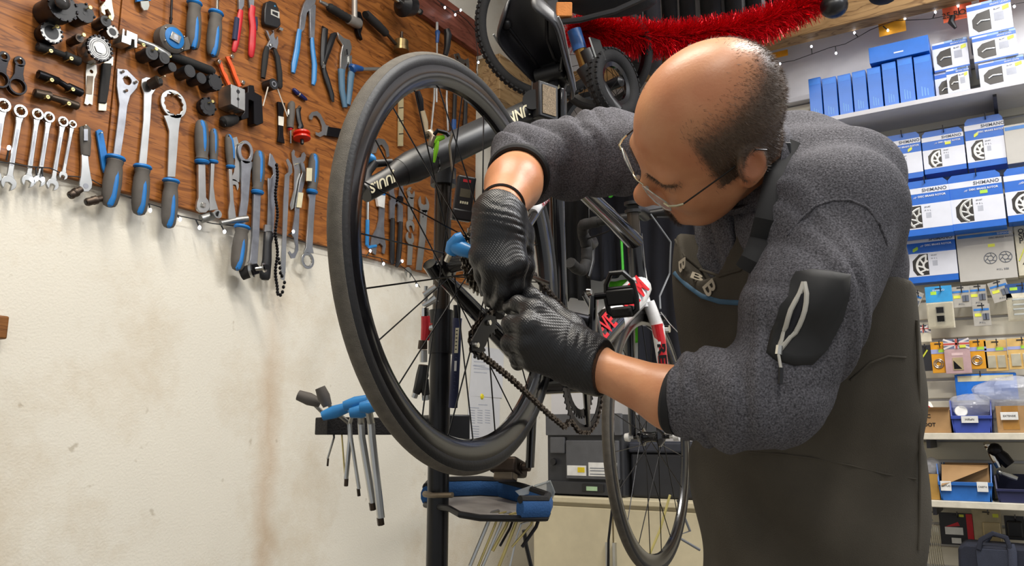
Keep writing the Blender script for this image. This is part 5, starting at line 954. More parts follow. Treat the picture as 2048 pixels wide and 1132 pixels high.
def leverbox(lab, x0, y0, x1, y1, off, zb_=None, th=.16):
    f = Face(x0, y0, x1, y1, off)
    if zb_ is not None: f.B = zb_+.0008
    t = thing('brake_lever_box', lab, 'box', f.p(.5, 0), 'brake lever boxes on the upper shelf')
    rect(f, 0, 0, 1, 1, 0, th, SBW, 'carton', t, bevel=.001); rect(f, 0, .80, 1, .93, .0005, .0005, SBL, 'blue_band', t); rect(f, 0, .0, 1, .05, .0005, .0005, SBL, 'blue_edge', t); rect(f, .35, .93, 1, 1.0, .0004, .0004, mat('band_pale', '#8fb0dc', .4), 'name_band', t)
    fpl(f, [(.10, .28), (.22, .12), (.52, .14), (.52, .74), (.22, .68), (.10, .52)], .0008, .0006, WIN, 'window', t)
    MB().tube([f.p(.2, .36, .002), f.p(.3, .44, .003), f.p(.5, .42, .002)], .003, 6).build('lever', SIL, t)
    ftext(f, 'maker_name', 'SHIMANO', .74, .965, f.Hh*.07, PRT, t, bold=.0003); ftext(f, 'product_name', 'BRAKE LEVER', .74, .865, f.Hh*.075, PRW, t); ftext(f, 'print', 'BL-MT', .68, .70, f.Hh*.06, PRT, t); rect(f, .6, .35, .82, .6, .0006, .0003, mat('print_pale'), 'print_block', t)
    fpl(f, [(.80, .62), (.95, .66), (.95, .78), (.80, .74)], .0012, .0006, YST, 'price_sticker', t); return f.B+f.Hh
z_ = sz+.0002
z1 = leverbox('brake lever box at the bottom of the tall stack', 1957, 112, 2050, 166, .22, z_); z1 = leverbox('brake lever box in the middle of the tall stack', 1946, 74, 2036, 128, .225, z1); leverbox('brake lever box on top of the tall stack', 1937, 24, 2028, 92, .22, z1)
z1 = leverbox('brake lever box under the leaning one beside the blue boxes', 1868, 118, 1932, 178, .17, z_, .12); leverbox('brake lever box on the short stack beside the blue boxes', 1864, 66, 1936, 124, .18, z1, .12)
leverbox('small white brake box standing in front of the short stack', 1893, 130, 1938, 180, .235, z_, .05)
# orange price cards and fairy lights along the long beam
def card(lab, x0, y0, x1, y1, m, off=.085, txt=None, rot=0):
    f = Face(x0, y0, x1, y1, off); t = thing('price_card', lab, 'card', f.p(.5, 1), 'paper price cards under the beam'); rect(f, 0, 0, 1, 1, 0, .0006, m, 'card', t)
    if txt: ftext(f, 'handwriting', txt, .5, .45, f.Hh*.5, BLK, t, o=.001)
OC = mat('card_orange', '#e8a01e', .7); RC = mat('card_coral', '#ee6a42', .7)
card('thin orange paper card taped beside the bald head', 1530, 104, 1576, 116, OC); card('orange paper card hung on the fairy lights', 1757, 42, 1812, 68, OC); card('coral paper card with handwriting at the beam', 1885, 10, 1945, 40, RC, txt='25 RON'); card('coral paper card cut by the picture top', 1958, -12, 2012, 14, RC)
fp = [(1500, 140), (1542, 129), (1588, 121), (1624, 108), (1660, 95), (1690, 88), (1716, 74), (1740, 60), (1764, 50), (1790, 41), (1822, 40), (1860, 38), (1890, 32), (1925, 28), (1960, 22), (2000, 14), (2060, 2)]
fairy('fairy_lights', 'string of white fairy lights along the back wall under the beam', [WB(x, y, .10) for x, y in fp], [(WB(1624, 108, .1), V(0, 0, .034)), (WB(1671, 93, .1), V(0, 0, -.03)), (WB(1716, 74, .1), V(0, .012, .022)), (WB(1766, 52, .1), V(0, -.016, -.024)), (WB(1810, 40, .1), V(0, 0, .006)), (WB(1866, 36, .1), V(0, -.01, .022)), (WB(1918, 28, .1), V(0, 0, .034)), (WB(2028, 8, .1), V(0, 0, -.01)), (WB(1560, 126, .1), V(0, 0, -.004))])
t = thing('peg_clip', 'black plastic clip holding the coral card', 'clip', WB(1905, 40, .09)); MB().tube([WB(1906, 32, .095), WB(1902, 44, .095), WB(1911, 56, .095)], [.010, .012, .006], 8).build('body', BLK, t)
# small hanging packs
def pack(nm, lab, x0, y0, x1, y1, m, off=.10, tilt=0., hd=None, hdm=None, extra=None, grp='small hanging packs'):
    f = Face(x0, y0, x1, y1, off); t = thing(nm, lab, 'pack', f.p(.5, 1), grp)
    rect(f, 0, 0, 1, 1, 0, .006, m, 'card', t, bevel=.0008)
    if hdm is not None: rect(f, 0, hd, 1, 1, .0005, .0004, hdm, 'header', t)
    MB().box(f.p(.5, .94, .001), RR*min(.011, f.W*.25), V(.0004, 0, 0), ZX*.002).build('hang_slot', BLK, t)
    if extra: extra(f, t)
    if tilt:
        t.rotation_euler.x = -tilt
    hook((x0+x1)/2, y0+2, off+.022); return t
def greypads(f, t):
    rect(f, .06, .70, .94, .80, .0008, .0005, mat('band_blue'), 'band', t); rect(f, .10, .44, .48, .58, .001, .0006, YST, 'price_sticker', t)
    for u in (.66, .82): MB().box(f.p(u, .42, .002), RR*.0055, V(.001, 0, 0), ZX*.011).build('pad_picture', PRT, t)
    ftext(f, 'print', 'M S L', .5, .16, .008, PRT, t)
PG = mat('pack_grey', '#a8a49c', .55)
pack('brake_pad_pack', 'grey brake pad pack tilted beside the apron edge', 1818, 582, 1852, 622, PG, tilt=-.45, extra=greypads); pack('brake_pad_pack', 'grey brake pad pack hanging straight between blister packs', 1903, 573, 1941, 615, PG, extra=greypads)
pack('brake_pad_pack', 'grey brake pad pack with a second one hung below', 1938, 570, 1974, 612, PG, off=.09, extra=greypads); pack('brake_pad_pack', 'lower grey brake pad pack hung under another', 1946, 608, 1981, 652, PG, off=.115, extra=greypads); pack('brake_pad_pack', 'grey brake pad pack tilted the other way near the large blister', 1975, 562, 2014, 604, PG, tilt=.22, extra=greypads)
BLI = mat('blister_clear', '#d8d2bd', .08, alpha=.35)
def blister(f, t):
    rect(f, .03, .02, .97, .60, .012, .012, BLI, 'blister', t, bevel=.003)
    for v in (.22, .42): MB().box(f.p(.5, v, .008), RR*.015, V(.004, 0, 0), ZX*.014).build('cable_clip', BLK, t, bevel=.003)
    ftext(f, 'print', 'SHIMANO', .5, .90, .009, PRW, t); rect(f, .2, .80, .42, .88, .001, .0006, GST, 'price_sticker', t)
CARDW = mat('card_white', '#d6cfbb', .5)
pack('blister_pack', 'cyan headed blister pack with two black clips', 1853, 572, 1907, 657, CARDW, off=.11, hd=.62, hdm=mat('card_cyan', '#2a97d6', .45), extra=blister)
def bl2(f, t):
    rect(f, .03, .02, .97, .62, .012, .012, BLI, 'blister', t, bevel=.003); rect(f, .15, .82, .4, .9, .001, .0006, GST, 'price_sticker', t)
    for v in (.16, .42): MB().tube([f.p(.2, v, .010), f.p(.8, v, .010), f.p(.8, v+.14, .010), f.p(.2, v+.14, .010)], .004, 6, True).build('moulding', mat('clear_edge'), t)
pack('blister_pack', 'large clear blister pack with dark blue header at the picture edge', 2013, 566, 2075, 641, CARDW, hd=.74, hdm=mat('card_navy', '#1c4a86', .45), extra=bl2)
def jack(f, t, v0=.72):
    fl = thing('flag_print', 'union flag print', '', f.p(.5, .86)); del fl['category']; fl.parent = t; fl.location = (f.p(.5, .86)-np.array(t['_o'])).tolist()
    rect(f, .0, v0, 1, 1, .0006, .0004, mat('flag_blue', '#6a7390', .6), 'flag_field', fl)
    for a, c in (((0, v0), (1, 1)), ((0, 1), (1, v0))): MB().tube([f.p(*a, .0012), f.p(*c, .0012)], .0035, 4, flat=.2, nref=TOW).build('flag_diagonal', mat('flag_white', '#d9d2d2', .6), fl)
    m = (1+v0)/2; rect(f, 0, m-.05, 1, m+.05, .0014, .0004, mat('flag_white'), 'flag_cross', fl); rect(f, .42, v0, .58, 1, .0014, .0004, mat('flag_white'), 'flag_cross', fl); rect(f, 0, m-.028, 1, m+.028, .0019, .0004, mat('flag_red', '#c4544e', .6), 'flag_cross', fl); rect(f, .46, v0, .54, 1, .0019, .0004, mat('flag_red'), 'flag_cross', fl)
def pinkx(f, t):
    jack(f, t); rect(f, .3, .1, .7, .46, .0022, .0015, mat('foil', '#c9b68c', .25, .4), 'window', t); fpl(f, [(.33, .13), (.64, .13), (.33, .38)], .003, .0006, BMET, 'pad', t); rect(f, .28, .52, .72, .6, .001, .0005, mat('pack_pale_pink', '#d9bcbc', .6), 'label', t); rect(f, .62, .74, .86, .82, .0026, .0006, YST, 'price_sticker', t)
pack('pad_card', 'pink brake pad card with flag print and foil window', 1889, 678, 1941, 747, mat('pack_pink', '#b99a9c', .6), off=.12, extra=pinkx)
def orx(f, t):
    rect(f, 0, .62, 1, .76, .001, .0005, mat('pack_lilac', '#9aa2cf', .5), 'stripe', t); rect(f, .5, .66, .88, .76, .0016, .0006, GST, 'price_sticker', t)
    c = f.p(.45, .3, .003)
    for rr in (.016, .010): MB().tube([c+rr*(math.cos(a)*RR+math.sin(a)*ZX) for a in np.linspace(0, 6, 18)], .0018, 6).build('chain_part', SIL, t)
def foilx(f, t):
    rect(f, 0, .64, 1, .74, .001, .0005, mat('pack_lilac'), 'stripe', t); rect(f, .5, .66, .85, .76, .0016, .0006, GST, 'price_sticker', t)
    for u in (.1, .54): rect(f, u, .1, u+.36, .5, .004, .003, mat('foil_bright', '#dcd3b8', .15, .6), 'foil_pocket', t, bevel=.001)
YP = mat('pack_amber', '#dd9a18', .5)
pack('chain_pack', 'amber pack with a ring behind the pink flag card', 1863, 684, 1893, 746, YP, off=.105, extra=orx); pack('chain_pack', 'amber pack with green sticker between pink card and foil pack', 1936, 680, 1974, 738, YP, off=.10, extra=orx); pack('chain_pack', 'pale amber pack with two foil pockets', 1970, 680, 2015, 742, mat('pack_sand', '#d5b06a', .5), extra=foilx); pack('chain_pack', 'tall amber pack with silver pocket at the picture edge', 2016, 676, 2070, 738, mat('pack_sand'), off=.115, extra=foilx)
pack('seal_pack', 'small clear pack with flag print beside the apron', 1832, 650, 1862, 684, CARDW, extra=lambda f, t: jack(f, t, .55)); pack('tube_pack', 'black packed tube with yellow slash beside the apron', 1834, 690, 1864, 742, mat('pack_black', '#26262b', .4), extra=lambda f, t: (MB().tube([f.p(.35, .5, .002), f.p(.75, .8, .002)], .003, 5).build('slash', YST, t), rect(f, .0, .12, .35, .25, .001, .0006, YST, 'price_sticker', t)))
# lower shelves
def shelf(lab, y, off=.30, th=.022):
    z_ = WB(1950, y, off)[2]; t = thing('wall_shelf', lab, 'shelf', V(D2-.15, -.2, z_), 'shelves on the back wall'); MB().bb((D2-off, -1.3, z_-th), (D2-.0145, .42, z_)).build('board', mat('shelf_cream', '#d9d3c2', .45), t, smooth=False, bevel=.002)
    for y_ in (.3, -.5): MB().bb((D2-off+.05, y_-.006, z_-th-.03), (D2-.0146, y_+.006, z_-th)).build('bracket', mat('bracket_grey'), t, smooth=False)
    return z_
zs1 = shelf('cream shelf with cardboard box and blue bin', 866); zs2 = shelf('lower cream shelf with the blue parts bin', 1004)
CB = mat('cardboard', '#a9855a', .75, var=.08); CBD = mat('cardboard_ochre', '#ad8640', .7)
def openbox(nm, lab, x0, y0, x1, y1, off, zb_, m, dep=.16, cat='box'):
    f = Face(x0, y0, x1, y1, off); f.B = zb_+.0008; t = thing(nm, lab, cat, f.p(.5, 0)); W, Hh = f.W, f.Hh
    rect(f, 0, 0, 1, 1, 0, .003, m, 'front', t); X = f.X
    for u in (0, 1): MB().bb((X+.003, f.L-u*W-.0015, f.B), (X+dep, f.L-u*W+.0015, f.B+Hh)).build('side', m, t, smooth=False)
    MB().bb((X+dep-.003, f.L-W+.002, f.B), (X+dep, f.L-.002, f.B+Hh*1.05)).build('back', m, t, smooth=False); MB().bb((X+.003, f.L-W+.002, f.B), (X+dep-.003, f.L-.002, f.B+.003)).build('base', m, t, smooth=False); return t, f
t, f = openbox('cardboard_box', 'open cardboard box with marker writing on the cream shelf', 1838, 820, 1900, 866, .27, zs1, CB); ftext(f, 'handwriting', 'TIC', .25, .72, .018, BLK, t, bold=.0004); ftext(f, 'handwriting', 'ADOT', .28, .35, .017, BLK, t, bold=.0004); MB().prism([[f.p(0, 1.0), f.p(1, 1.0), f.p(1.04, 1.1, .02), f.p(.02, 1.12, .02)]], V(.002, 0, 0)).build('flap', CB, t, smooth=False)
t = thing('paper_sheet', 'crumpled striped paper sheet in the open cardboard box', 'paper', f.p(.3, 1)); MB().add([f.p(0, .9, -.02), f.p(.55, .95, -.02), f.p(.4, 1.35, -.05), f.p(.05, 1.6, -.06), f.p(.0, 1.2, -.02)], [(0, 1, 2, 3, 4)]).build('sheet', mat('paper_white'), t); MB().tube([f.p(.02, 1.4, -.04), f.p(.3, 1.2, -.03), f.p(.5, 1.0, -.015)], .002, 5).build('stripe', RED, t)
BIN = mat('bin_blue', '#34499f', .4); BIN2 = mat('bin_bright_blue', '#2766b4', .4)
def bin_(nm, lab, x0, y0, x1, y1, zb_, m, off=.28):
    f = Face(x0, y0, x1, y1, off); f.B = zb_+.0008; t = thing(nm, lab, 'bin', f.p(.5, 0), 'open fronted parts bins'); X = f.X; d = .2
    fpl(f, [(.06, 0), (.94, 0), (.92, .42), (.94, .48), (.06, .48), (.08, .42)], 0, .004, m, 'front', t, bevel=.001); rect(f, .02, .42, .98, .52, .008, .006, m, 'front_lip', t, bevel=.001)
    for u, s in ((0.0, 1), (.96, -1)): MB().prism([[V(X, f.L-(u+.02*s)*f.W, f.B+.45*f.Hh), V(X+.03, f.L-u*f.W, f.B+f.Hh), V(X+d, f.L-u*f.W, f.B+f.Hh), V(X+d, f.L-(u+.05*s)*f.W, f.B), V(X, f.L-(u+.06*s)*f.W, f.B)]], V(0, -.004, 0)).build('side', m, t, smooth=False)
    MB().bb((X+d-.004, f.L-f.W*.95, f.B), (X+d, f.L-.05*f.W, f.B+f.Hh)).build('back', m, t, smooth=False); MB().bb((X+.004, f.L-f.W*.93, f.B), (X+d-.004, f.L-.07*f.W, f.B+.004)).build('base', m, t, smooth=False); return t, f
def label(f, t, u, v, s_, w_=.04, h=.014): MB().box(f.p(u, v, .0095), RR*w_/2, V(.0005, 0, 0), ZX*h/2*1.6).build('label', WHT, t, bevel=.001); text('handwriting', s_, f.p(u, v, .0104), RR, ZX, min(h*.7, 1.35*w_/len(s_)), BLK, t)
t, f = bin_('parts_bin', 'navy blue parts bin with white handwritten label on the cream shelf', 1900, 800, 1986, 866, zs1, BIN); label(f, t, .46, .40, 'HiReN', .05)
b = thing('plastic_jar', 'small jar with white lid lying in the navy bin', 'jar', f.p(.27, .6)); MB().lathe(f.p(.27, .66, -.01), V(1, .05, -.25), [(0, .018), (.002, .020), (.012, .020), (.013, .018), (.05, .018)], 20).build('lid', WHT, b)
def crumple(nm, lab, c, rx, ry, rz, m, seed, amp=.22):
    rn = np.random.default_rng(seed); b = MB(); b.ell(c, V(rx, 0, 0), V(0, ry, 0), V(0, 0, rz), 26, 16); vs = np.array(b.v)-np.asarray(c); D = rn.normal(size=(10, 3)); ph = rn.random(10)*6
    s = 1+amp*sum(np.abs(np.sin((vs/np.array([rx, ry, rz]))@D[k]*2.2+ph[k]))-.6 for k in range(10))/4
    b.v = [tuple(x) for x in vs*s[:, None]+np.asarray(c)]; o = b.build(nm, m, smooth=True, angle=25); return tag(o, lab, 'bag', 'crumpled plastic bags')
CLB = mat('bag_clear', '#d5d8e2', .1, alpha=.42, bump=.5, bscale=60)
crumple('plastic_bag', 'clear crumpled plastic bag heaped over the navy bin', f.p(.55, .85, -.07), .06, .075, .04, CLB, 3); crumple('plastic_bag', 'large clear crumpled plastic bag on the taped cardboard box', WB(2022, 785, .2), .09, .10, .055, CLB, 5, .3)
t, f = openbox('cardboard_box', 'taped cardboard box with a small white label', 1994, 812, 2075, 866, .275, zs1, CB); rect(f, .14, .12, .55, 1, .001, .0005, mat('parcel_tape', '#a77a3c', .25), 'tape', t); label(f, t, .32, .62, 'EXTENSIE', .05, .016)
t, f = openbox('display_tray', 'bright blue display tray hung above the shelf', 1912, 748, 2034, 800, .10, WB(1970, 800, .10)[2], mat('tray_blue', '#1f73d6', .35), .05, 'tray'); rect(f, .04, .72, .96, .94, .0006, .0005, mat('tray_cream', '#d6cfae', .5), 'strip', t); hook(1960, 746, .11)
t, f = bin_('parts_bin', 'bright blue parts bin with two white labels on the lower shelf', 1874, 930, 1988, 1003, zs2, BIN2); label(f, t, .16, .40, 'BUTUC', .032, .020); label(f, t, .80, .40, 'CASETA', .032, .020)
t, f2 = openbox('cardboard_box', 'flat closed cardboard box tilted in the bright blue bin', 1884, 910, 1976, 962, .25, f.B+.03, CB, .10); MB().prism([[f2.p(0, 1.0), f2.p(1.0, .96), f2.p(1.0, .92, .02), f2.p(-.02, .2, .045)]], V(.003, 0, 0)).build('flap', CB, t, smooth=False)
t, f = openbox('cardboard_box', 'ochre cardboard box beside the bright blue bin', 1842, 952, 1878, 1003, .27, zs2, CBD); crumple('plastic_bag', 'clear plastic bag stuffed into the ochre box', f.p(.45, 1.15, -.07), .055, .045, .04, CLB, 9)
t, f = bin_('parts_bin', 'dark navy parts bin holding metal parts at the picture edge', 1990, 950, 2085, 1003, zs2, mat('bin_navy', '#22264d', .45))
for i, (a, c, r, m, lab) in enumerate([((1975, 890), (1998, 935), .012, CHR, 'chrome quill part leaning in the dark navy bin'), ((1990, 900), (2020, 930), .022, BMET, 'black seat clamp lump in the dark navy bin'), ((2000, 945), (2035, 958), .010, SIL, 'silver bolt lying on the dark navy bin')]):
    t = thing('metal_part', lab, 'part', WB(*a, .2), 'metal parts heaped in the dark navy bin'); MB().tube([WB(*a, .20), WB((a[0]+c[0])/2, (a[1]+c[1])/2, .2), WB(*c, .2)], [r*.7, r, r*.8], 10).build('body', m, t); MB().sph(WB(*a, .2), r*1.1, 10, 6).build('knob', m, t)
# lowest row
def lowpack(nm, lab, x0, y0, x1, y1, m, extra): pack(nm, lab, x0, y0, x1, y1, m, off=.09, extra=extra, grp='packs below the lower shelf')
lowpack('cassette_pack', 'red and black pack with a white barcode label', 1880, 1026, 1948, 1090, mat('pack_black'), lambda f, t: (rect(f, .80, .2, .98, .98, .001, .0005, RED, 'red_edge', t), rect(f, .15, .32, .68, .55, .0016, .0006, WHT, 'label', t), fpl(f, [(.15, .55), (.6, .60), (.55, .72)], .001, .0006, RED, 'red_swoosh', t), rect(f, .6, .88, .74, .96, .0016, .0006, YST, 'price_sticker', t), rect(f, .32, .05, .6, .22, .0018, .0006, WHT, 'barcode', t)))
lowpack('clear_pack', 'clear pack with golden foil hanging below the lower shelf', 1946, 1020, 2004, 1092, mat('pack_beige', '#b3a685', .4), lambda f, t: (rect(f, .35, .1, .95, .66, .006, .005, mat('foil'), 'foil', t, bevel=.002), rect(f, .72, .8, .92, .9, .001, .0006, YST, 'price_sticker', t)))
lowpack('brake_caliper_pack', 'black shoe shaped pack on a hook at the picture edge', 2010, 1032, 2050, 1080, mat('pack_black'), lambda f, t: rect(f, .1, .1, .9, .8, .012, .012, BLK, 'insert', t, bevel=.006))
t = thing('spoke_bundle', 'clear tube of spokes hanging beside the apron', 'spokes', WB(1860, 1030, .1)); hook(1858, 1022, .12)
for k in range(7): MB().tube([WB(1850+k*4, 1040+k*2, .1+.003*(k % 3)), WB(1862+k*4.5, 1140, .1+.003*(k % 3))], .0014, 6).build('spoke', CHR, t)
MB().tube([WB(1852, 1032, .1), WB(1862, 1044, .1)], .010, 10).build('tie', mat('clear_edge'), t)
t = thing('holdall_bag', 'dark navy fabric holdall with loop handles', 'bag', WB(1990, 1132, .3)); NB = mat('holdall_navy', '#1d2130', .8, bump=.3, bscale=500); f = Face(1915, 1092, 2075, 1180, .34)
fpl(f, [(0, 0), (1, 0), (1, .9), (.95, .97), (.12, 1), (.03, .9)], 0, .16, NB, 'body', t, bevel=.012); rect(f, .26, .1, .68, .92, .004, .004, mat('holdall_panel', '#2f3444', .8, bump=.3, bscale=500), 'front_pocket', t, bevel=.002)
MB().tube([f.p(.30, .9, .006), f.p(.34, 1.12, .004), f.p(.5, 1.28, 0), f.p(.66, 1.2, 0), f.p(.70, .95, .006), f.p(.74, .2, .008)], .008, 8, flat=.5, nref=TOW).build('handle', NB, t); MB().tube([f.p(.36, .95, -.1), f.p(.46, 1.18, -.1), f.p(.62, 1.16, -.1), f.p(.68, .95, -.1)], .007, 8).build('handle', NB, t); MB().tube([f.p(.68, .0, .01), f.p(.72, .9, .01), f.p(.70, 1.05, 0)], .012, 8, flat=.3, nref=TOW).build('strap', mat('holdall_panel'), t)
# ================================================================ corner behind the bicycle: desk cabinet, printer, clothes, papers
cx = 2.72; f = Face(1066, 998, 1420, 1300, D2-cx); cz = f.B+f.Hh
t = thing('cabinet', 'low cream cabinet under the dark printer', 'cabinet', V(cx+.3, (f.L+f.L-f.W)/2, 0)); CRE = mat('cabinet_cream', '#d2c7a8', .45, var=.04)
MB().bb((cx+.012, f.L-f.W, .0), (D2-.02, f.L, cz-.022)).build('body', CRE, t, smooth=False, bevel=.003); MB().bb((cx-.012, f.L-f.W-.01, cz-.022), (D2-.02, f.L+.006, cz)).build('top', CRE, t, smooth=False, bevel=.004)
for u0, u1 in ((.01, .485), (.495, .99)):
    d_ = MB().bb((cx-.006, f.L-u1*f.W, .05), (cx+.0115, f.L-u0*f.W, cz-.035)).build('door', CRE, t, smooth=False, bevel=.003); MB().bb((cx-.02, f.L-(u1 if u0 < .2 else u0+.03)*f.W+.01, cz-.25), (cx-.0065, f.L-(u1 if u0 < .2 else u0+.03)*f.W+.02, cz-.15)).build('handle', SIL, d_, smooth=False)
PRN = mat('printer_grey', '#55565a', .5); PRD = mat('printer_dark', '#2f3034', .5); f = Face(1092, 822, 1245, 990, D2-cx-.04); f.B = cz+.0008
t = thing('printer', 'large dark grey office printer on the cream cabinet', 'printer', f.p(.5, 0)); X = f.X
MB().bb((X+.01, f.L-f.W, f.B), (X+.42, f.L, f.B+f.Hh*.97)).build('body', PRD, t, smooth=False, bevel=.006); rect(f, .0, .72, 1, .98, .004, .016, PRN, 'control_panel', t, bevel=.004); rect(f, .28, .20, .96, .66, .008, .016, PRN, 'front_door', t, bevel=.004); rect(f, .06, .50, .26, .70, .004, .012, PRN, 'side_panel', t, bevel=.004); rect(f, .02, .02, .98, .17, .012, .02, PRD, 'paper_tray', t, bevel=.004); rect(f, .50, .06, .78, .15, .016, .006, BLK, 'tray_handle', t, bevel=.002)
rect(f, .30, .24, .55, .36, .0095, .001, WHT, 'warning_label', t); rect(f, .44, .28, .53, .34, .0105, .001, mat('label_yellow', '#e2c81e', .5), 'laser_label', t); rect(f, .58, .24, .94, .40, .0095, .001, WHT, 'warning_label', t); rect(f, .56, .07, .70, .12, .0175, .001, mat('lcd_green', '#a9c9a2', .4), 'paper_gauge', t)
for v in (.26, .30, .33): rect(f, .60, v, .85, v+.008, .0105, .0004, PRT, 'print_line', t)
MB().lathe(f.p(.12, .40, .016), V(1, 0, 0), [(0, .012), (.01, .014)], 14).build('knob', BLK, t)
t = thing('desk_boxes', 'dark storage box standing beside the printer', 'box', V(cx+.2, f.L-f.W-.16, cz)); MB().bb((cx+.08, f.L-f.W-.36, cz+.001), (cx+.4, f.L-f.W-.012, cz+.16)).build('body', mat('box_dark', '#1d1f26', .5), t, smooth=False, bevel=.01); MB().bb((cx+.07, f.L-f.W-.365, cz+.161), (cx+.41, f.L-f.W-.008, cz+.20)).build('lid', mat('lid_dark', '#2c2f3a', .5), t, smooth=False, bevel=.008)
# papers on the tool wall
PAP = mat('paper_sheet_white', '#dcdcde', .7, var=.02)
def sheet(lab, q, lines, pin=None):
    t = thing('paper_notice', lab, 'paper', WL(*q[0], .003)); MB().prism([[WL(x, y, .004) for x, y in q]], V(0, .0015, 0)).build('sheet', PAP, t, smooth=False)
    for x0, y0, x1, y1 in lines: MB().tube([WL(x0, y0, .0045), WL(x1, y1, .0045)], .0016, 4, flat=.3, nref=V(0, 1, 0)).build('print_line', mat('print_pale'), t)
    if pin: MB().lathe(WL(*pin, .010), V(0, 1, 0), [(0, .008), (.004, .012), (.008, .012)], 12).build('pin', mat('pin_yellow', '#e6d51c', .4), t)
sheet('white printed notice above the yellow pinned one', [(946, 690), (1008, 700), (1004, 796), (938, 792)], [(948, 716+k*7, 966+(k*13) % 22, 718+k*7) for k in range(5)]+[(946, 731, 985, 738)])
sheet('white price list pinned with a yellow pin', [(938, 792), (1000, 797), (998, 890), (934, 890)], [(957, 809, 975, 810), (940, 815, 958, 816)]+[(940+(k % 3)*15, 820+(k//3)*5, 950+(k % 3)*15, 821+(k//3)*5) for k in range(18)]+[(942, 852+k*5, 958, 853+k*5) for k in range(5)], (966, 793))
# clothes on the back wall
def cloth(nm, lab, x0, y0, x1, y1, off, m, folds, seed, flare=.08, parts=None):
    f = Face(x0, y0, x1, y1, off); t = thing(nm, lab, 'garment', f.p(.5, 1), 'garments hung on the back wall'); nx, nz = 36, 18; vs = []; fs = []; rn = random.Random(seed); ph = rn.random()*6
    for j in range(nz+1):
        v = 1-j/nz
        for i in range(nx+1):
            u = i/nx; uu = .5+(u-.5)*(1+flare*(1-v)); a = (.25+.75*(1-v))
            vs.append(f.p(uu, v-.02*math.sin(u*9+ph)*(1-v), a*.018*math.sin(u*folds+ph+.8*math.sin(v*3))+.012*math.sin(u*folds*.45+2*ph)))
    for j in range(nz):
        for i in range(nx): a = j*(nx+1)+i; fs.append((a, a+1, a+nx+2, a+nx+1))
    o = MB().add(vs, fs).build('cloth', m, t); md = o.modifiers.new('thick', 'SOLIDIFY'); md.thickness = .004; return t, f
NVC = mat('jersey_navy', '#12141f', .85, bump=.2, bscale=700); BKC = mat('jersey_black', '#0f0f12', .85, bump=.2, bscale=700)
cloth('jersey', 'black jersey hanging behind the seat tube', 1118, 380, 1178, 600, .10, BKC, 18, 1); t, f = cloth('jersey', 'long black jersey with green logo hanging behind the top tube', 1180, 372, 1290, 555, .14, NVC, 26, 2)
text('logo', 'S', f.p(.45, .9, .03), RR, ZX, .05, mat('logo_green', '#4fd23a', .5), t, bold=.002, shear=.3); MB().tube([f.p(.62, .5, .028), f.p(.64, .05, .03)], .006, 6).build('green_stripe', mat('logo_green'), t)
cloth('jersey', 'wide navy jacket hanging beside the white bicycle frame', 1280, 420, 1420, 790, .16, NVC, 22, 3); cloth('jersey', 'bright green shirt tail hanging low behind the front wheel', 1216, 560, 1275, 690, .07, mat('shirt_green', '#55b81e', .8, bump=.2, bscale=600), 14, 4); cloth('jersey', 'deep green jersey edge showing beside the apron', 1345, 600, 1400, 690, .11, mat('jersey_green', '#1d4a1c', .85), 10, 5)
# tall dark tyre hung in the corner behind the seat tube
def ring(nm, lab, c, n, R, r, m, cat, grp, knob=False, spokes=0, parent=None, n2=72):
    t = thing(nm, lab, cat, np.asarray(c)-V(0, 0, R), grp); n = nrm(n); pr = [(R-r+r*math.cos(a), r*math.sin(a)) for a in np.linspace(0, 2*math.pi, 13)[:-1]]
    MB().rev(c, n, pr, n2).build('tyre', m, t); e = nrm(np.cross(n, V(.1, .3, 1))); g = np.cross(n, e); c = np.asarray(c)
    if knob:
        b = MB(); K = int(2*math.pi*R/.020)
        for k in range(K):
            a = 2*math.pi*k/K; d = math.cos(a)*e+math.sin(a)*g; tg = np.cross(n, d)
            for s in (-.55, .0, .55): b.box(c+d*(R-r+r*math.cos(s*1.3)*1.02)+n*r*s*1.25, tg*.006, d*.003, n*r*.20)
        o = b.build('tread_knobs', m, t); o['kind'] = 'stuff'
    if spokes:
        MB().rev(c, n, [(R-2*r+.004, .010), (R-2*r+.004, -.010), (R-2*r-.012, -.006), (R-2*r-.012, .006)], n2).build('rim', RIMM, t); MB().lathe(c-n*.04, n, [(0, .005), (.01, .018), (.07, .018), (.08, .005)], 14).build('hub', BLK, t)
        for k in range(spokes):
            a = 2*math.pi*k/spokes; d = math.cos(a)*e+math.sin(a)*g; a2 = a+(.8 if k % 2 else -.8); d2 = math.cos(a2)*e+math.sin(a2)*g; MB().tube([c+d2*.018+n*(.03 if (k//2) % 2 else -.03), c+d*(R-2*r-.008)], .0011, 5).build('spoke', SPK, t)
    return t
TD = mat('tyre_black', '#141416', .8, var=.2, bump=.3, bscale=300); VIEW = nrm(-FW)
t = ring('tyre_hoop', 'tall slick tyre hanging in the corner behind the seat tube', P3(1066, 520, 2.75), nrm(RT*.97-FW*.25), .34, .022, TD, 'tyre', 'spare tyres')
q = P3(1066, 520, 2.75)+UP*.30; MB().tube([q, V(q[0], q[1], CEIL-.001)], .003, 6).build('hanging_cord', WIRE, t)
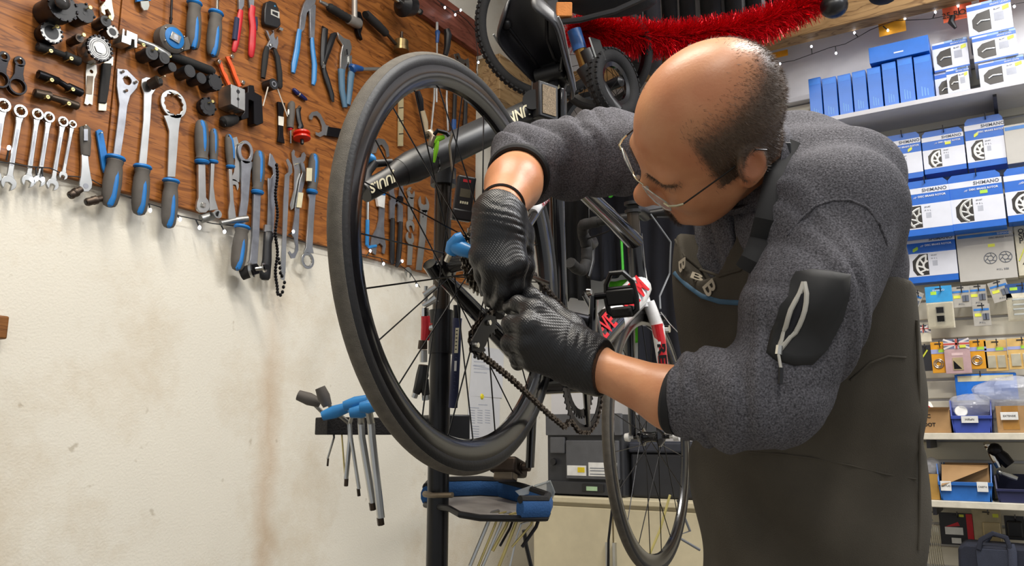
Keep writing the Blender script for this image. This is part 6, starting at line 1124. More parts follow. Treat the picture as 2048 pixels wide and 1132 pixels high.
# overhead
ring('bicycle_wheelset', 'small wheel with knobbly tyre hanging beside the board corner', P3(1092, 55, 2.9), nrm(-FW+.25*RT), .258, .019, TD, 'wheel', 'wheels hung under the loft', True)
ring('bicycle_wheelset', 'child wheel with fat knobbly tyre hung behind the bald head', P3(1228, 168, 2.75), nrm(-FW*.75+RT*.75+CU*.15), .125, .026, TD, 'wheel', 'wheels hung under the loft', True, 14)
ring('bicycle_wheelset', 'spoked wheel seen behind the gold fork tube', P3(1205, 118, 3.05), nrm(-FW*.85-RT*.5), .20, .015, TD, 'wheel', 'wheels hung under the loft', False, 20)
t = ring('bicycle_wheelset', 'spoked wheel low behind the grey sleeve', P3(1190, 262, 3.25), nrm(-FW*.9+RT*.3), .16, .013, TD, 'wheel', 'wheels hung under the loft', False, 24)
q = P3(1190, 262, 3.25)+UP*.15; MB().tube([q, V(3.271, q[1], zB+.01)], .003, 6).build('hanging_cord', WIRE, t)
t = thing('suspension_fork', 'suspension fork with blue crown and gold tube hung upside down', 'fork', P3(1168, 120, 2.72))
MB().tube([P3(1148, 60, 2.72), P3(1160, 100, 2.72)], .024, 14).build('crown', mat('fork_blue', '#1f4f8a', .35), t); MB().tube([P3(1160, 98, 2.72), P3(1172, 135, 2.72)], .021, 14).build('stanchion', mat('fork_gold', '#8a6a3a', .25, .8), t); MB().tube([P3(1172, 100, 2.7), P3(1188, 138, 2.7)], .022, 14).build('dark_stanchion', BLK, t); MB().tube([P3(1170, 132, 2.72), P3(1186, 160, 2.72), P3(1215, 205, 2.72), P3(1235, 225, 2.72)], [.034, .033, .030, .026], 14).build('lower_leg', BLK, t); MB().prism([[P3(1177, 75, 2.68), P3(1180, 74, 2.68), P3(1197, 125, 2.68), P3(1194, 126, 2.68)]], FW*.003).build('silver_edge', CHR, t); MB().prism([[P3(1181, 74, 2.69), P3(1200, 80, 2.69), P3(1213, 120, 2.69), P3(1198, 126, 2.69)]], FW*.01).build('guard', BLK, t)
for i, (x, yb, wpx_, lab) in enumerate([(1270, 146, 34, 'black tyre whose tread hangs lowest beside the tinsel end'), (1342, 96, 30, 'wide black tyre second behind the tinsel'), (1378, 92, 30, 'black tyre with silver edge third behind the tinsel'), (1425, 85, 40, 'wide black tyre fourth behind the tinsel'), (1470, 76, 32, 'olive marked tyre fifth behind the tinsel'), (1510, 62, 30, 'black tyre sixth behind the tinsel'), (1556, 46, 40, 'wide black tyre seventh behind the tinsel')]):
    d_ = 3.34; bt_ = P3(x, yb, d_); n = nrm(np.cross(nrm(bt_-CAM), UP)); r = wpx_/2*d_/FPX; c = bt_+UP*.34+nrm(V(*(bt_-CAM)[:2], 0))*.0; ring('tyre_hoop', lab, c, n, .34, r, TD, 'tyre', 'tyres stood on the loft')
ring('tyre_hoop', 'grey walled tyre standing on the loft next to the lowest black one', P3(1308, 138, 3.36)+UP*.34, nrm(np.cross(nrm(P3(1308, 138, 3.36)-CAM), UP)), .34, .034, mat('tyre_grey', '#3d3e44', .7), 'tyre', 'spare tyres')
t = thing('saddle_bag', 'dark cloth pannier bulging from the loft', 'bag', P3(1200, 15, 2.7)); b = MB(); b.ell(P3(1215, -2, 2.72), RT*.17, CU*.055, FW*.1, 24, 14); b.build('body', mat('pannier_black', '#16171d', .8, bump=.3, bscale=300), t); MB().tube([P3(1110, 45, 2.66), P3(1160, 40, 2.64), P3(1230, 22, 2.62), P3(1290, -5, 2.62)], .010, 8).build('piping', BLK, t)
t = thing('foam_block', 'orange foam block wedged beside the saddle', 'block', P3(1127, 25, 2.66)); MB().box(P3(1128, 22, 2.66), RT*.026, CU*.024, FW*.02).build('block', mat('foam_orange', '#c27a3c', .8, bump=.4, bscale=200), t, bevel=.004)
b = MB(); b.ell(P3(1668, 12, 3.0), RT*.05, CU*.045, FW*.05, 18, 12); tag(b.build('helmet', mat('helmet_black', '#141417', .35)), 'small black helmet on the loft beside the timber post', 'helmet'); b = MB(); b.ell(P3(1766, -8, 3.0), RT*.05, CU*.03, FW*.05, 18, 12); tag(b.build('rag_bundle', mat('pannier_black')), 'dark rag bundle on the loft past the timber post', 'bundle')
# tinsel garland
tg = thing('tinsel_garland', 'shiny red tinsel garland draped along the loft beam', 'garland', P3(1400, 85, 3.0))
gp = [P3(x, y, d) for x, y, d in [(1138, 66, 2.86), (1175, 64, 2.9), (1225, 66, 2.95), (1290, 76, 2.98), (1350, 76, 3.0), (1410, 70, 3.02), (1470, 62, 3.05), (1530, 46, 3.07), (1590, 18, 3.1), (1650, -14, 3.12)]]
MB().tube(gp, .006, 6).build('core', mat('tinsel_core', '#6d0f16', .5), tg)
TIN = mat('tinsel_red', '#e01524', .2, .6, var=.3, vscale=200); G = np.array(gp); tt = np.linspace(0, 1, len(gp)); N = 15000
rng = np.random.default_rng(5); u = rng.random(N); C = np.stack([np.interp(u, tt, G[:, j]) for j in range(3)], 1); d = rng.normal(size=(N, 3)); d /= np.linalg.norm(d, axis=1)[:, None]
ax = nrm(gp[-1]-gp[0]); d -= .6*(d@ax)[:, None]*ax; d /= np.linalg.norm(d, axis=1)[:, None]; ln = (.055+.03*rng.random(N))*np.clip(u*10+.35, .35, 1); sd = np.cross(d, rng.normal(size=(N, 3))); sd /= np.linalg.norm(sd, axis=1)[:, None]
dr = np.zeros((N, 3)); dr[:, 2] = -.012*rng.random(N)
p0 = C+d*.004; p1 = C+d*(ln*.6)[:, None]+sd*.003; p2 = C+d*ln[:, None]+dr+sd*.006*(rng.random(N)[:, None]-.5); wv = np.cross(d, sd)*.0011
vs = np.stack([p0-wv, p0+wv, p1+wv, p1-wv, p2+wv*.8, p2-wv*.8], 1).reshape(-1, 3); fs = []
for k in range(N): a = 6*k; fs += [(a, a+1, a+2, a+3), (a+3, a+2, a+4, a+5)]
me = bpy.data.meshes.new('tinsel_strands'); me.from_pydata((vs-np.array(tg['_o'])).tolist(), [], fs); me.materials.append(TIN); o = bpy.data.objects.new('tinsel_strands', me); COL.objects.link(o); o.parent = tg; o['kind'] = 'stuff'
# loose cables low behind the front wheel
for lab, pts, r, m in (('black cable hanging down the cream cabinet front', [P3(1245, 960, 2.4), P3(1225, 1010, 2.4), P3(1217, 1080, 2.4), P3(1216, 1150, 2.4)], .004, BLK), ('pale yellow cable running behind the front wheel', [P3(1340, 990, 2.5), P3(1320, 1060, 2.5), P3(1290, 1130, 2.5)], .004, mat('cable_yellow', '#cfc27a', .5)), ('black cable beside the round tray', [P3(1048, 1060, 1.9), P3(1052, 1090, 1.9), P3(1064, 1140, 1.9)], .005, BLK), ('grey cable looping beside the apron', [P3(1355, 1000, 2.3), P3(1380, 1062, 2.3), P3(1352, 1072, 2.3), P3(1400, 1100, 2.3)], .004, mat('cable_grey'))): tag(MB().tube(pts, r, 8).build('cable', m), lab, 'cable')
# ================================================================ the mechanic: smooth distance fields turned into meshes
def ss(a, b, x): t = np.clip((x-a)/(b-a), 0, 1); return t*t*(3-2*t)
def s_cap(P, a, b, ra, rb):
    a = np.asarray(a); b = np.asarray(b); d = b-a; t = np.clip(((P-a)@d)/(d@d), 0, 1); q = P-a-t[:, None]*d; return np.sqrt((q*q).sum(1))-(ra+(rb-ra)*t)
def s_ell(P, c, ax, r):
    q = (P-np.asarray(c))@np.array(ax).T; r = np.asarray(r); k0 = np.sqrt(((q/r)**2).sum(1)); k1 = np.sqrt(((q/(r*r))**2).sum(1))+1e-9; return k0*(k0-1)/k1
def smin(a, b, k): h = np.clip(.5+.5*(b-a)/k, 0, 1); return b+(a-b)*h-k*h*(1-h)
def smax(a, b, k): return -smin(-a, -b, k)
def field(prims):
    def fn(P):
        d = None
        for p in prims:
            v = s_cap(P, *p[1:5]) if p[0] == 'c' else s_ell(P, *p[1:4]); k = p[5] if p[0] == 'c' else p[4]
            d = v if d is None else (smin(d, v, abs(k)) if k > 0 else smax(d, -v, abs(k)))
        return d
    return fn
def surface(fn, lo, hi, h):
    lo = np.asarray(lo, float); hi = np.asarray(hi, float); B = 8
    nb = np.ceil((hi-lo)/h/B).astype(int); n = nb*B+1
    g = np.stack(np.meshgrid(*[np.arange(k) for k in nb], indexing='ij'), -1).reshape(-1, 3)
    cv = fn(lo+(g*B+B/2)*h); val = np.repeat(np.repeat(np.repeat(cv.reshape(nb), B, 0), B, 1), B, 2).astype(np.float32)
    val = np.pad(val, ((0, 1),)*3, mode='edge')
    act = g[np.abs(cv) < h*B*1.35]; o = np.stack(np.meshgrid(*[np.arange(B+1)]*3, indexing='ij'), -1).reshape(-1, 3)
    for i in range(0, len(act), 250):
        idx = (act[i:i+250, None]*B+o[None]).reshape(-1, 3); val[idx[:, 0], idx[:, 1], idx[:, 2]] = fn(lo+idx*h)
    s = val < 0
    c8 = sum(s[i:n[0]-1+i, j:n[1]-1+j, k:n[2]-1+k].astype(np.int8) for i in (0, 1) for j in (0, 1) for k in (0, 1))
    cell = np.argwhere((c8 > 0) & (c8 < 8)); vid = -np.ones(n-1, np.int64); vid[tuple(cell.T)] = np.arange(len(cell))
    acc = np.zeros((len(cell), 3)); cnt = np.zeros(len(cell))
    cor = [(i, j, k) for i in (0, 1) for j in (0, 1) for k in (0, 1)]
    for a in cor:
        for ax in range(3):
            if a[ax] == 0:
                b = list(a); b[ax] = 1; va = val[tuple((cell+a).T)]; vb = val[tuple((cell+b).T)]; m = (va < 0) != (vb < 0)
                t = va/(va-vb+1e-12); p = np.array(a)+t[:, None]*(np.array(b)-np.array(a)); acc[m] += p[m]; cnt[m] += 1
    V_ = lo+(cell+acc/np.maximum(cnt, 1)[:, None])*h; F = []
    for ax in range(3):
        sl0 = [slice(None)]*3; sl1 = [slice(None)]*3; sl0[ax] = slice(0, -1); sl1[ax] = slice(1, None)
        e = np.argwhere(s[tuple(sl0)] != s[tuple(sl1)]); u, w_ = (ax+1) % 3, (ax+2) % 3
        e = e[(e[:, u] > 0) & (e[:, w_] > 0) & (e[:, u] < n[u]-1) & (e[:, w_] < n[w_]-1)]
        q = []
        for du, dw in ((-1, -1), (0, -1), (0, 0), (-1, 0)): c = e.copy(); c[:, u] += du; c[:, w_] += dw; q.append(vid[tuple(c.T)])
        q = np.stack(q, 1); fl = s[tuple(e.T)]; q[~fl] = q[~fl][:, ::-1]; F.append(q)
    F = np.concatenate(F); F = F[(F >= 0).all(1)]; return V_, F
def smesh(name, V_, F, m, parent):
    me = bpy.data.meshes.new(name); me.from_pydata((V_-np.array(parent['_o'])).tolist(), [], F.tolist()); me.update(); me.materials.append(m)
    me.polygons.foreach_set('use_smooth', np.ones(len(me.polygons), bool)); o = bpy.data.objects.new(name, me); COL.objects.link(o); o.parent = parent; o['_o'] = list(parent['_o']); return o
def bounds(pts, pad): a = np.array(pts); return a.min(0)-pad, a.max(0)+pad
def march(fn, x, y, d0=.7, d1=2., lift=0.):
    r = ray(x, y); t = d0
    for _ in range(90):
        v = fn((CAM+r*t)[None])[0]
        if v < .0004: break
        t += max(v*.7, .0005)
        if t > d1: return None, None
    P = CAM+r*t; e = 1e-3; n = nrm([fn((P+np.eye(3)[i]*e)[None])[0]-fn((P-np.eye(3)[i]*e)[None])[0] for i in range(3)]); return P+n*lift, n
# --- pose (pixel, pixel, distance) -> place
HF = nrm(V(-.23323, .80860, -.54016)); HL = nrm(V(-.22336, -.58517, -.77954)); HU = nrm(V(-.94642, -.06116, .31709)); HC = CAM+V(.98026, .31284, .38986)
def Hd(f, l, u): return HC+HF*f+HL*l+HU*u
FB = nrm(-.93*RT-.36*FWH); LBd = np.cross(UP, FB)                       # chest direction, left side direction
NB_ = Hd(-.05, 0, -.165); SL = P3(1672, 420, 1.06); SR = P3(1405, 335, 1.36); EL = P3(1548, 794, .98); WLh = P3(1195, 736, 1.105); ER = P3(1052, 320, 1.40); WR = P3(998, 424, 1.205)
CH = P3(1580, 545, 1.23); BE = P3(1600, 740, 1.26); HP = P3(1602, 930, 1.28); FA = [FB, LBd, UP]
person = thing('person', 'bald mechanic in grey fleece, black apron and gloves bending over the rear wheel', 'person', V(HP[0], HP[1], 0))
# hands
rk = [(1034, 528, 1.165), (1010, 540, 1.158), (983, 535, 1.162), (961, 514, 1.175)]
rch = [[(1031, 572, 1.165), (1018, 600, 1.195), (1010, 608, 1.225)], [(1006, 584, 1.16), (997, 606, 1.19), (1000, 612, 1.22)], [(979, 574, 1.175), (982, 600, 1.21), (990, 602, 1.235)], [(963, 552, 1.195), (972, 580, 1.225), (982, 584, 1.245)]]
rth = [(1040, 470, 1.215), (1049, 535, 1.205), (1043, 582, 1.205), (1028, 612, 1.215)]
lk_ = [(1068, 622, 1.105), (1056, 652, 1.085), (1056, 688, 1.085), (1068, 718, 1.095)]
lch = [[(1036, 608, 1.125), (1022, 614, 1.16), (1026, 620, 1.185)], [(1021, 648, 1.105), (1023, 662, 1.145), (1042, 660, 1.165)], [(1018, 686, 1.105), (1023, 698, 1.145), (1044, 694, 1.165)], [(1034, 716, 1.115), (1036, 726, 1.145), (1056, 722, 1.165)]]
lth = [(1138, 655, 1.15), (1098, 618, 1.165), (1062, 594, 1.17), (1036, 602, 1.18)]
def hand(wr, kn, chs, th, e):
    w_ = np.asarray(wr); pr = []; K = [P3(*k) for k in kn]
    for i, k in enumerate(K): pr.append(('c', w_+(k-w_)*.12+(K[i]-np.mean(K, 0))*.35, k, .021+e, .0155+e, .016))
    rr = (.0105, .0108, .0102, .009)
    for i, ch in enumerate(chs):
        pts = [K[i]]+[P3(*c) for c in ch]
        for j in range(len(pts)-1): pr.append(('c', pts[j], pts[j+1], (.0150, rr[i], rr[i]*.93)[j]+e, (rr[i], rr[i]*.93, rr[i]*.82)[j]+e, .006))
    T_ = [P3(*t) for t in th]; pr.append(('c', w_, T_[0], .022+e, .019+e, .02))
    for j in range(3): pr.append(('c', T_[j], T_[j+1], (.019, .013, .0115)[j]+e, (.013, .0115, .009)[j]+e, .010))
    return pr
fr = P3(1345, 797, 1.04); frr = ER+(WR-ER)*.5
armsL = [('c', EL, fr, .044, .038, .02), ('c', fr, WLh, .038, .027, .02)]; armsR = [('c', ER, frr, .043, .043, .02), ('c', frr, WR, .043, .029, .02)]
feet = [V(*(HP+LBd*.085)[:2], 0), V(*(HP-LBd*.085)[:2], 0)]; hipL, hipR = HP+LBd*.06-UP*.02, HP-LBd*.06-UP*.02
legs = [q for s, ft in ((hipL, feet[0]), (hipR, feet[1])) for q in (('c', s, V(ft[0], ft[1], .48), .070, .054, .03), ('c', V(ft[0], ft[1], .48), V(ft[0], ft[1], .09), .056, .040, .02), ('c', V(ft[0], ft[1], .05)-FB*.05, V(ft[0], ft[1], .042)+FB*.15, .038, .030, .02))]
torso = [('e', CH, FA, (.105, .165, .20), .05), ('e', BE, FA, (.125, .16, .2), .06), ('e', HP, FA, (.125, .165, .17), .06), ('c', SL, SR, .06, .06, .05), ('c', SL, EL, .050, .044, .03), ('c', SR, P3(1230, 302, 1.4), .046, .042, .03), ('c', P3(1230, 302, 1.4), ER, .042, .042, .03), ('c', NB_, CH+UP*.08, .06, .09, .05)]
bodyf = field(torso+armsL+armsR+legs+hand(WLh, lk_, lch, lth, -.002)+hand(WR, rk, rch, rth, -.002)+[('c', Hd(-.03, 0, -.07), NB_, .052, .058, .03)])
# head, in its own frame
HA = [HF, HL, HU]; S_ = .985
def hd(f, l, u): return Hd(f*S_, l*S_, u*S_)
hp = [('e', hd(-.008, 0, .032), HA, (.100, .079, .090), .02), ('e', hd(.030, 0, -.025), HA, (.064, .066, .085), .03), ('e', hd(.040, 0, -.072), HA, (.054, .054, .040), .03), ('c', hd(.082, -.010, -.102), hd(.082, .010, -.102), .016, .016, .02),
      ('c', hd(.02, .056, -.045), hd(.062, .034, -.088), .016, .016, .03), ('c', hd(.02, -.056, -.045), hd(.062, -.034, -.088), .016, .016, .03),
      ('e', hd(.060, .040, -.028), HA, (.026, .026, .026), .03), ('e', hd(.060, -.040, -.028), HA, (.026, .026, .026), .03), ('c', hd(.084, -.040, .020), hd(.084, .040, .020), .0095, .0095, .02),
      ('e', hd(.108, .032, .000), HA, (.020, .018, .012), -.012), ('e', hd(.108, -.032, .000), HA, (.020, .018, .012), -.012), ('e', hd(.079, .033, .0), HA, (.0135, .0155, .0125), .004), ('e', hd(.079, -.033, .0), HA, (.0135, .0155, .0125), .004),
      ('c', hd(.090, 0, .012), hd(.112, 0, -.026), .008, .0125, .012), ('e', hd(.115, 0, -.031), HA, (.0165, .017, .015), .008), ('e', hd(.100, .0165, -.036), HA, (.013, .0095, .011), .006), ('e', hd(.100, -.0165, -.036), HA, (.013, .0095, .011), .006),
      ('c', hd(.088, -.022, -.066), hd(.098, 0, -.061), .0045, .006, .006), ('c', hd(.098, 0, -.061), hd(.088, .022, -.066), .006, .0045, .006), ('c', hd(.087, -.018, -.073), hd(.096, 0, -.0745), .005, .007, .006), ('c', hd(.096, 0, -.0745), hd(.087, .018, -.073), .007, .005, .006),
      ('c', hd(.104, -.024, -.0672), hd(.1045, .024, -.0672), .0022, .0022, -.003),
      ('c', hd(-.03, 0, -.055), NB_, .052, .058, .035)]
for s in (1, -1):
    ea = [nrm(HF*.92-HL*s*.0-HU*.2), nrm(HL*s*.9-HF*.35), nrm(HU+HF*.15)]
    hp += [('e', hd(-.012, s*.079, -.006), ea, (.023, .0095, .038), .007), ('e', hd(-.009, s*.092, .001), ea, (.0145, .009, .026), -.004), ('c', hd(-.004, s*.082, .010), hd(.002, s*.081, -.014), .0045, .0055, .004), ('e', hd(-.001, s*.077, -.034), ea, (.010, .008, .012), .008)]
headf = field(hp)
c0 = [hd(a, b, c) for a in (-.13, .14) for b in (-.11, .11) for c in (-.14, .14)]
Vh, Fh = surface(headf, *bounds(c0, .0), .0026)
lo, hi = bounds([SL, SR, EL, ER, WLh, WR, P3(1010, 610, 1.22), P3(1020, 690, 1.1), feet[0], feet[1], HP], .14); lo[2] = -.005
Vb, Fb = surface(bodyf, lo, hi, .0052)
SKIN = bpy.data.materials.new('skin'); SKIN.use_nodes = True; nt = SKIN.node_tree; L_ = nt.links.new; pb_ = nt.nodes['Principled BSDF']
tc = nt.nodes.new('ShaderNodeTexCoord'); n1 = nt.nodes.new('ShaderNodeTexNoise'); n1.inputs['Scale'].default_value = 14; n1.inputs['Detail'].default_value = 6; L_(tc.outputs['Object'], n1.inputs['Vector'])
r1 = nt.nodes.new('ShaderNodeValToRGB'); e = r1.color_ramp.elements; e[0].position = .3; e[0].color = lin('#c27f58'); e[1].position = .7; e[1].color = lin('#d59a70'); L_(n1.outputs[0], r1.inputs[0])
at = nt.nodes.new('ShaderNodeAttribute'); at.attribute_name = 'hair'; n2 = nt.nodes.new('ShaderNodeTexNoise'); n2.inputs['Scale'].default_value = 420; L_(tc.outputs['Object'], n2.inputs['Vector'])
mu = nt.nodes.new('ShaderNodeMath'); mu.operation = 'MULTIPLY_ADD'; mu.inputs[1].default_value = .9; mu.inputs[2].default_value = -.28; L_(n2.outputs[0], mu.inputs[0]); ad = nt.nodes.new('ShaderNodeMath'); ad.use_clamp = True; L_(at.outputs['Fac'], ad.inputs[0]); L_(mu.outputs[0], ad.inputs[1])
m2 = nt.nodes.new('ShaderNodeMath'); m2.operation = 'MULTIPLY'; L_(ad.outputs[0], m2.inputs[0]); L_(at.outputs['Fac'], m2.inputs[1])
at2 = nt.nodes.new('ShaderNodeAttribute'); at2.attribute_name = 'flush'; mf = nt.nodes.new('ShaderNodeMix'); mf.data_type = 'RGBA'; L_(at2.outputs['Fac'], mf.inputs[0]); L_(r1.outputs[0], mf.inputs[6]); mf.inputs[7].default_value = lin('#b05a44')
mx = nt.nodes.new('ShaderNodeMix'); mx.data_type = 'RGBA'; L_(m2.outputs[0], mx.inputs[0]); L_(mf.outputs[2], mx.inputs[6]); mx.inputs[7].default_value = lin('#564434'); L_(mx.outputs[2], pb_.inputs['Base Color'])
pb_.inputs['Roughness'].default_value = .42; pb_.inputs['Subsurface Weight'].default_value = .08; pb_.inputs['Subsurface Radius'].default_value = (.01, .004, .002)
n3 = nt.nodes.new('ShaderNodeTexNoise'); n3.inputs['Scale'].default_value = 260; n3.inputs['Detail'].default_value = 4; L_(tc.outputs['Object'], n3.inputs['Vector']); bpn = nt.nodes.new('ShaderNodeBump'); bpn.inputs['Strength'].default_value = .12; bpn.inputs['Distance'].default_value = .002; L_(n3.outputs[0], bpn.inputs['Height']); L_(bpn.outputs[0], pb_.inputs['Normal'])
Va = np.concatenate([Vh, Vb]); Fa = np.concatenate([Fh, Fb+len(Vh)])
body = smesh('body', Va, Fa, SKIN, person)
q = Vh-HC; hf, hl, hu = (q@HF)/S_, (q@HL)/S_, (q@HU)/S_
hairm = ss(.112, .055, hu+.10*hf)*ss(.046, .028, hf-.12*np.clip(hu, 0, 1))*ss(-.075, -.045, hu-.25*hf)*ss(.10, .086, np.abs(hl)+.0*hf)
hairm *= 1-ss(.022, .014, np.sqrt((hf+.012)**2+(hu+.008)**2*.45))*(np.abs(hl) > .070)
hairm *= np.where((hf > .0) & (hu < -.018), 0, 1); hairm *= np.where((hf > -.028) & (hu < -.03), 0, 1)
brow = ss(.0065, .003, np.abs(hu-.0185+.5*(np.abs(hl)-.034)**2*20))*ss(.058, .052, np.abs(hl))*ss(.010, .014, np.abs(hl))*(hf > .06)
goat = ss(.028, .014, np.sqrt(hl**2+((hu+.100)*1.1)**2))*(hf > .05)*.8
at_ = np.zeros(len(Va)); at_[:len(Vh)] = np.clip(hairm+.8*brow+goat, 0, 1)
a_ = body.data.attributes.new('hair', 'FLOAT', 'POINT'); a_.data.foreach_set('value', at_.astype(np.float32))
fl = np.zeros(len(Va)); fl[:len(Vh)] = .55*ss(.03, .0, np.sqrt((hf-.108)**2+hl**2+(hu+.034)**2))+.3*(np.abs(hl) > .08)*ss(.03, .02, np.abs(hu+.005))+.9*ss(.016, .006, np.sqrt((hf-.097)**2*.3+(hl*.5)**2+((hu+.068)*1.6)**2))
a_ = body.data.attributes.new('flush', 'FLOAT', 'POINT'); a_.data.foreach_set('value', np.clip(fl, 0, 1).astype(np.float32))
# cropped hair strands
def strands(name, w_, n, ln, m, down, seed=1):
    rg = np.random.default_rng(seed); idx = rg.choice(len(Vh), n, p=w_/w_.sum()); P = Vh[idx]+rg.normal(size=(n, 3))*.0012
    e = 5e-4; N = np.stack([headf(P+np.eye(3)[i]*e)-headf(P-np.eye(3)[i]*e) for i in range(3)], 1); N /= np.linalg.norm(N, axis=1)[:, None]; P = P-N*headf(P)[:, None]
    D = N*.5+np.asarray(down)*.9+rg.normal(size=(n, 3))*.22; D /= np.linalg.norm(D, axis=1)[:, None]; sd = np.cross(D, rg.normal(size=(n, 3))); sd /= np.linalg.norm(sd, axis=1)[:, None]
    l = ln*(.6+.6*rg.random(n))[:, None]; vs = np.stack([P-sd*.00022, P+sd*.00022, P+D*l], 1).reshape(-1, 3); o = smesh(name, vs, np.arange(3*n).reshape(-1, 3), m, person); o['kind'] = 'stuff'
HAIR = mat('hair_brown', '#5c4838', .5, var=.3)
strands('hair', hairm+1e-9, 16000, .0065, HAIR, -HU*.8-HF*.35); strands('eyebrows', brow+1e-9, 700, .006, HAIR, -HU*.2); strands('goatee', goat*(goat > .2)+1e-9, 1100, .007, mat('hair_dark', '#3a2b22', .5), -HU*.6+HF*.3)
# fleece: sleeves with gathered folds
def folds(P, a, b, amp, nf, tw=1.2, seed=0.):
    d = b-a; L = np.linalg.norm(d); t = ((P-a)@d)/(L*L); e = nrm(np.cross(d, UP)); g = np.cross(d/L, e); th = np.arctan2((P-a)@g, (P-a)@e)
    return amp*(np.abs(np.sin(t*nf+tw*np.sin(th+seed)+.6*np.sin(2*th+seed*2)+1.5*np.sin(t*5+seed*3)))**.7*(.55+.45*np.sin(th*2+t*6+seed*1.7))+.08*np.sin(t*nf*2.1+th*2))*ss(-.15, .05, t)*ss(1.15, .98, t)
cufL = P3(1352, 800, 1.035); cufR = ER+(WR-ER)*.30
FLp = [('e', CH, FA, (.125, .185, .21), .05), ('e', BE, FA, (.125, .150, .2), .06), ('c', SL, SR, .074, .072, .06), ('c', NB_-UP*.01, CH+UP*.08, .072, .105, .05), ('c', SL, P3(1615, 610, 1.0), .077, .068, .04), ('c', P3(1615, 610, 1.0), EL, .068, .054, .03), ('c', EL, P3(1465, 792, 1.0), .054, .049, .03), ('c', P3(1465, 792, 1.0), cufL, .049, .042, .02), ('c', SR, P3(1230, 302, 1.4), .074, .066, .04), ('c', P3(1230, 302, 1.4), ER, .064, .053, .03), ('c', ER, cufR, .053, .049, .02), ('c', P3(1600, 330, 1.19), P3(1690, 360, 1.14), .07, .075, .05)]
fl0 = field(FLp); fore1 = P3(1235, 300, 1.4)
def gather(P):
    a = P3(1170, 300, 1.41); d = cufR-a; L = np.linalg.norm(d); t = ((P-a)@d)/(L*L); th = P[:, 2]*14
    return .0125*(np.abs(np.sin(t*11+.5*np.sin(th)+.7*np.sin(t*4)))**.6-.3)*ss(.02, .3, t)*ss(1.02, .9, t)*(s_cap(P, a, cufR, .07, .06) < .06)
def fleecef(P):
    d = fl0(P); d = d-folds(P, EL, cufL, .010, 12, 1.0, .5)-folds(P, fore1, cufR, .0095, 14, .6, 2.)-folds(P, SL, EL, .0045, 9, 1.6, 1.)-gather(P)
    d = d-.0035*np.sin(P[:, 2]*46+3*np.sin(P[:, 0]*17)+P[:, 1]*20)*ss(.0, .1, s_cap(P, EL, cufL, .05, .05))
    dl = (WLh-EL)/np.linalg.norm(WLh-EL); dr = (WR-ER)/np.linalg.norm(WR-ER)
    d = smax(d, np.where(s_cap(P, EL, WLh, .0, .0) < .11, (P-cufL)@dl, -1), .004); d = smax(d, np.where(s_cap(P, ER, WR, .0, .0) < .09, (P-cufR)@dr, -1), .004)
    return d
FLC = mat('grey_fleece', '#605f64', .92, var=.6, vscale=420, bump=.55, bscale=520, spec=.15)
lo, hi = bounds([SL, SR, EL, ER, cufL, cufR, NB_, BE], .135); Vf, Ff = surface(fleecef, lo, hi, .0048)
fle = smesh('fleece', Vf, Ff, FLC, person)
CUF = mat('cuff_black', '#19191b', .8)
for c, a, b, r in ((cufL, EL, WLh, .0405), (cufR, ER, WR, .0490)):
    dd = nrm(b-a); MB().rev(c, dd, [(r+.0035, -.006), (r+.004, .004), (r+.001, .008), (r-.004, .007), (r-.004, -.006)], 40).build('cuff', CUF, person)
# stand-up collar round the neck
nd = nrm(HC-HU*.05-NB_); cc = NB_+nd*.045; MB().rev(cc, nd, [(.080, -.040), (.074, .0), (.071, .034), (.068, .040), (.064, .036), (.066, .0), (.070, -.04)], 44).build('collar', FLC, person); MB().rev(cc, nd, [(.0655, .036), (.0645, .0), (.061, .0), (.062, .034)], 44).build('collar_lining', mat('lining_navy', '#14151d', .8), person)
# apron
z590 = P3(1700, 585, 1.2)[2]; z470 = P3(1440, 470, 1.2)[2]; zdip = P3(1440, 548, 1.12)[2]; zrise = P3(1345, 450, 1.22)[2]; zlow = .40
def lowf(P):
    q = P-HP; f_ = q@FB; l_ = q@LBd; z_ = q[:, 2]; sc_ = 1-.03*np.clip(-z_/.3, 0, 1); rf, rl = .146*sc_, .168*sc_; k = np.sqrt((f_/rf)**2+(l_/rl)**2); return (k-1)*.16
bl0 = field([('e', CH+FB*.012, FA, (.146, .180, .21), .05), ('e', BE, FA, (.152, .172, .22), .06), ('e', HP, FA, (.145, .165, .2), .06)])
def apronf(P):
    d = smin(bl0(P), np.maximum(lowf(P), P[:, 2]-HP[2]), .04)-.010
    q = P-CH; f_ = q@FB; l_ = q@LBd; top = z590+(zdip+(zrise-zdip)*ss(.015, .10, np.abs(l_-.015))-z590)*ss(-.01, .05, f_)
    d = d-.004*np.sin(P[:, 2]*30+5*np.sin(l_*9))*ss(z590, z590-.2, P[:, 2])-.006*np.sin(l_*38+P[:, 2]*6)*ss(HP[2]+.1, HP[2]-.3, P[:, 2])
    d = smax(d, P[:, 2]-top, .006); d = smax(d, zlow-P[:, 2], .004); return d
APR = mat('apron_dark', '#4b463d', .78, var=.25, vscale=7, bump=.25, bscale=700, spec=.25)
lo, hi = bounds([CH+UP*.1, HP], .24); lo[2] = zlow-.02; hi[2] = z470+.05; Vp, Fp = surface(apronf, lo, hi, .0055); apr = smesh('apron', Vp, Fp, APR, person)
def onsurf(fn, pts, lift): return [march(fn, x, y, lift=lift)[0] for x, y in pts]
def strip(nm, fn, pts, r, m, par, lift=.001, flat=None):
    Q = [p for p in onsurf(fn, pts, lift) if p is not None]
    if len(Q) > 1: return MB().tube(Q, r, 8, flat=flat, nref=nrm(CAM-Q[0]) if flat else None).build(nm, m, par)
both = lambda P: np.minimum(fleecef(P), apronf(P))
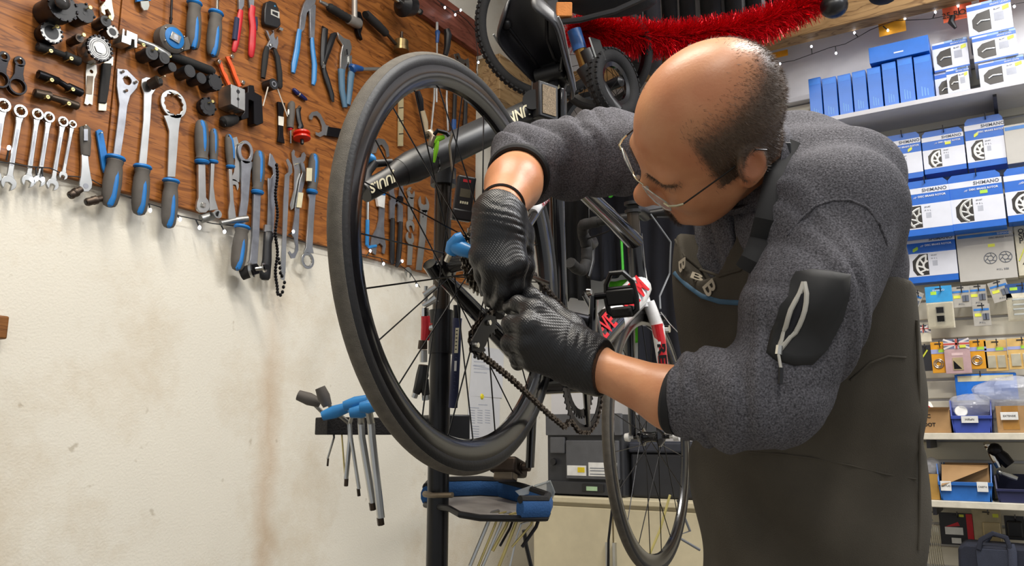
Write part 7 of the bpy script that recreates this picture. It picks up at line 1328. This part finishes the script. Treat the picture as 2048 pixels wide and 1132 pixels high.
strip('shoulder_strap', both, [(1500, 545), (1512, 525), (1522, 505), (1530, 480), (1540, 440), (1551, 395), (1560, 350), (1570, 315), (1580, 285)], .017, mat('strap_black', '#1c1c1d', .8), person, .003, .22)
strip('shoulder_strap', both, [(1356, 490), (1350, 465), (1346, 445)], .014, mat('strap_black'), person, .003, .22)
MB().box(march(both, 1566, 312, lift=.006)[0], RT*.012, CU*.014, FW*.004).build('strap_buckle', BLK, person, bevel=.002)
strip('apron_seam', apronf, [(1500, 905), (1560, 908), (1620, 915), (1700, 930), (1770, 948), (1830, 958)], .0012, APR, person); strip('apron_hem', apronf, [(1832, 640), (1836, 760), (1838, 900), (1838, 1000), (1836, 1100)], .002, APR, person); strip('apron_pocket_edge', apronf, [(1700, 760), (1740, 725), (1775, 712), (1810, 715)], .0016, APR, person)
strip('neck_edge', apronf, [(1352, 480), (1370, 515), (1400, 540), (1440, 552), (1480, 540), (1505, 520)], .0022, APR, person)
for s_, (x, y) in zip('BBB', ((1366, 530), (1392, 556), (1420, 576))):
    P, n = march(both, x, y, lift=.002)
    if P is not None: xd_ = nrm(P3(x+30, y+24, depth(P))-P); xd_ = nrm(xd_-n*(xd_@n)); text('apron_lettering', s_, P, xd_, np.cross(n, xd_), .034, mat('letter_grey', '#b3aa98', .5), person, bold=.0005, sx=1.1)
strip('blue_trim', apronf, [(1350, 545), (1375, 570), (1405, 592), (1440, 603), (1485, 606)], .0036, mat('trim_blue', '#33566f', .7), person, .001, .4)
# sleeve pocket with zip
poly = [(1592, 543), (1625, 538), (1662, 541), (1702, 549), (1700, 590), (1684, 640), (1655, 700), (1625, 730), (1590, 732), (1552, 722), (1532, 704), (1541, 665), (1552, 640), (1560, 612), (1578, 592), (1582, 560)]
PO = np.array(poly, float); cen = PO.mean(0); rings = [1, .97, .8, .55, .28]; vs = []; fs = []; n = len(poly)
for i, r in enumerate(rings):
    for x, y in cen+(PO-cen)*r: p, nn_ = march(fleecef, x, y, lift=.0004 if i == 0 else .0034); vs.append(p)
vs.append(march(fleecef, *cen, lift=.0034)[0])
for i in range(len(rings)-1):
    for k in range(n): fs.append((i*n+k, i*n+(k+1) % n, (i+1)*n+(k+1) % n, (i+1)*n+k))
for k in range(n): fs.append(((len(rings)-1)*n+k, (len(rings)-1)*n+(k+1) % n, len(vs)-1))
pk = MB().add(vs, fs).build('sleeve_pocket', mat('softshell_black', '#191919', .6, var=.15, vscale=18), person, angle=60)
ZIP = mat('zip_silver', '#c3c0b6', .45)
strip('zip_tape', fleecef, [(1609, 566), (1605, 578), (1600, 590), (1590, 606), (1582, 620), (1577, 635), (1573, 650), (1569, 665), (1566, 680), (1559, 698)], .0030, ZIP, person, .004); strip('zip_tape', fleecef, [(1610, 566), (1612, 578), (1613, 590), (1612, 606), (1609, 620), (1604, 634), (1598, 648), (1590, 662), (1580, 675), (1571, 688), (1562, 700)], .0030, ZIP, person, .004); strip('zip_gap', fleecef, [(1605, 590), (1596, 625), (1582, 655), (1570, 685)], .0048, mat('lining_navy'), person, .0015)
strip('zip_slider', fleecef, [(1561, 694), (1558, 712)], .0042, CHR, person, .006); strip('zip_pull', fleecef, [(1559, 712), (1562, 740)], .0018, ZIP, person, .008); strip('zip_pull_end', fleecef, [(1562, 738), (1560, 768)], .0030, BLK, person, .008)
strip('shoulder_seam', fleecef, [(1575, 470), (1600, 440), (1630, 412), (1665, 400), (1700, 400), (1735, 415), (1760, 450), (1775, 490)], .0016, FLC, person, .0005)
# gloves
def gmat():
    m = mat('nitrile_black', '#1b1b1c', .36, var=.12, vscale=40, spec=.5); nt = m.node_tree; L = nt.links.new; b = nt.nodes['Principled BSDF']; tc = [x for x in nt.nodes if x.type == 'TEX_COORD'][0]; o = []
    for rot in ((.3, .6, .8), (.3, .6, -.8)):
        mp = nt.nodes.new('ShaderNodeMapping'); mp.inputs['Rotation'].default_value = rot; L(tc.outputs['Object'], mp.inputs[0]); wv = nt.nodes.new('ShaderNodeTexWave'); wv.inputs['Scale'].default_value = 110; L(mp.outputs[0], wv.inputs['Vector']); o.append(wv)
    mu = nt.nodes.new('ShaderNodeMath'); mu.operation = 'MULTIPLY'; L(o[0].outputs['Fac'], mu.inputs[0]); L(o[1].outputs['Fac'], mu.inputs[1]); bp = nt.nodes.new('ShaderNodeBump'); bp.inputs['Strength'].default_value = .35; bp.inputs['Distance'].default_value = .0012; L(mu.outputs[0], bp.inputs['Height']); L(bp.outputs[0], b.inputs['Normal']); return m
GLV = gmat()
for side, wr, kn, chs, th, el in (('l', WLh, lk_, lch, lth, EL), ('r', WR, rk, rch, rth, ER)):
    d = nrm(el-wr); k0 = np.mean([P3(*k) for k in kn], 0); c1 = wr+d*(.012 if side == 'l' else .004)
    gf = field(hand(wr, kn, chs, th, .0012)+[('c', wr+(k0-wr)*.25, c1, .031 if side == 'l' else .034, .0345, .02)])
    def gl(P, gf=gf, wr=wr, k0=k0, c1=c1, d=d): return smax(gf(P)-folds(P, c1, wr+(k0-wr)*.6, .0022, 11, 2.4, 1.), (P-c1)@d, .002)
    pts = [wr, c1]+[P3(*k) for k in kn]+[P3(*c) for ch in chs for c in ch]+[P3(*c) for c in th]
    Vg, Fg = surface(gl, *bounds(pts, .045), .0024); smesh('glove', Vg, Fg, GLV, person)
dR = nrm(WR-ER); wb_ = WR-dR*.026; MB().rev(wb_, dR, [(.0335, -.0022), (.0357, 0), (.0335, .0022), (.0312, 0)], 36).build('wristband', mat('cord_black', '#1c1513', .8), person)
# glasses
gl_ = MB(); MET = mat('glasses_metal', '#cfc8a8', .2, .9); LENS = mat('lens_clear', '#eef2f4', .02, alpha=.18, spec=.8)
gs = thing('glasses', 'thin rimless glasses', '', hd(.11, 0, 0)); del gs['category']; gs.parent = person; gs.location = (hd(.11, 0, 0)-np.array(person['_o'])).tolist()
for s in (1, -1):
    loop = [hd(.114-.012*(abs(l)/.066)**2, s*l, u*.85-.002) for l, u in ((.012, .006), (.020, .013), (.040, .015), (.060, .012), (.066, .004), (.062, -.012), (.050, -.020), (.030, -.021), (.016, -.014))]
    MB().prism([loop], HF*.0014).build('lens', LENS, gs); MB().tube(loop, .0007, 5, True).build('lens_edge', mat('lens_rim', '#b9bdb4', .15, .5), gs)
    MB().tube([hd(.106, s*.060, .006), hd(.104, s*.069, .007), hd(.096, s*.075, .006), hd(.088, s*.078, .005)], .0016, 8).build('hinge', MET, gs); MB().tube([hd(.088, s*.078, .005), hd(.05, s*.079, .007), hd(.005, s*.082, .012), hd(-.02, s*.083, .018), hd(-.034, s*.080, .0)], .0011, 6).build('temple', mat('temple_dark', '#2c2620', .3, .6), gs); MB().ell(hd(.1105, s*.0125, -.006), HF*.003, HL*.0015, HU*.005, 8, 6).build('nose_pad', mat('clear_edge'), gs)
MB().tube([hd(.112, .014, .006), hd(.115, .006, .010), hd(.115, -.006, .010), hd(.112, -.014, .006)], .0012, 8).build('bridge', MET, gs)
# trousers and shoes below the apron
TR = field([(q[0], q[1], q[2], q[3]+.014, q[4]+.016, q[5]) for q in legs if q[2][2] > .06]+[('e', HP, FA, (.115, .135, .17), .05)])
trf = lambda P: smax(TR(P), .075-P[:, 2], .004); lo, hi = bounds([feet[0], feet[1], HP], .2); lo[2] = .05; Vt, Ft = surface(trf, lo, hi, .010); smesh('trousers', Vt, Ft, mat('trouser_grey', '#5f5c55', .85, bump=.2, bscale=500), person)
for ft in feet:
    sf = field([('c', V(ft[0], ft[1], .052)-FB*.05, V(ft[0], ft[1], .046)+FB*.16, .050, .040, .02), ('c', V(ft[0], ft[1], .06), V(ft[0], ft[1], .10), .052, .050, .02)]); sg = lambda P, sf=sf: smax(sf(P), .002-P[:, 2], .003); Vs, Fs = surface(sg, *bounds([V(ft[0], ft[1], .05)+FB*.2, V(ft[0], ft[1], .0)-FB*.1], .08), .006); smesh('shoe', Vs, Fs, BLK, person)
